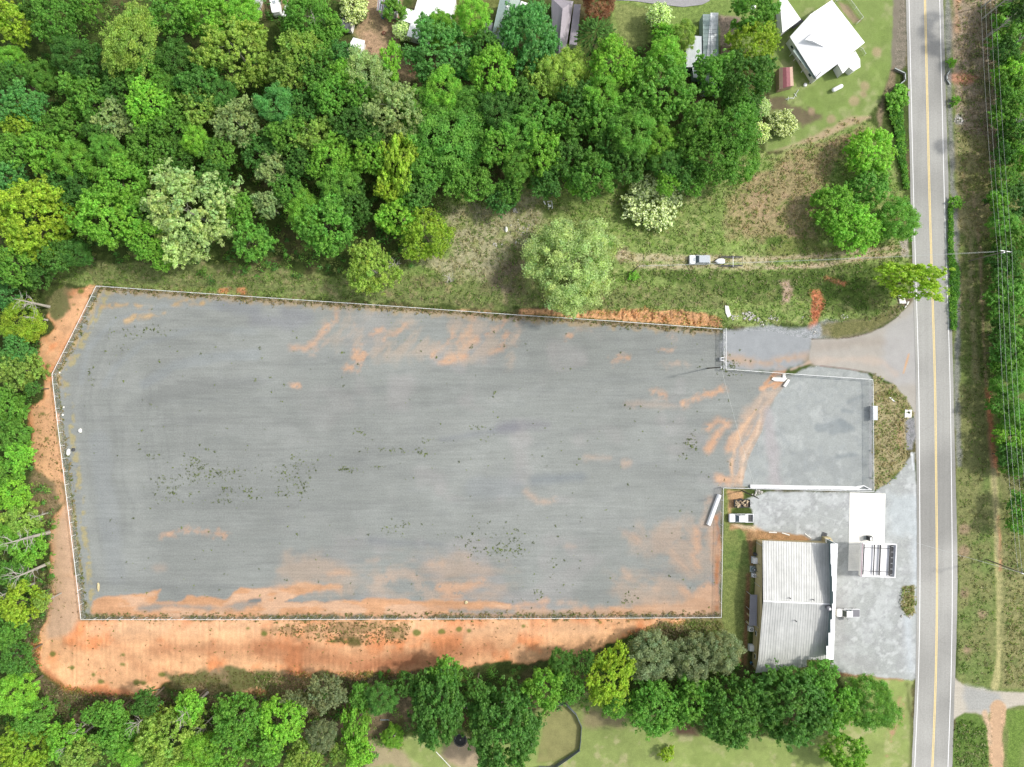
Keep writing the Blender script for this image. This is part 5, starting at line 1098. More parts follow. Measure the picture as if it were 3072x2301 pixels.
def big(t):
    def add(nm, s_, z0, z1, m=M_ROOFW, wall=True, apex=None, za=None):
        w = [P(*p, z1) for p in K8(s_)]
        if apex:
            ap = P(*K8(apex)[0], za); mb = MB(); n = len(w)
            for i in range(n): mb.add([w[i], w[(i+1) % n], ap], [(0,1,2)])
            lb(mb, nm, m, t)
        else:
            o = roof_planes(nm, [w], m, None); o.parent = t; local(o, t)
        if wall: o = walls_under([tuple(p) for p in w], None, M_SIDE, .3); o.parent = t; local(o, t)
    add('porch_roof', "600,985 860,1220 1050,1565 985,1640 545,1052", 0, 2.7, M_SAGE, wall=False)
    add('wing_roof', "1840,1060 1935,1230 1700,1390 1580,1520 1470,1320", 0, 3.1)
    add('entry_roof', "1700,1385 1935,1230 1940,1390 1800,1475", 0, 2.8)
    add('cross_gable', "790,825 950,680 1200,975", 0, 4.6, apex="960,850", za=4.95, wall=False)
    for a, b in ((640,1160),(800,1400),(560,1060),(975,1630)):
        p = P(*K8("%d,%d" % (a, b))[0], 2.6); mb = MB(); mb.tube([(p.x+.1, p.y+.1, 0), (p.x+.1, p.y+.1, 2.6)], .08, 8); lb(mb, 'porch_post', M_WHITE, t)
    p = P(*K8("1640,795")[0], 4.0); mb = MB(); mb.cyl((p.x, p.y, 4.4), .08, .9, 8); lb(mb, 'vent_pipe', M_GALV, t)
    a_, b_ = P(*K8("985,1640")[0], 3.0), P(*K8("1125,1485")[0], 4.2); mb = MB(); mb.tube([a_, b_], .06, 6); lb(mb, 'mast', M_CH, t)
house('big white metal-roofed house with several gables near the road at the top', 'house', 'house', K8("1350,0 2032,880 1040,1640 480,760"), 3.2, K8("900,300 1560,1260"), 4.9, M_ROOFW, M_SIDE, extra=big, hip=True)
house('white-roofed garage just upper left of the big white house', 'garage', 'garage', K8("270,0 430,0 712,402 330,680"), 3.0, None, 0, M_ROOFW, M_SIDE)
t = thing('deck', 'narrow dark timber steps between the white garage and the big white house', 'deck', P(*K8("610,520")[0], 0)); mb = MB(); A, B = [P(*p, 0) - Vector(t.location) for p in K8("500,600 720,440")]; an = math.atan2((B-A).y, (B-A).x)
for k in range(5): mb.box((0 + (k-2)*.18*math.sin(an), 0 - (k-2)*.18*math.cos(an), .5+k*.06), ((B-A).length, .16, .05), an)
mb.build('boards', M_CH, t)
for x in (A, B):
    mb = MB(); mb.box((x.x*.8, x.y*.8, .35), (.12,.12,.7)); mb.build('post', M_WOOD, t)
fence('low chain-link pen beside the big white house', K8("1400,60 1460,20") + K8("1640,-20 1950,405 1840,505")[0:0] + K8("1660,0 1955,405 1845,510"), h=1.2, step=2.5, rail=.03)
fence('tiny green-tinted wire pen at the right corner of the big white house', K8("1880,1005 1950,1040 2010,1150"), h=1.0, step=1.5, rail=.025)
K9 = lambda s_: [(2000 + float(t_.split(',')[0])/5.523, float(t_.split(',')[1])/5.523) for t_ in s_.split()]
house('long narrow mobile home with streaked white roof under the dark tree', 'mobile_home', 'mobile home', K9("597,210 860,210 868,1520 612,1520"), 3.3, K9("728,210 740,1520"), 3.65, M_TRAIL, M_SIDEG, ribs=None)
mbt = bpy.data.objects
def seams(nm, A, B, C_, D_, n, z, par, m=M_CH):    # thin dark sheet laps across a roof
    mb = MB()
    for i in range(1, n): a = A.lerp(D_, i/n); b = B.lerp(C_, i/n); mb.tube([a + Vector((0,0,z)), b + Vector((0,0,z))], .018, 4)
    return lb(mb, nm, m, par)
par = [o for o in bpy.data.objects if o.name.startswith('mobile_home')][0]
e = [P(*p, 3.3) for p in K9("597,210 860,210 868,1520 612,1520")]; r0, r1 = P(*K9("728,210")[0], 3.65), P(*K9("740,1520")[0], 3.65)
seams('roof_lap', e[0], r0, r1, e[3], 19, .02, par, M_GREYR); seams('roof_lap', r0, e[1], e[2], r1, 19, .02, par, M_GREYR)
house('flat pale grey addition on the left side of the streaked mobile home', 'shed_addition', 'shed', K9("455,592 585,600 592,1108 325,1112 322,775"), 2.9, None, 0, M_TRAIL, M_SIDEG)
house('small pale roof joined below the grey addition', 'shed_addition', 'shed', K9("425,1110 598,1110 600,1285 445,1285"), 2.7, None, 0, M_TRAIL, M_SIDEG)
t = thing('deck', 'brown timber deck with steps on the right side of the mobile home', 'deck', P(*K9("965,870")[0], 0)); mb = MB()
for k in range(14): mb.box((0, -1.1+k*.17, .55), (2.5, .15, .05))
mb.build('boards', M_WOOD, t); mb = MB()
for k in range(4): mb.box((1.5+k*.28, 0, .45-k*.12), (.26, 2.3, .05))
mb.build('step', M_WOOD, t)
for x in (-1.1, 1.1):
    mb = MB(); mb.box((x, 1.2, .55), (.1,.1,1.1)); mb.build('post', M_WOOD, t)
def tank(label, nx, ny, L, r, ang, name='gas_tank', z=.25):
    t = thing(name, label, 'gas tank', G(nx, ny), rz=ang); mb = MB(); rings = []
    prof = [(-L/2, .02), (-L/2+r*.15, r*.55), (-L/2+r*.45, r*.87), (-L/2+r, r), (L/2-r, r), (L/2-r*.45, r*.87), (L/2-r*.15, r*.55), (L/2, .02)]
    mb.tube([(x, 0, z+r) for x, _ in prof], [w for _, w in prof], 16); mb.build('shell', M_ROOFW, t, smooth=True)
    mb = MB(); mb.cyl((0,0,z+2*r+.03), .14, .14, 12); mb.build('valve_dome', M_GALV, t)
    for x in (-L*.28, L*.28): mb = MB(); mb.box((x, 0, z*.6), (.12, r*1.2, z*1.3)); mb.build('foot', M_CONC2, t)
tank('upright-lying white gas tank in the shade left of the mobile home', 2000+95/5.523, 882/5.523, 2.3, .42, R(88)); tank('long white gas tank tilted on the lawn below the big white house', *PZ(3,0,"586,772")[0], 2.9, .5, R(27))
t = thing('well_cover', 'round white well cover on the lawn between red shed and gas tank', 'well cover', G(*PZ(3,0,"317,736")[0])); mb = MB(); mb.lathe([(.42,0),(.42,.4),(.3,.5)], 18); mb.build('lid', M_ROOFW, t); mb = MB(); mb.cyl((0,0,.52), .06, .08, 8); mb.build('cap', M_GALV, t)
for a, b, ang, lab in ((240,815,60,'small grey pipe cross on the lawn below the red shed'), (180,855,8,'grey metal scrap with a long arm on the lawn above the bushes')):
    t = thing('scrap_metal', lab, 'scrap', G(*PZ(3,0,"%d,%d" % (a, b))[0]), rz=R(ang)); mb = MB(); mb.tube([(-.9,0,.15),(.2,.1,.3),(1.2,0,.15)], .06, 6); mb.build('bar', M_GALV, t); mb = MB(); mb.tube([(-.4,-.4,.2),(-.1,.5,.2)], .06, 6); mb.build('strut', M_GALV, t)
KA_ = lambda s_: PW(1400, 0, 400, s_)
house('house with ribbed mauve hip roof beside the dark conifer', 'house', 'house', KA_("1405,-30 1770,20 1640,850 1440,850"), 3.1, KA_("1590,140 1520,900"), 4.9, M_MAUVE, M_SIDE, ribs=(.45,.09,.035,0), hip=True)
house('ribbed mauve lean-to roof between the mauve house and the dark conifer', 'carport', 'carport', KA_("1778,68 1892,72 1825,745 1700,735"), 2.7, None, 0, M_MAUVE, M_SIDE, ribs=(.45,.08,.03,0), openings_=False)
house('long sage green mobile home with white roof vents behind the large round tree', 'mobile_home', 'mobile home', KA_("548,-40 905,-40 612,850 385,690"), 3.2, KA_("730,-40 520,800"), 3.7, M_SAGE, M_SIDEG)
par = [o for o in bpy.data.objects if o.name.startswith('mobile_home')][-1]
for a, b in ((675,112),(614,325),(555,540),(496,745)):
    p = P(*KA_("%d,%d" % (a, b))[0], 3.6); mb = MB(); mb.box((p.x, p.y, 3.68), (.4,.4,.25), R(20)); lb(mb, 'roof_vent', M_WHITE, par)
house('small bright white porch roof on the right of the sage mobile home', 'porch', 'porch', KA_("903,15 1008,50 965,180 872,140"), 2.8, None, 0, M_ROOFW, M_SIDE, openings_=False)
house('flat grey carport roof at the left of the sage mobile home', 'carport', 'carport', KA_("268,352 442,380 402,610 200,592"), 2.5, None, 0, M_GREYR, M_SIDE, openings_=False)
house('small shed with half dark, half pale roof deep among the trees', 'shed', 'shed', KA_("92,1480 480,1560 400,1800 60,1720"), 2.4, KA_("82,1600 460,1655"), 2.9, M_SLATE, M_SIDE, openings_=False)
KB = lambda s_: PW(1000, 0, 400, s_)
def flatplus(t):
    for nm, s_ in (('east_wing_roof', "1700,-40 2045,-40 1950,295 1692,215"), ('west_wing_roof', "1195,130 1352,178 1280,385 1135,335")):
        w = [P(*p, 3.05) for p in KB(s_)]; o = roof_planes('wing_roof', [w], M_ROOFW, None); o.parent = t; local(o, t); o = walls_under([tuple(p) for p in w], None, M_SIDE, .3); o.parent = t; local(o, t)
house('flat white L-shaped house behind the bushy light green tree', 'house', 'house', KB("1405,-40 1765,-40 1560,690 1215,592"), 3.15, None, 0, M_ROOFW, M_SIDE, extra=flatplus)
def stripes(t):
    A, B, C_, D_ = [P(*p, 2.75) for p in KB("740,-20 1095,-20 1035,240 720,172")]; 
    mb = MB(); mb2 = MB()
    for i in range(9):
        a = A.lerp(B, (i+.5)/9.5); b = D_.lerp(C_, (i+.5)/9.5); (mb if i % 2 else mb2).tube([a + Vector((0,0,.02)), b + Vector((0,0,.02))], .07, 4)
    lb(mb, 'dark_rib', M_SLATE, t); lb(mb2, 'rust_rib', M_RED, t)
house('carport with striped white and grey roof above the blue drum', 'carport', 'carport', KB("740,-20 1095,-20 1035,240 720,172"), 2.7, None, 0, M_TRAIL, M_SIDE, extra=stripes, openings_=False)
house('grey ribbed shed with white side wall under the leaning oak', 'shed', 'shed', KB("150,275 340,320 292,488 110,450"), 2.5, KB("140,360 318,402"), 2.9, M_GREYR, M_ROOFW, openings_=False)
house('low bright white roof half hidden by leaves below the grey shed', 'shed', 'shed', KB("330,620 525,672 470,905 200,850"), 2.0, None, 0, M_ROOFW, M_SIDE, openings_=False)
t = thing('barrel', 'bright blue drum on the grass below the striped carport', 'drum', G(*KB("825,295")[0])); mb = MB(); mb.lathe([(.36,0),(.4,.4),(.36,.85)], 18); mb.build('body', M_BLUE, t); mb = MB(); mb.cyl((0,0,.87), .3, .04, 16); mb.build('lid', M_CARG, t)
t = thing('fire_pit', 'rusty fire pit on the worn lawn left of the pale bush', 'fire pit', G(*KB("842,555")[0])); mb = MB(); mb.lathe([(.25,0),(.42,.3),(.45,.4),(.3,.35)], 14); mb.build('bowl', mat('rusty_iron', (.16,.06,.035), .9, var=.3), t); mb = MB(); mb.cyl((.1,-.1,.42), .18, .05, 8); mb.build('ash', M_WOOD, t)
t = thing('ladder', 'wooden frame of thin poles lying left of the slim bright tree', 'frame', G(*KB("600,850")[0]), rz=R(-6)); mb = MB()
for x in (-.3, .1, .4): mb.tube([(x,-1.0,.1),(x+.05,1.0,.15)], .04, 5)
mb.build('pole', M_WOOD, t); mb = MB(); [mb.tube([(-.4,y,.16),(.5,y,.16)], .03, 5) for y in (-.7, 0, .7)]; mb.build('rung', M_WOOD, t)
tank('pale tank half hidden above the slim bright green tree', *KB("1075,785")[0], 1.6, .4, R(-20))
house('white shed roof corner at the top edge by bare clay', 'shed', 'shed', [(745,-70),(790,-50),(776,2),(766,26),(750,0)], 2.6, None, 0, M_TRAIL, M_SIDE, openings_=False)
KC = lambda s_: [(700 + float(t_.split(',')[0])/3.1725, float(t_.split(',')[1])/3.1725) for t_ in s_.split()]
t = thing('camper_trailer', 'long white camper roof among leaves at the top edge', 'camper', G(*KC("415,40")[0]), rz=R(-80)); mb = MB(); loft(mb, [ring(-3.4,3.4,2.1,.4,.5), ring(-3.4,3.4,2.2,.4,1.4), ring(-3.2,3.2,2.0,.4,2.3)]); mb.build('body', M_ROOFW, t); mb = MB(); mb.box((0.8,0,2.36), (.7,.7,.12)); mb.build('roof_hatch', M_CARG, t); wheel(t, 0, 1.0); wheel(t, 0, -1.0)
t = thing('canoe', 'slim white boat lying beside the white camper at the top edge', 'boat', G(*KC("502,112")[0]) + Vector((0,0,.1)), rz=R(-105)); mb = MB(); ol = [(-2.2,0),(-1.2,.4),(0,.5),(1.2,.4),(2.2,0),(1.2,-.4),(0,-.5),(-1.2,-.4)]; loft(mb, [[(x*.9,y*.7,0) for x,y in ol], [(x,y,.35) for x,y in ol]]); mb.build('hull', M_ROOFW, t); mb = MB(); mb.box((0,0,.37), (.25,.8,.03)); mb.build('thwart', M_WOOD, t)
# red gambrel shed
c = [P(*p, 2.2) for p in PZ(3,0,"95,578 212,575 222,740 96,770")]; t = thing('garden_shed', 'little red-roofed barn shed on the lawn left of the big white house', 'shed', (sum(p.x for p in c)/4, sum(p.y for p in c)/4, 0))
q1 = [P(*p, 2.75) for p in PZ(3,0,"128,582 188,580 195,742 130,762")]; rg = [P(*p, 3.0) for p in PZ(3,0,"158,582 163,750")]
o = roof_planes('roof', [[q1[0], rg[0], rg[1], q1[3]], [rg[0], q1[1], q1[2], rg[1]]], M_RED, None); o.parent = t; local(o, t)
o = roof_planes('side_roof', [[c[0], q1[0], q1[3], c[3]], [q1[1], c[1], c[2], q1[2]]], mat('pinkish_tan_siding', alb(212,180,158), .8, var=.08), None); o.parent = t; local(o, t)
w = walls_under([tuple(p) for p in c], None, bpy.data.materials['pinkish_tan_siding'], .12); w.parent = t; local(w, t)
# trampoline, garden screen, white pipe, old chair
t = thing('trampoline', 'round black trampoline with net posts on the bare lawn', 'trampoline', G(*PZ(1,3,"1766,1412")[0])); mb = MB(); mb.cyl((0,0,.75), 1.35, .04, 28); mb.build('mat', M_BLACK, t); mb = MB(); pts = [(1.5*math.cos(a), 1.5*math.sin(a), .78) for a in np.linspace(0, 2*math.pi, 29)]; mb.tube(pts, .12, 6, False); mb.build('pad', M_CH, t)
for k in range(6):
    a = k*math.pi/3+.3; mb = MB(); mb.tube([(1.5*math.cos(a),1.5*math.sin(a),0),(1.5*math.cos(a),1.5*math.sin(a),2.3)], .03, 6); mb.build('net_post', M_GALV, t)
mb = MB(); mb.tube([(-.2,.05,.8),(.15,.2,.85)], .05, 5); mb.tube([(-.1,.2,.8),(.1,-.05,.85)], .04, 5); mb.build('branch', M_PALEBARK, t)
def screen(label, pts, h=1.6):
    w = [G(*p) for p in pts]; c = w[0]; t = thing('privacy_fence', label, 'fence', c)
    for a, b in zip(w[:-1], w[1:]):
        d = b-a; an = math.atan2(d.y, d.x); m_ = (a+b)/2-c; mb = MB(); n = max(2, int(d.length/.28))
        for i in range(n): p = (a.lerp(b, (i+.5)/n) - c); mb.box((p.x, p.y, h/2), (d.length/n-.02, .05, h), an)
        mb.build('panel', M_GREYF, t); mb = MB(); p = a-c; mb.box((p.x, p.y, h/2+.05), (.14,.14,h+.1), an); mb.build('post', M_GREYF, t)
M_GREYF = mat('grey_fence_boards', alb(142,152,160), .8, var=.12, scale=1.5)
screen('curved grey board fence round the small garden below the bright lime tree', PZ(2,3,"285,1132 400,1100 460,1098 550,1190 598,1300 590,1420 580,1500 500,1555 370,1640"))
screen('dark grey board fence at the bottom edge right of the big dark oak', PZ(2,3,"370,1644 300,1650 232,1645"))
beam_thing('plank_walk', 'thin pale plank line on bare soil at the bottom edge near the trampoline', 'board', G(*PZ(1,3,"1555,1525")[0]), G(*PZ(1,3,"1680,1657")[0]), .18, .1, M_CONC)
t = thing('broken_chair', 'white broken chair frame among weeds above the big pale tree', 'chair', G(*PZ(2,1,"318,115")[0]), rz=R(6)); mb = MB(); mb.tube([(-.3,-.9,.3),(.75,-.9,.3),(.75,.9,.3),(-.3,.8,.3)], .09, 6); mb.build('frame_tube', M_ROOFW, t); mb = MB(); mb.box((.1,-.35,.3), (.8,.5,.08), .4); mb.box((-.1,.1,.4), (.4,.3,.08), 1.1); mb.build('seat', M_WHITE, t); mb = MB(); mb.box((-1.0,.6,.4), (.25,.9,.15), .4); mb.build('arm', M_WHITE, t)
for a, b, c_, d_, lab in ((290,18,360,12,'grey plank lying above the broken white chair'),):
    beam_thing('plank', lab, 'board', G(*PZ(2,1,"%d,%d" % (a, b))[0]), G(*PZ(2,1,"%d,%d" % (c_, d_))[0]), .2, .15, M_GREYF)
beam_thing('fallen_log', 'curved pale fallen branch at the lower edge of the red clay bank', 'log', G(*PZ(0,3,"1280,1003")[0]), G(*PZ(0,3,"1375,985")[0]), .16, .2, M_PALEBARK)
beam_thing('fallen_log', 'grey log among shadows left of the trampoline at the bottom', 'log', G(*PZ(1,3,"1075,1247")[0]), G(*PZ(1,3,"1148,1247")[0]), .25, .25, M_GREYF)
# ================================================================ TREES
def leaf_mat():
    m, nt, b, out = nodes('foliage'); oi = N(nt, 'ShaderNodeObjectInfo'); at = N(nt, 'ShaderNodeAttribute'); at.attribute_name = 'leaf'
    o = mix_mul(nt, oi.outputs['Color'], at.outputs['Color'])
    nt.links.new(o, b.inputs['Base Color']); b.inputs['Roughness'].default_value = .55; b.inputs['Specular IOR Level'].default_value = .35
    tr = N(nt, 'ShaderNodeBsdfTranslucent'); mx = N(nt, 'ShaderNodeMixShader'); mx.inputs[0].default_value = .48
    g = N(nt, 'ShaderNodeMix', data_type='RGBA', blend_type='MULTIPLY'); g.inputs[0].default_value = 1; g.inputs[7].default_value = (1.35, 1.35, .8, 1); nt.links.new(o, g.inputs[6]); nt.links.new(g.outputs[2], tr.inputs[0])
    nt.links.new(b.outputs[0], mx.inputs[1]); nt.links.new(tr.outputs[0], mx.inputs[2]); nt.links.new(mx.outputs[0], out.inputs[0]); return m
M_LEAF = leaf_mat()
def unit(v): return v / (np.linalg.norm(v, axis=-1, keepdims=True) + 1e-9)
def leaves_mesh(name, c, nrm, size, col, asp=1.5, rng=RNG):
    n = len(c); r = unit(rng.normal(size=(n, 3))); a = unit(np.cross(nrm, r)); b = np.cross(nrm, a); s = size[:, None]
    # a pointed four-cornered leaf cluster, folded a little on its rib
    v = np.stack([c - a*s*asp*.5, c + b*s*.5 - nrm*s*.12, c + a*s*asp*.5, c - b*s*.5 - nrm*s*.12], 1).reshape(-1, 3)
    f = np.arange(4*n).reshape(-1, 4); return np_mesh(name, v, f, np.repeat(col, 4, 0), attr='leaf', smooth=False, mat_=M_LEAF)
def crown(name, seed, K, rc, leaf, per, style='broad', hue=.055, flower=None, lb=1.0):
    rng = np.random.default_rng(seed); d = unit(rng.normal(size=(K*3, 3))); d = d[d[:, 2] > -.45][:K]
    lob = 1 + lb*.11*np.sin(3*np.arctan2(d[:, 1], d[:, 0]) + rng.random()*6) + lb*.08*np.sin(5*np.arctan2(d[:, 1], d[:, 0]) + rng.random()*6)
    rad = np.clip(rng.normal(.82, .12, len(d)), .35, 1.02) * lob
    if style == 'conifer': rad = rng.uniform(.15, 1, len(d)); z = 1 - rad*1.2; 
    c = d * rad[:, None]; c[:, 2] *= .95
    if style == 'conifer': hyp = np.linalg.norm(d[:, :2], axis=1); c[:, 0] = d[:, 0]/hyp*rad; c[:, 1] = d[:, 1]/hyp*rad; c[:, 2] = z
    r_c = rng.uniform(rc*.65, rc*1.35, len(c)); L = rng.normal(size=(len(c), per, 3)); L[..., 2] += .35; L = unit(L)
    if style == 'conifer':
        out_ = unit(np.stack([c[:, 0], c[:, 1], np.full(len(c), .15)], -1)); t = rng.uniform(-1, 1, (len(c), per)); pos = c[:, None] + out_[:, None]*t[..., None]*(r_c*2.2)[:, None, None] + L*(r_c*.35)[:, None, None]
        nrm = unit(L + np.array([0,0,.8]))
    elif style == 'wispy':
        q_ = rng.random((len(c), per))**.6; pos = c[:, None] + L*(r_c*1.3)[:, None, None]*q_[..., None]; nrm = unit(L*.4 + rng.normal(size=L.shape)*.5 + np.array([0,0,.6]))
    else:
        sub = rng.normal(size=(len(c), 7, 3)) * r_c[:, None, None] * np.array([.62, .62, .5]); pick = rng.integers(0, 7, (len(c), per)); ctr = sub[np.arange(len(c))[:, None], pick]; pos = c[:, None] + ctr + L*r_c[:, None, None]*rng.uniform(.22, .52, (len(c), per))[..., None]; nrm = unit(L + rng.normal(size=L.shape)*.5 + np.array([0,0,.35]))
    pos = pos.reshape(-1, 3); nrm = nrm.reshape(-1, 3); n = len(pos)
    cv = np.repeat(rng.normal(1, .10, len(c)), per) * rng.normal(1, .2, n); hv = np.repeat(rng.normal(0, hue, len(c)), per) + rng.normal(0, hue*.5, n)
    col = np.stack([cv*(1 + hv), cv, cv*(1 - hv*.6)], -1)
    if flower is not None:
        m = (rng.random(n) < flower) & (pos[:, 2] > -.1); col[m] = np.array([4.0, 3.2, 7.0])*rng.normal(1, .1, (m.sum(), 1))
    return leaves_mesh(name, pos, nrm, rng.uniform(leaf*.7, leaf*1.35, n), np.clip(col, .3, 11), rng=rng)
CR = {'s': [crown('crown', 100+i, 34, .25, .085, 150) for i in range(4)],
      'm': [crown('crown', 200+i, 90, .17, .052, 165) for i in range(7)],
      'l': [crown('crown', 300+i, 210, .115, .034, 130) for i in range(5)],
      'w': [crown('crown', 400+i, 220, .12, .036, 100, 'wispy') for i in range(4)],
      'W': [crown('crown', 450+i, 420, .095, .026, 100, 'wispy', lb=1.1) for i in range(2)],
      'r': [crown('crown', 700+i, 190, .13, .038, 150, lb=.3) for i in range(3)],
      'c': [crown('crown', 500+i, 190, .05, .045, 80, 'conifer', hue=.04) for i in range(2)],
      'f': [crown('crown', 600+i, 120, .19, .055, 150, flower=.6, lb=.4) for i in range(2)]}
def trunk_mesh(seed, m=None, bare=False):
    r = random.Random(seed); mb = MB(); bend = (r.uniform(-.03,.03), r.uniform(-.03,.03))
    top = .97 if bare else .82
    mb.tube([(0,0,-.03),(0,0,.02),(bend[0]*.5,bend[1]*.5,.3),(bend[0],bend[1],.6),(bend[0]*1.3,bend[1]*1.3,top)], [.034,.024,.018,.012,.003], 7)
    for i in range(14 if bare else 8):
        a = r.uniform(0, 6.28); z = r.uniform(.45 if not bare else .35, .85); L = (r.uniform(.10,.2) if bare else r.uniform(.12,.24)); w = .007*(1.3-z)
        p0 = (bend[0]*z*1.2, bend[1]*z*1.2, z); p1 = (p0[0]+math.cos(a)*L*.5, p0[1]+math.sin(a)*L*.5, z+L*.35); p2 = (p0[0]+math.cos(a+.3)*L, p0[1]+math.sin(a+.3)*L, z+L*.75)
        mb.tube([p0, p1, p2], [w, w*.6, .001], 5)
        if bare:
            for k in range(2): b2 = a + r.uniform(-1,1); mb.tube([p1, (p1[0]+math.cos(b2)*L*.45, p1[1]+math.sin(b2)*L*.45, p1[2]+L*.3)], [w*.5, .0006], 4)
    return mb.mesh('trunk', m or M_BARK)
TR = [trunk_mesh(i) for i in range(4)]; TRP = [trunk_mesh(20+i, M_PALEBARK) for i in range(2)]; TRB = [trunk_mesh(40+i, M_PALEBARK, True) for i in range(4)]
TONE = {'Y': ('bright yellow-green', (158,200,66)), 'L': ('light green', (126,184,66)), 'M': ('mid green', (104,160,62)), 'D': ('dark green', (84,136,56)),
        'P': ('pale silvery green', (156,192,122)), 'O': ('olive green', (138,176,78)), 'B': ('blue-green', (96,160,80)), 'G': ('grey-green', (122,144,98)),
        'R': ('reddish brown', (138,108,74)), 'W': ('cream-flowered', (120,150,80))}
TREES = []      # (ovx, ovy, radius, tone, style, height or None, label or None, stretch)
def T(s_, default='m', c=None, r=None):
    """compact list: x,y,r,TONE[style][:height] in overview pixels, or quarter-zoom pixels when c,r given"""
    for t_ in s_.split():
        a = t_.split(','); x, y, rad = float(a[0]), float(a[1]), float(a[2]); k = a[3]; h = float(a[4]) if len(a) > 4 else None
        if c is not None: px, py = q(c, r, x, y); x, y = px/1.38878, py/1.38878; rad = rad/3.994
        st = k[1:] or None; TREES.append([x, y, rad, k[0], st, h, None, None])
def TL(x, y, rad, k, label, h=None, st=None, stretch=None): TREES.append([x, y, rad, k, st, h, label, stretch])
# named, easily told trees
TL(275, 88, 60, 'O', 'sparse pale olive tree whose bare trunk leans out to the lower right, upper left wood', 17, 'w', (.85, 1.25, 25))
TL(505, 105, 76, 'O', 'broad yellowish olive tree left of the white camper at the top', 15, 'l')
TL(405, 455, 95, 'P', 'huge pale silvery tree above the upper left stretch of fence', 15, 'l')
TL(66, 465, 92, 'Y', 'huge lime tree at the left edge above the lot corner', 15, 'l')
TL(48, 268, 40, 'Y', 'small mustard-green tree near the left edge in the upper wood', 11, 'm')
TL(325, 335, 60, 'M', 'wide rounded tree in the middle of the upper left wood', 13, 'l')
TL(848, 237, 62, 'P', 'big pale silvery tree in the wood below the white L-shaped house', 14, 'l')
TL(862, 352, 50, 'Y', 'brightest yellow-green tree in the wood above the field', 14, 'm', (.8, 1.35, 0))
TL(800, 335, 38, 'L', 'light green tree touching the left of the brightest yellow-green tree', 13)
TL(970, 292, 92, 'M', 'very large fine-leaved tree with round crown in the centre of the top wood', 13, 'W')
TL(955, 110, 72, 'B', 'large blue-green tree just below the white L-shaped house', 12, 'l')
TL(955, 62, 38, 'L', 'wispy light green tree hiding the lower corner of the white L-shaped house', 10, 'w')
TL(1145, 78, 64, 'B', 'large rounded blue-green tree between the sage and mauve roofs', 14, 'r', (.95, 1.2, 0))
TL(1287, 72, 42, 'D', 'dark spiky conifer right of the mauve roof', 13, 'c')
TL(1293, 8, 36, 'R', 'reddish brown tree at the top edge above the dark conifer', 9, 'w')
TL(1234, 566, 98, 'P', 'lone huge pale willow-like tree between the field and the lot fence', 13, 'W')
TL(1409, 436, 56, 'W', 'large cream-flowering bush on the open field right of the pale willow', 5, 'f')
TL(700, 482, 60, 'M', 'large knobbly green tree above the lot fence, left of the yellow tree', 14, 'l')
TL(655, 455, 42, 'L', 'light green flank tree at the left of the large knobbly tree', 12)
TL(745, 440, 55, 'D', 'dark rounded tree behind the large knobbly tree', 12)
TL(800, 578, 54, 'O', 'olive tree leaning toward the lot fence with bare twigs beside it', 11, 'l')
TL(863, 465, 42, 'L', 'light green tree at the left of the bright yellow tree by the bare patch', 10)
TL(918, 508, 58, 'Y', 'bright yellow tree at the left edge of the bare rubble patch', 11, 'l')
TL(1972, 604, 52, 'Y', 'yellow-green tree leaning out over the road by the driveway mouth', 13, 'm', (1.35, .75, 14))
TL(1694, 265, 29, 'W', 'round cream-flowering bush below the red shed', 4, 'f')
TL(1645, 232, 20, 'W', 'upper cream-flowering bush at the wood edge left of the round one', 4, 'f')
TL(1642, 285, 22, 'W', 'lower cream-flowering bush at the wood edge left of the round one', 4, 'f')
TL(763, 15, 30, 'W', 'cream-flowering bush at the top edge above the grey ribbed shed', 5, 'f')
TL(869, 66, 21, 'W', 'pale flowering bush against the left side of the white L-shaped house', 3.5, 'f')
TL(1425, 36, 26, 'W', 'cream-flowering tree at the top yard right of the dark conifer', 6, 'f')
TL(1607, 172, 64, 'D', 'large very dark tree overhanging the mobile home and lawn edge', 14, 'l')
TL(1545, 158, 42, 'M', 'tree whose branches cover the lower part of the streaked mobile home', 12)
TL(1425, 195, 80, 'M', 'very large tree left of the streaked mobile home', 14, 'l')
TL(1217, 160, 54, 'O', 'feathery olive tree below the mauve roof', 12, 'W')
TL(1884, 325, 50, 'L', 'topmost round bright tree of the clump left of the road', 8, 'r')
TL(1801, 445, 43, 'L', 'leftmost round bright tree of the clump left of the road', 8, 'r')
TL(1852, 492, 52, 'L', 'lowest round bright tree of the clump left of the road', 9, 'r')
TL(1880, 405, 42, 'M', 'middle tree of the clump left of the road', 7, 'm')
TL(1940, 475, 44, 'M', 'darker feathery tree of the clump, reaching over the road edge', 9, 'w')
TL(1320, 1466, 52, 'Y', 'bright lime tree below the red clay bank, left of the grey-green trees', 12, 'l', (.9, 1.3, 30))
TL(1407, 1422, 56, 'G', 'left one of the three grey-green trees below the clay bank', 9, 'w')
TL(1495, 1425, 50, 'G', 'middle one of the three grey-green trees below the clay bank', 9, 'w')
TL(1562, 1412, 42, 'G', 'right one of the three grey-green trees, nearest the store', 9, 'w')
TL(1088, 1580, 84, 'D', 'huge very dark oak right of the trampoline at the bottom', 15, 'r', (.95, 1.1, 0))
TL(945, 1530, 66, 'D', 'tall dark speckled oak left of the trampoline at the bottom', 14, 'r', (.9, 1.3, 0))
TL(1590, 1540, 74, 'D', 'big dark round tree at the bottom below the store, left of the biggest', 13, 'r')
TL(1717, 1530, 80, 'D', 'biggest round dark tree at the bottom, touching the store roof', 14, 'r')
TL(1810, 1525, 46, 'M', 'fresh green tree at the right side of the biggest bottom tree', 11)
TL(1885, 1525, 54, 'M', 'smooth rounded fresh green tree nearest the road at the bottom', 10, 'W')
TL(1830, 1632, 42, 'L', 'light green tree at the bottom edge left of the road', 9)
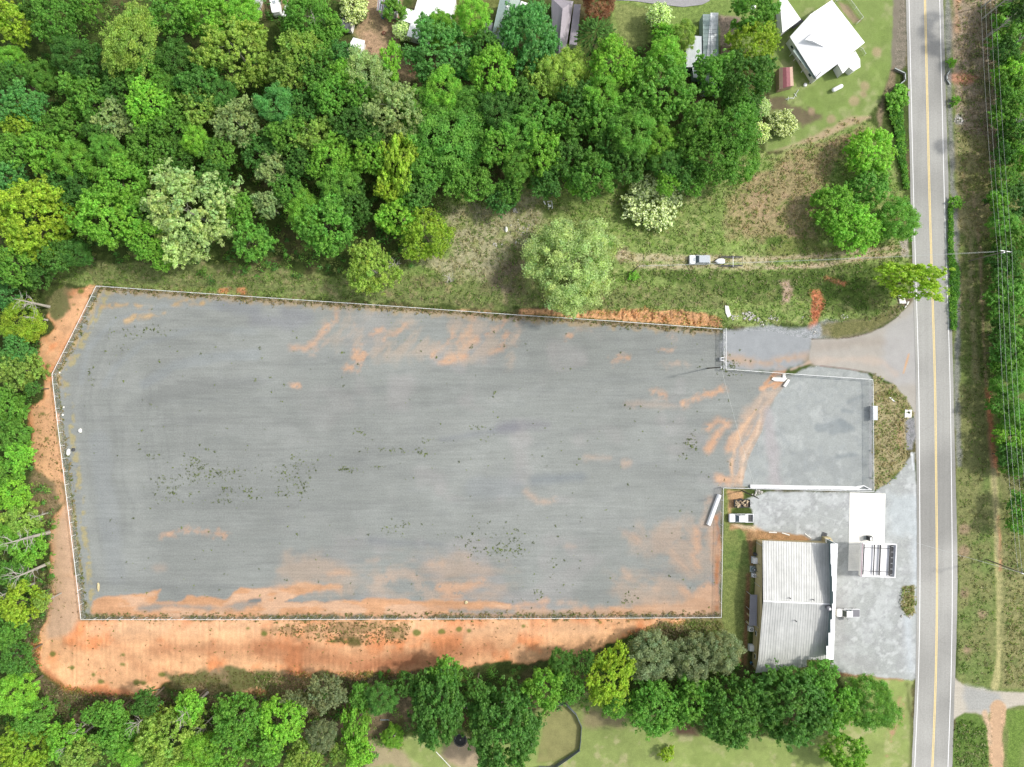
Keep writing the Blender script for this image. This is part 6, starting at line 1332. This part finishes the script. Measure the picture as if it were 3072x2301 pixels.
TL(1418, 1532, 56, 'M', 'rounded tree beside the mown yard below the grey-green trees', 11, 'r')
TL(1500, 1515, 44, 'M', 'narrow green tree between the two rounded trees at the bottom yard', 10)
TL(1441, 1630, 15, 'Y', 'tiny bright sapling alone on the bottom lawn', 3, 's')
TL(362, 1600, 76, 'O', 'large pale olive tree at the bottom left among bare stems', 14, 'l')
TL(45, 1628, 58, 'Y', 'bright lime tree in the bottom left corner', 13, 'l')
TL(770, 1568, 36, 'L', 'tall narrow light green tree at the bottom, left of the pale yard', 10, 'm', (.8, 1.5, 0))
TL(848, 1592, 26, 'L', 'weeping light green sapling on the pale yard at the bottom', 4, 'w')
TL(845, 128, 26, 'L', 'slim bright green tree standing on the worn lawn at the top', 9, 'm', (.8, 1.5, 0))
TL(852, 27, 24, 'M', 'small bushy tree over the blue drum at the striped carport', 5, 's')
TL(737, 116, 30, 'B', 'blue-green tree hiding the left part of the low white roof', 10)
TL(783, 155, 50, 'P', 'airy pale tree directly below the low white roof', 11, 'w')
TL(1632, 95, 48, 'Y', 'yellow-green tree at the left side of the big white house', 11, 'l')
TL(1627, 25, 46, 'M', 'mid green tree at the top edge left of the big white house', 11)
TL(1085, 428, 32, 'B', 'blue-green tree standing forward of the wood, above the broken chair', 8)
TL(1369, 595, 10, 'L', 'little bright bush in the grass right of the huge pale willow', 1.2, 's')
TL(1440, 78, 28, 'L', 'light green tree joined below the cream-flowering tree at the top yard', 7)
TL(1478, 72, 28, 'O', 'thin olive tree between the flowering tree and the mobile home', 8, 'w')
# the woods
T("28,45,42,Y 18,125,30,L 115,38,48,M 180,10,30,M 148,112,38,D 208,142,42,D 85,160,32,M 25,162,30,D 375,125,42,D 365,25,42,M 440,30,44,L 522,22,38,L 312,168,38,M 425,182,46,D 45,222,42,B 145,262,36,M 170,195,40,M 205,225,36,M 245,252,36,P 318,222,50,L 370,268,38,M 430,228,40,O 508,262,48,P 95,325,46,L 160,345,40,L 225,322,34,M 420,302,34,L 25,322,36,M 12,378,36,B 258,392,54,L 168,408,34,D 225,465,64,L 308,515,38,L 350,560,24,L 520,452,34,M 540,520,40,M 30,572,40,M 75,592,30,D 125,553,36,D 165,548,30,D 575,440,28,P 460,380,34,D 290,470,30,D 70,20,26,D 250,190,30,D 480,200,30,D 555,330,36,D 470,330,34,M 380,340,32,D 210,275,28,D 100,275,28,M 120,410,34,D 330,280,28,D 360,190,30,M")
T("10,635,34,B 50,695,50,Y 40,752,32,B 45,800,46,O 20,880,44,M 35,940,38,M 45,985,34,L 15,1020,34,M 28,1065,48,L 50,1120,40,O 22,1160,36,L 65,1185,40,L 35,1238,36,M 38,1305,44,Y 15,1360,40,M 30,1425,36,D 28,1500,46,L 68,1555,40,M 140,1602,38,L 168,1632,38,O 240,1548,32,M 250,1590,42,M 280,1632,32,L 425,1632,42,L 312,1522,28,D 408,1527,32,L 510,1556,54,M 490,1622,46,L 200,1545,22,M 8,780,30,D 75,840,18,D 90,1300,18,O")
T("603,1562,50,L 575,1612,42,M 693,1592,34,G 658,1634,38,O 776,1628,32,L 733,1628,20,O 823,1512,32,D 780,1505,28,M 703,1498,36,G 965,1452,30,M 1180,1490,42,L 1232,1486,36,M 1215,1432,28,D 1772,1468,34,M 640,1520,30,G 1262,1432,24,D 880,1480,26,D 1030,1490,22,D 1330,1530,22,M")
T("660,32,50,M 700,50,38,M 648,108,48,O 615,152,36,O 680,140,42,M 595,225,44,B 615,288,40,M 678,295,40,O 708,205,40,M 758,270,40,D 713,342,48,L 841,402,28,Y 1023,30,36,Lw 1048,95,28,D 1065,152,52,L 958,195,46,L 1073,312,40,M 585,365,32,P 728,395,46,M 903,220,34,M 915,370,42,M 1073,235,40,D 650,230,36,D 650,355,34,D 780,210,36,M 800,290,30,D 900,415,36,D 985,385,34,M 1030,395,34,M 620,405,32,M 590,310,30,D 1010,215,36,M 740,160,30,L 700,85,30,M 628,60,24,M")
T("1170,165,36,O 1325,132,48,L 1440,118,38,L 1300,200,40,L 1297,252,42,M 1165,250,40,M 1172,332,44,L 1125,285,40,M 1235,258,40,M 1365,287,48,M 1430,307,36,L 1230,342,42,D 1280,378,46,M 1355,354,40,D 1520,278,52,M 1592,275,50,M 1545,342,54,M 1605,345,38,M 1440,354,32,D 1443,396,22,L 1490,300,36,M 1120,355,34,M 1180,395,32,D 1100,410,26,M 1240,205,34,D 1120,205,36,D 1370,240,34,M 1480,370,34,D 1600,225,34,M 1240,390,26,L 1320,310,32,D 1500,400,20,M")
# east woods
T("2190,58,42,M 2200,150,40,L 2180,255,34,M 2205,330,34,L 2192,432,44,D 2195,520,40,M 2185,640,44,M 2200,740,44,M 2182,825,36,M 2200,905,40,M 2205,985,34,D 2208,1095,26,M 2212,10,30,D 2175,110,26,D 2172,330,26,D 2170,560,28,D 2175,385,26,M 2180,180,32,M 2200,290,34,D 2170,480,30,M 2178,600,32,D 2168,680,28,M 2185,780,34,M 2172,870,30,M 2188,940,34,L 2165,760,24,D 2195,1000,30,M 2205,1130,24,M 2160,430,22,L 2195,5,30,M 2185,220,34,M 2168,720,24,D 2180,985,22,D")
# verge bushes either side of the road
for x, y, r_ in [(2056,135,9),(2062,218,9),(2066,436,14)]: TL(x, y, r_, 'L', None, 1.6, 'b')
TL(1938, 212, 22, 'L', 'leafy bush in front of the concrete culvert wings left of the road', 2.4, 'b')
# beyond the frame, so that the woods do not stop at the picture's edge
DIRS = ['right of', 'upper right of', 'above', 'upper left of', 'left of', 'lower left of', 'below', 'lower right of']
LM = [((2390,800),'x')]
LAND = {'the upper left corner of the lot fence': (205, 618), 'the left bend of the lot fence': (112, 805), 'the lower left corner of the lot fence': (175, 1338), 'the white camper': (560, 15), 'the grey ribbed shed': (762, 52),
 'the white L-shaped house': (930, 35), 'the half dark shed': (1040, 205), 'the mauve roof': (1215, 45), 'the streaked mobile home': (1535, 100), 'the big white house': (1790, 85), 'the red shed': (1697, 165), 'the silver wagon': (1510, 563),
 'the big pale willow': (1234, 566), 'the huge pale silvery tree': (405, 455), 'the huge lime tree': (66, 465), 'the yellowish olive tree': (505, 105), 'the sparse olive tree': (275, 88), 'the mustard-green tree': (48, 268), 'the rounded middle tree': (325, 335),
 'the brightest yellow-green tree': (862, 352), 'the pale silvery round tree': (848, 237), 'the very large fine-leaved tree': (970, 292), 'the dark spiky conifer': (1287, 72), 'the cream-flowering bush': (1409, 436), 'the bright yellow tree': (918, 508),
 'the large knobbly tree': (700, 482), 'the trampoline': (993, 1594), 'the huge dark oak': (1088, 1580), 'the bright lime tree': (1320, 1466), 'the pale olive tree at the bottom': (362, 1600), 'the bottom left lime tree': (45, 1628), 'the store': (1715, 1300),
 'the tall crossarm pole': (2090, 565), 'the round bright clump': (1850, 420), 'the concrete culvert wings': (1940, 170), 'the right edge pole': (2130, 1210), 'the curved board fence': (1240, 1570), 'the lower end of the clay bank': (110, 1440)}
used = set()
def rel(x, y, lx, ly):
    a = math.degrees(math.atan2(ly - y, x - lx)) % 360; return DIRS[int((a + 22.5) // 45) % 8]
def place_label(x, y, base):
    near = sorted(LAND.items(), key=lambda kv: (kv[1][0]-x)**2 + (kv[1][1]-y)**2)
    near = [n_ for n_ in near if (n_[1][0]-x)**2 + (n_[1][1]-y)**2 > 18**2]
    for (n_, p_) in near[:3]:
        s_ = '%s %s %s' % (base, rel(x, y, *p_), n_)
        if s_ not in used: used.add(s_); return s_
    for w_ in ('close', 'some way', 'well', 'farther'):
        for (n_, p_) in near[:2]:
            s_ = '%s %s %s %s' % (base, w_, rel(x, y, *p_), n_)
            if s_ not in used: used.add(s_); return s_
    s_ = '%s between %s and %s' % (base, near[0][0], near[1][0]); used.add(s_); return s_
rt = random.Random(11); NMR = {'W': 'flowering_shrub', 'R': 'broadleaf_tree'}
def plant(i, x, y, rad, tone, st, h, label, stretch, extra=False):
    rm = rad * .1111; bush = (st == 'b') or (h is not None and h < 3.4) or (tone == 'W')
    if h is None: h = min(17.5, 6.0 + 1.45*rm + rt.uniform(-1, 1))
    style = st if st and st in CR else None
    if st == 'b': style = 's'
    if style is None: style = 's' if rm < 2.2 else ('m' if rm < 5.2 else 'l')
    if x > 2140 and y < 1300: h = min(h, 7.0)
    if x < 130 and 620 < y < 1250: h = min(h, 8.0); rm *= .88; x -= 6
    if st is None and rt.random() < .22 and rm > 3: style = 'w' if rm < 6 else 'W'
    nx, ny = ov(x, y); g = hz(nx, ny); rz = min(h*.46, rm*.85)
    if tone == 'W' or st == 'b' or bush: rz = h*.55
    zc = g + h - rz; top = P(nx, ny, zc + rz*.25); kx, ky, ka = (stretch or (rt.uniform(.92, 1.1), rt.uniform(.92, 1.1), rt.uniform(0, 360)))
    word, pc = TONE[tone]; c_ = alb(*pc); c_ = (c_[0]*2.06, c_[1]*1.78, c_[2]*2.0); j = rt.uniform(.86, 1.14); j2 = rt.uniform(-.05, .05)
    size = 'small' if rad < 33 else ('mid-sized' if rad < 44 else 'large')
    if label is None:
        if st == 'b': base, cat = 'low leafy bush on the verge', 'bush'
        else: base, cat = '%s %s tree' % (size, word), 'tree'
        label = place_label(x, y, base); 
        if len(label.split()) > 16: label = ' '.join(label.split()[:16])
    cat = 'bush' if ('bush' in label.split(' ')[:6] or st == 'b') else 'tree'
    name = 'bush' if cat == 'bush' else {'c': 'conifer_tree'}.get(st, 'broadleaf_tree')
    grp = 'low bushes along the road verges' if st == 'b' else ('cream-flowering bushes' if tone == 'W' else 'trees of the surrounding woods')
    t = thing(name, label, cat, (top.x, top.y, g), group=grp)
    o = bpy.data.objects.new('crown', rt.choice(CR[style])); link(o, t); o.location = (0, 0, zc - g)
    # seen scale: the crown is nearer the lens than the ground
    s_ = rm * (H - zc) / H * (1.0 if style not in 'sb' else 1.0); o.scale = (s_*kx, s_*ky, rz)
    o.rotation_euler = (0, 0, R(-ka)); 
    if not stretch: o.rotation_euler.z = R(rt.uniform(0, 360))
    j *= {'Y': .82, 'P': .88}.get(tone, 1.0) * (1.25 if style == 'W' and tone == 'P' else 1)
    o.color = (c_[0]*j*(1+j2), c_[1]*j, c_[2]*j*(1-j2), 1)
    tk = bpy.data.objects.new('trunk', rt.choice(TRP if tone in 'PO' else TR)); link(tk, t); w_ = h * (.9 if not bush else .5); tk.scale = (w_, w_, h*.93); tk.rotation_euler.z = rt.uniform(0, 6)
    return t
for i, tr_ in enumerate(TREES): plant(i, *tr_)
# bare and dead trees with bleached stems
BT = [(0,2,425,1280,15,'bare bleached tree leaning left from the clay edge, upper of the two long stems'),(0,2,425,1545,14,'bare white tree with forked top, lower of the two long stems at the left'),(0,1,425,990,12,'bare white stem reaching left from the clay above the left fence bend'),(0,3,300,70,14,'bare white tree at the left edge beside the lower clay bank'),
 (0,3,390,1105,9,'small bare forked tree below the rounded lower left end of the clay bank'),(0,3,1390,1095,14,'bare grey stem pointing down-left below the clay bank, left of three'),(0,3,1790,1015,15,'tall bare stem with a few leaves below the clay bank, middle of three'),(0,3,1860,1200,10,'thin bare stem below the clay bank, right of three'),
 (0,3,810,1300,13,'bare stem crossing the dark brush at the bottom left'),(0,3,872,1180,11,'bent bare grey stem in brown brush at the bottom left'),(0,3,2205,1110,11,'bare forked grey tree between the green trees at the bottom'),(0,1,410,1105,7,'short bare white stub left of the fence above its bend'),
 (1,1,1230,660,7,'twiggy bare bush right of the olive tree by the lot fence'),(1,1,1680,770,6,'whitish leafless bush in the grass above the lot fence'),(0,2,420,1110,6,'short bare pole-like stem beside the lower left clay'),(1,3,2130,1040,9,'broken grey stub left of the lime tree below the clay bank'),(1,3,1225,1320,4,'grey twiggy dead bush at the bottom, left of the tall speckled oak'),(1,0,620,380,13,'leaning bare oak stem above the wood left of the grey shed')]
for k, (c, r, a, b, h, lab) in enumerate(BT):
    nx, ny = q(c, r, a, b); p = G(nx, ny); t = thing('bare_tree', lab, 'bare tree', p, group='bare bleached stems round the lot'); o = bpy.data.objects.new('trunk', TRB[k % 4]); link(o, t); w = h*((1.25 if k < 3 else .9) if h > 8 else 1.6); o.scale = (w, w, h); o.rotation_euler.z = k*1.7
    mb = MB(); rk = random.Random(k)
    for j in range(5): a_ = rk.uniform(0,6.3); mb.tube([(0,0,h*.9),(math.cos(a_)*h*.06, math.sin(a_)*h*.06, h*.97),(math.cos(a_)*h*.12, math.sin(a_)*h*.12, h)], [.04,.02,.006], 4)
    mb.build('twigs', M_PALEBARK, t)
# slender leaning pines along the right-hand wood
for k, (a, b, h) in enumerate(((1850,160,15),(1845,60,14),(1900,300,15),(1860,345,12),(1990,470,14),(1980,1150,15),(2030,1320,12))):
    nx, ny = q(3,0,a,b); t = thing('pine_tree', '%s slender bare-stemmed pine at the edge of the right-hand wood, counted from the top' % ['first','second','third','fourth','fifth','sixth','seventh'][k], 'tree', G(nx, ny), group='slender pines at the right-hand wood edge')
    o = bpy.data.objects.new('trunk', TRB[k % 4]); link(o, t); o.scale = (h*.6, h*.6, h); o.rotation_euler.z = k*2.1
    o = bpy.data.objects.new('crown', CR['s'][k % 4]); link(o, t); o.location = (0,0,h*.93); o.scale = (1.8,1.8,1.5); c_ = alb(96,140,70); o.color = c_ + (1,)
# ---- undergrowth: leaf clumps under and between the trees (stuff)
WOODS = [([(-420,-360),(1060,-360),(1000,60),(1040,190),(1100,150),(1180,330),(1330,260),(1400,120),(1500,60),(1560,120),(1760,160),(1850,140),(2010,140),(2090,290),(2290,180),(2290,430),(1960,500),(1720,560),(1300,570),(1330,680),(1250,800),(1000,825),(640,850),(420,775),(150,815),(110,910),(130,1000),(110,1180),(60,1230),(95,1280),(100,1400),(190,1500),(160,1600),(160,1740),(110,1900),(110,2080),(260,2130),(520,2080),(800,2090),(1120,2010),(1500,2000),(1760,2010),(1900,1900),(2180,1960),(2330,2030),(2560,2040),(2600,2150),(2250,2200),(1850,2180),(1700,2110),(1560,2230),(1320,2200),(1080,2290),(1050,2660),(-420,2660)], 5200),
         (PZ(3,0,"2000,-1000 3400,-1000") + PZ(3,2,"3400,900 2209,850 2100,780 2030,500 1980,0") + PZ(3,1,"1980,900 1960,300 1990,0") + PZ(3,0,"1990,1400 1960,600"), 1300)]
def inside(poly, xs, ys): return pdist(xs, ys, poly) < 0
ru = np.random.default_rng(5); CC = []; CZ = []
for poly, n in WOODS:
    xs = [p[0] for p in poly]; ys = [p[1] for p in poly]; X = ru.uniform(min(xs), max(xs), n*3); Y = ru.uniform(min(ys), max(ys), n*3); m = inside(poly, X, Y) & (X > -250) & (X < 3330) & (Y > -220) & (Y < 2520); X = X[m][:n]; Y = Y[m][:n]; CC.append(np.stack([X, Y], 1))
CC = np.concatenate(CC); K = len(CC); per = 34
hh = hgt(CC[:, 0], CC[:, 1]); zc = hh + ru.uniform(.3, 4.2, K)*ru.random(K)**.5; s_ = (H - zc)/H
cx = np.stack([(CC[:, 0]-1536)*MPP*s_, (1150.5-CC[:, 1])*MPP*s_, zc], 1); rc = ru.uniform(.5, 1.5, K)
L = ru.normal(size=(K, per, 3)); L[..., 2] += .4; L = unit(L); pos = (cx[:, None] + L*rc[:, None, None]*ru.uniform(.5, 1, (K, per))[..., None]).reshape(-1, 3); nr = unit(L + np.array([0,0,.4])).reshape(-1, 3)
tones = np.array([alb(118,184,72), alb(92,150,64), alb(150,196,88), alb(112,176,80), alb(156,170,98)]); tc_ = tones[ru.integers(0, 5, K)]*ru.normal(1, .15, (K, 1)); col = np.repeat(tc_, per, 0)*ru.normal(1, .14, (K*per, 1))
o = link(bpy.data.objects.new('undergrowth', leaves_mesh('undergrowth', pos, nr, ru.uniform(.16, .36, len(pos)), np.clip(col, .005, .6), rng=ru))); o.color = (1,1,1,1); tag(o, kind='stuff')
# ---- creepers spilling along the road verges (stuff)
def vines(name, line, w, n, hmax):
    pts = np.array(line); seg = ru.integers(0, len(pts)-1, n); t_ = ru.random(n); X = pts[seg, 0]*(1-t_) + pts[seg+1, 0]*t_; Y = pts[seg, 1]*(1-t_) + pts[seg+1, 1]*t_; W_ = np.interp(Y, [p[1] for p in line], w); X = X + ru.uniform(-1, 1, n)*W_/2
    z = ru.uniform(.05, hmax, n); s1 = (H-z)/H; pos = np.stack([(X-1536)*MPP*s1, (1150.5-Y)*MPP*s1, z], 1)[:, None] + ru.normal(size=(n, 16, 3))*np.array([.22,.22,.12]); nr = unit(ru.normal(size=(n, 16, 3))*.5 + np.array([0,0,1])).reshape(-1, 3)
    c_ = np.repeat(np.where((ru.random(n) < .4)[:, None], np.array(alb(138,194,70)), np.array(alb(96,156,56)))*1.3, 16, 0)*ru.normal(1, .18, (n*16, 1)); o = link(bpy.data.objects.new(name, leaves_mesh(name, pos.reshape(-1, 3), nr, ru.uniform(.14, .32, n*16), np.clip(c_, .01, .6), rng=ru))); o.color = (1,1,1,1); tag(o, kind='stuff')
vines('verge_creepers', PZ(3,1,"1575,120 1580,300 1578,500 1590,600 1615,700 1610,850 1600,1000 1605,1180"), [6,6,7,10,26,26,14,10], 800, .7)
vines('bank_creepers', PZ(3,0,"1150,730 1090,850 1110,1000 1140,1150 1150,1300 1180,1500 1195,1620"), [14,44,34,20,24,8,5], 900, .9)
# ---- rough grass and weeds (stuff)
def tufts(name, X, Y, size, zr, colf, spread=.3, per=5, flat_=.5):
    n = len(X); h0 = hgt(X, Y); p = np.stack([(X-1536)*MPP*(H-h0)/H, (1150.5-Y)*MPP*(H-h0)/H, h0], 1); off = ru.normal(size=(n, per, 3))*np.array([spread, spread, 0])*size[:, None, None]*2
    off[..., 2] = ru.uniform(zr[0], zr[1], (n, per))*size[:, None]*2; pos = (p[:, None] + off).reshape(-1, 3); nr = unit(ru.normal(size=(n*per, 3))*flat_ + np.array([0,0,1]))
    col = np.repeat(colf, per, 0)*ru.normal(1, .16, (n*per, 1)); o = link(bpy.data.objects.new(name, leaves_mesh(name, pos, nr, np.repeat(size, per)*ru.uniform(.6, 1.2, n*per), np.clip(col, .01, .7), asp=2.2, rng=ru))); o.color = (1,1,1,1); tag(o, kind='stuff')
def scatter(poly, n):
    xs = [p[0] for p in poly]; ys = [p[1] for p in poly]; X = ru.uniform(min(xs), max(xs), n*3); Y = ru.uniform(min(ys), max(ys), n*3); m = inside(poly, X, Y); return X[m][:n], Y[m][:n]
gX = []; gY = []
for poly, n in ((FIELD, 8000), (PZ(1,3,"0,850 1300,830 1400,1010 700,1250 0,1300") + PZ(0,3,"2209,1250 700,1400 300,1100 280,900 480,950 900,1020 2209,1050"), 5000), (PZ(0,3,"280,0 430,0 480,150 350,500 340,850 240,900 120,850 150,560"), 900), (PZ(3,0,"1620,-100 1990,-100 1990,1657 1640,1657"), 900), (PZ(3,1,"1640,0 1960,0 1960,1657 1680,1657"), 350), (PZ(3,2,"1650,0 1850,0 1950,1657 1660,1657"), 250), (PZ(3,2,"2030,700 2400,700 2400,1657 2040,1657"), 400), (PZ(3,3,"1650,0 1960,0 1940,900 1800,940 1640,850"), 200), (PZ(3,3,"2050,0 2400,0 2400,950 2040,950"), 450), (ISL, 500), (PZ(3,3,"1155,100 1260,90 1265,320 1200,350 1150,280"), 110), (PZ(3,3,"1620,1230 1880,1300 1900,1650 1610,1650"), 260), (PZ(2,3,"1000,500 1300,400 1800,400 1850,560 1400,600"), 700)):
    x, y = scatter(poly, n); gX.append(x); gY.append(y)
gX = np.concatenate(gX); gY = np.concatenate(gY); okm = pdist(gX, gY, LOT) > 3; gX, gY = gX[okm], gY[okm]
base = cover_at(gX, gY); mod = ru.random(len(gX)); g1 = np.array(alb(134,180,70)); g2 = np.array(alb(206,198,150)); base = base*1.35; cf = np.where((mod < .38)[:, None], base*.4 + g1*.6, np.where((mod > .74)[:, None], base*.45 + g2*.55, base))
tufts('rough_grass', gX, gY, ru.uniform(.12, .36, len(gX)), (.05, .6), cf, spread=.55)
# weeds on the gravel and on the clay
wx, wy = [], []
def cl(c, r, a, b, ra, rb, n): x, y = q(c, r, a, b); wx.append(ru.normal(x, ra/2.88, n)); wy.append(ru.normal(y, rb/2.88, n))
for a in ((0,2,1500,850,120,50,60),(0,2,1650,650,30,40,26),(0,2,1720,760,80,50,60),(0,2,1950,770,140,30,60),(0,2,1420,940,80,40,36),(0,2,1960,930,60,60,30),(0,2,2150,940,60,40,34),(0,2,1850,1010,140,16,26),(1,2,300,760,90,40,60),(1,2,380,880,60,50,50),(1,2,380,650,60,40,26),(1,2,800,735,70,16,36),(1,2,1150,570,130,14,36),(1,2,1420,590,60,20,26),(1,2,1900,380,60,12,16),(1,2,240,930,60,20,20),(1,2,1480,480,30,16,12),(1,2,1050,715,50,10,16),(1,2,880,400,40,14,12),(1,2,2050,1440,120,20,50),(1,2,1900,1300,120,60,40),(1,2,2150,1390,60,60,40),(2,2,30,1380,50,80,50),(2,2,350,1560,60,50,12),(2,2,1560,520,40,50,50),(2,1,1880,1480,60,80,70),(0,1,1150,1240,120,40,30),(0,1,1350,1190,80,20,24),(0,1,1030,1360,50,40,16),(0,1,780,1560,20,60,14),(0,1,980,1200,30,16,8),(2,3,1010,200,40,40,26),(2,3,230,150,30,20,12),(0,2,1300,620,30,16,12),(1,2,1230,1250,60,40,24),(1,2,1120,1250,40,20,12)): cl(*a)
for poly, n in ((LOT, 520),): x, y = scatter(poly, n); wx.append(x); wy.append(y)
wx = np.concatenate(wx); wy = np.concatenate(wy); n = len(wx); cf = np.where((ru.random(n) < .45)[:, None], np.array(alb(150,168,84)), np.array(alb(128,142,96)))
tufts('gravel_weeds', wx, wy, ru.uniform(.05, .23, n)*ru.uniform(.5, 1.1, n), (.03, .3), cf, spread=.35, per=6)
cX, cY = scatter(PZ(1,3,"300,410 1350,400 1300,590 950,600 620,580 60,500"), 900); c2, c3 = scatter(BANK, 900); c4, c5 = scatter(PZ(0,2,"290,150 480,200 560,900 420,1150 280,800"), 260); c6, c7 = scatter(PZ(0,3,"1450,860 2209,830 2209,1030 1500,1000"), 380)
cX = np.concatenate([cX, c2, c4, c6]); cY = np.concatenate([cY, c3, c5, c7]); m_ = pdist(cX, cY, LOT) > 4; cX, cY = cX[m_], cY[m_]; n = len(cX)
cf = np.where((ru.random(n) < .5)[:, None], np.array(alb(150,158,84)), np.array(alb(150,130,88))); tufts('bank_weeds', cX, cY, ru.uniform(.06, .2, n), (.03, .4), cf, spread=.4)
fx, fy = [], []
for l in (F_NORTH, F_SOUTH, F_WEST):
    for (x1, y1), (x2, y2) in zip(l[:-1], l[1:]):
        k = int(math.hypot(x2-x1, y2-y1)*.55); t_ = ru.random(k); fx.append(x1+(x2-x1)*t_ + ru.normal(0, 5, k)); fy.append(y1+(y2-y1)*t_ + ru.normal(3 if l is F_NORTH else 0, 6, k))
fx = np.concatenate(fx); fy = np.concatenate(fy); n = len(fx); cf = np.where((ru.random(n) < .4)[:, None], np.array(alb(140,152,84)), np.array(alb(190,172,124))); tufts('fence_weeds', fx, fy, ru.uniform(.08, .28, n), (.05, .7), cf, spread=.4)
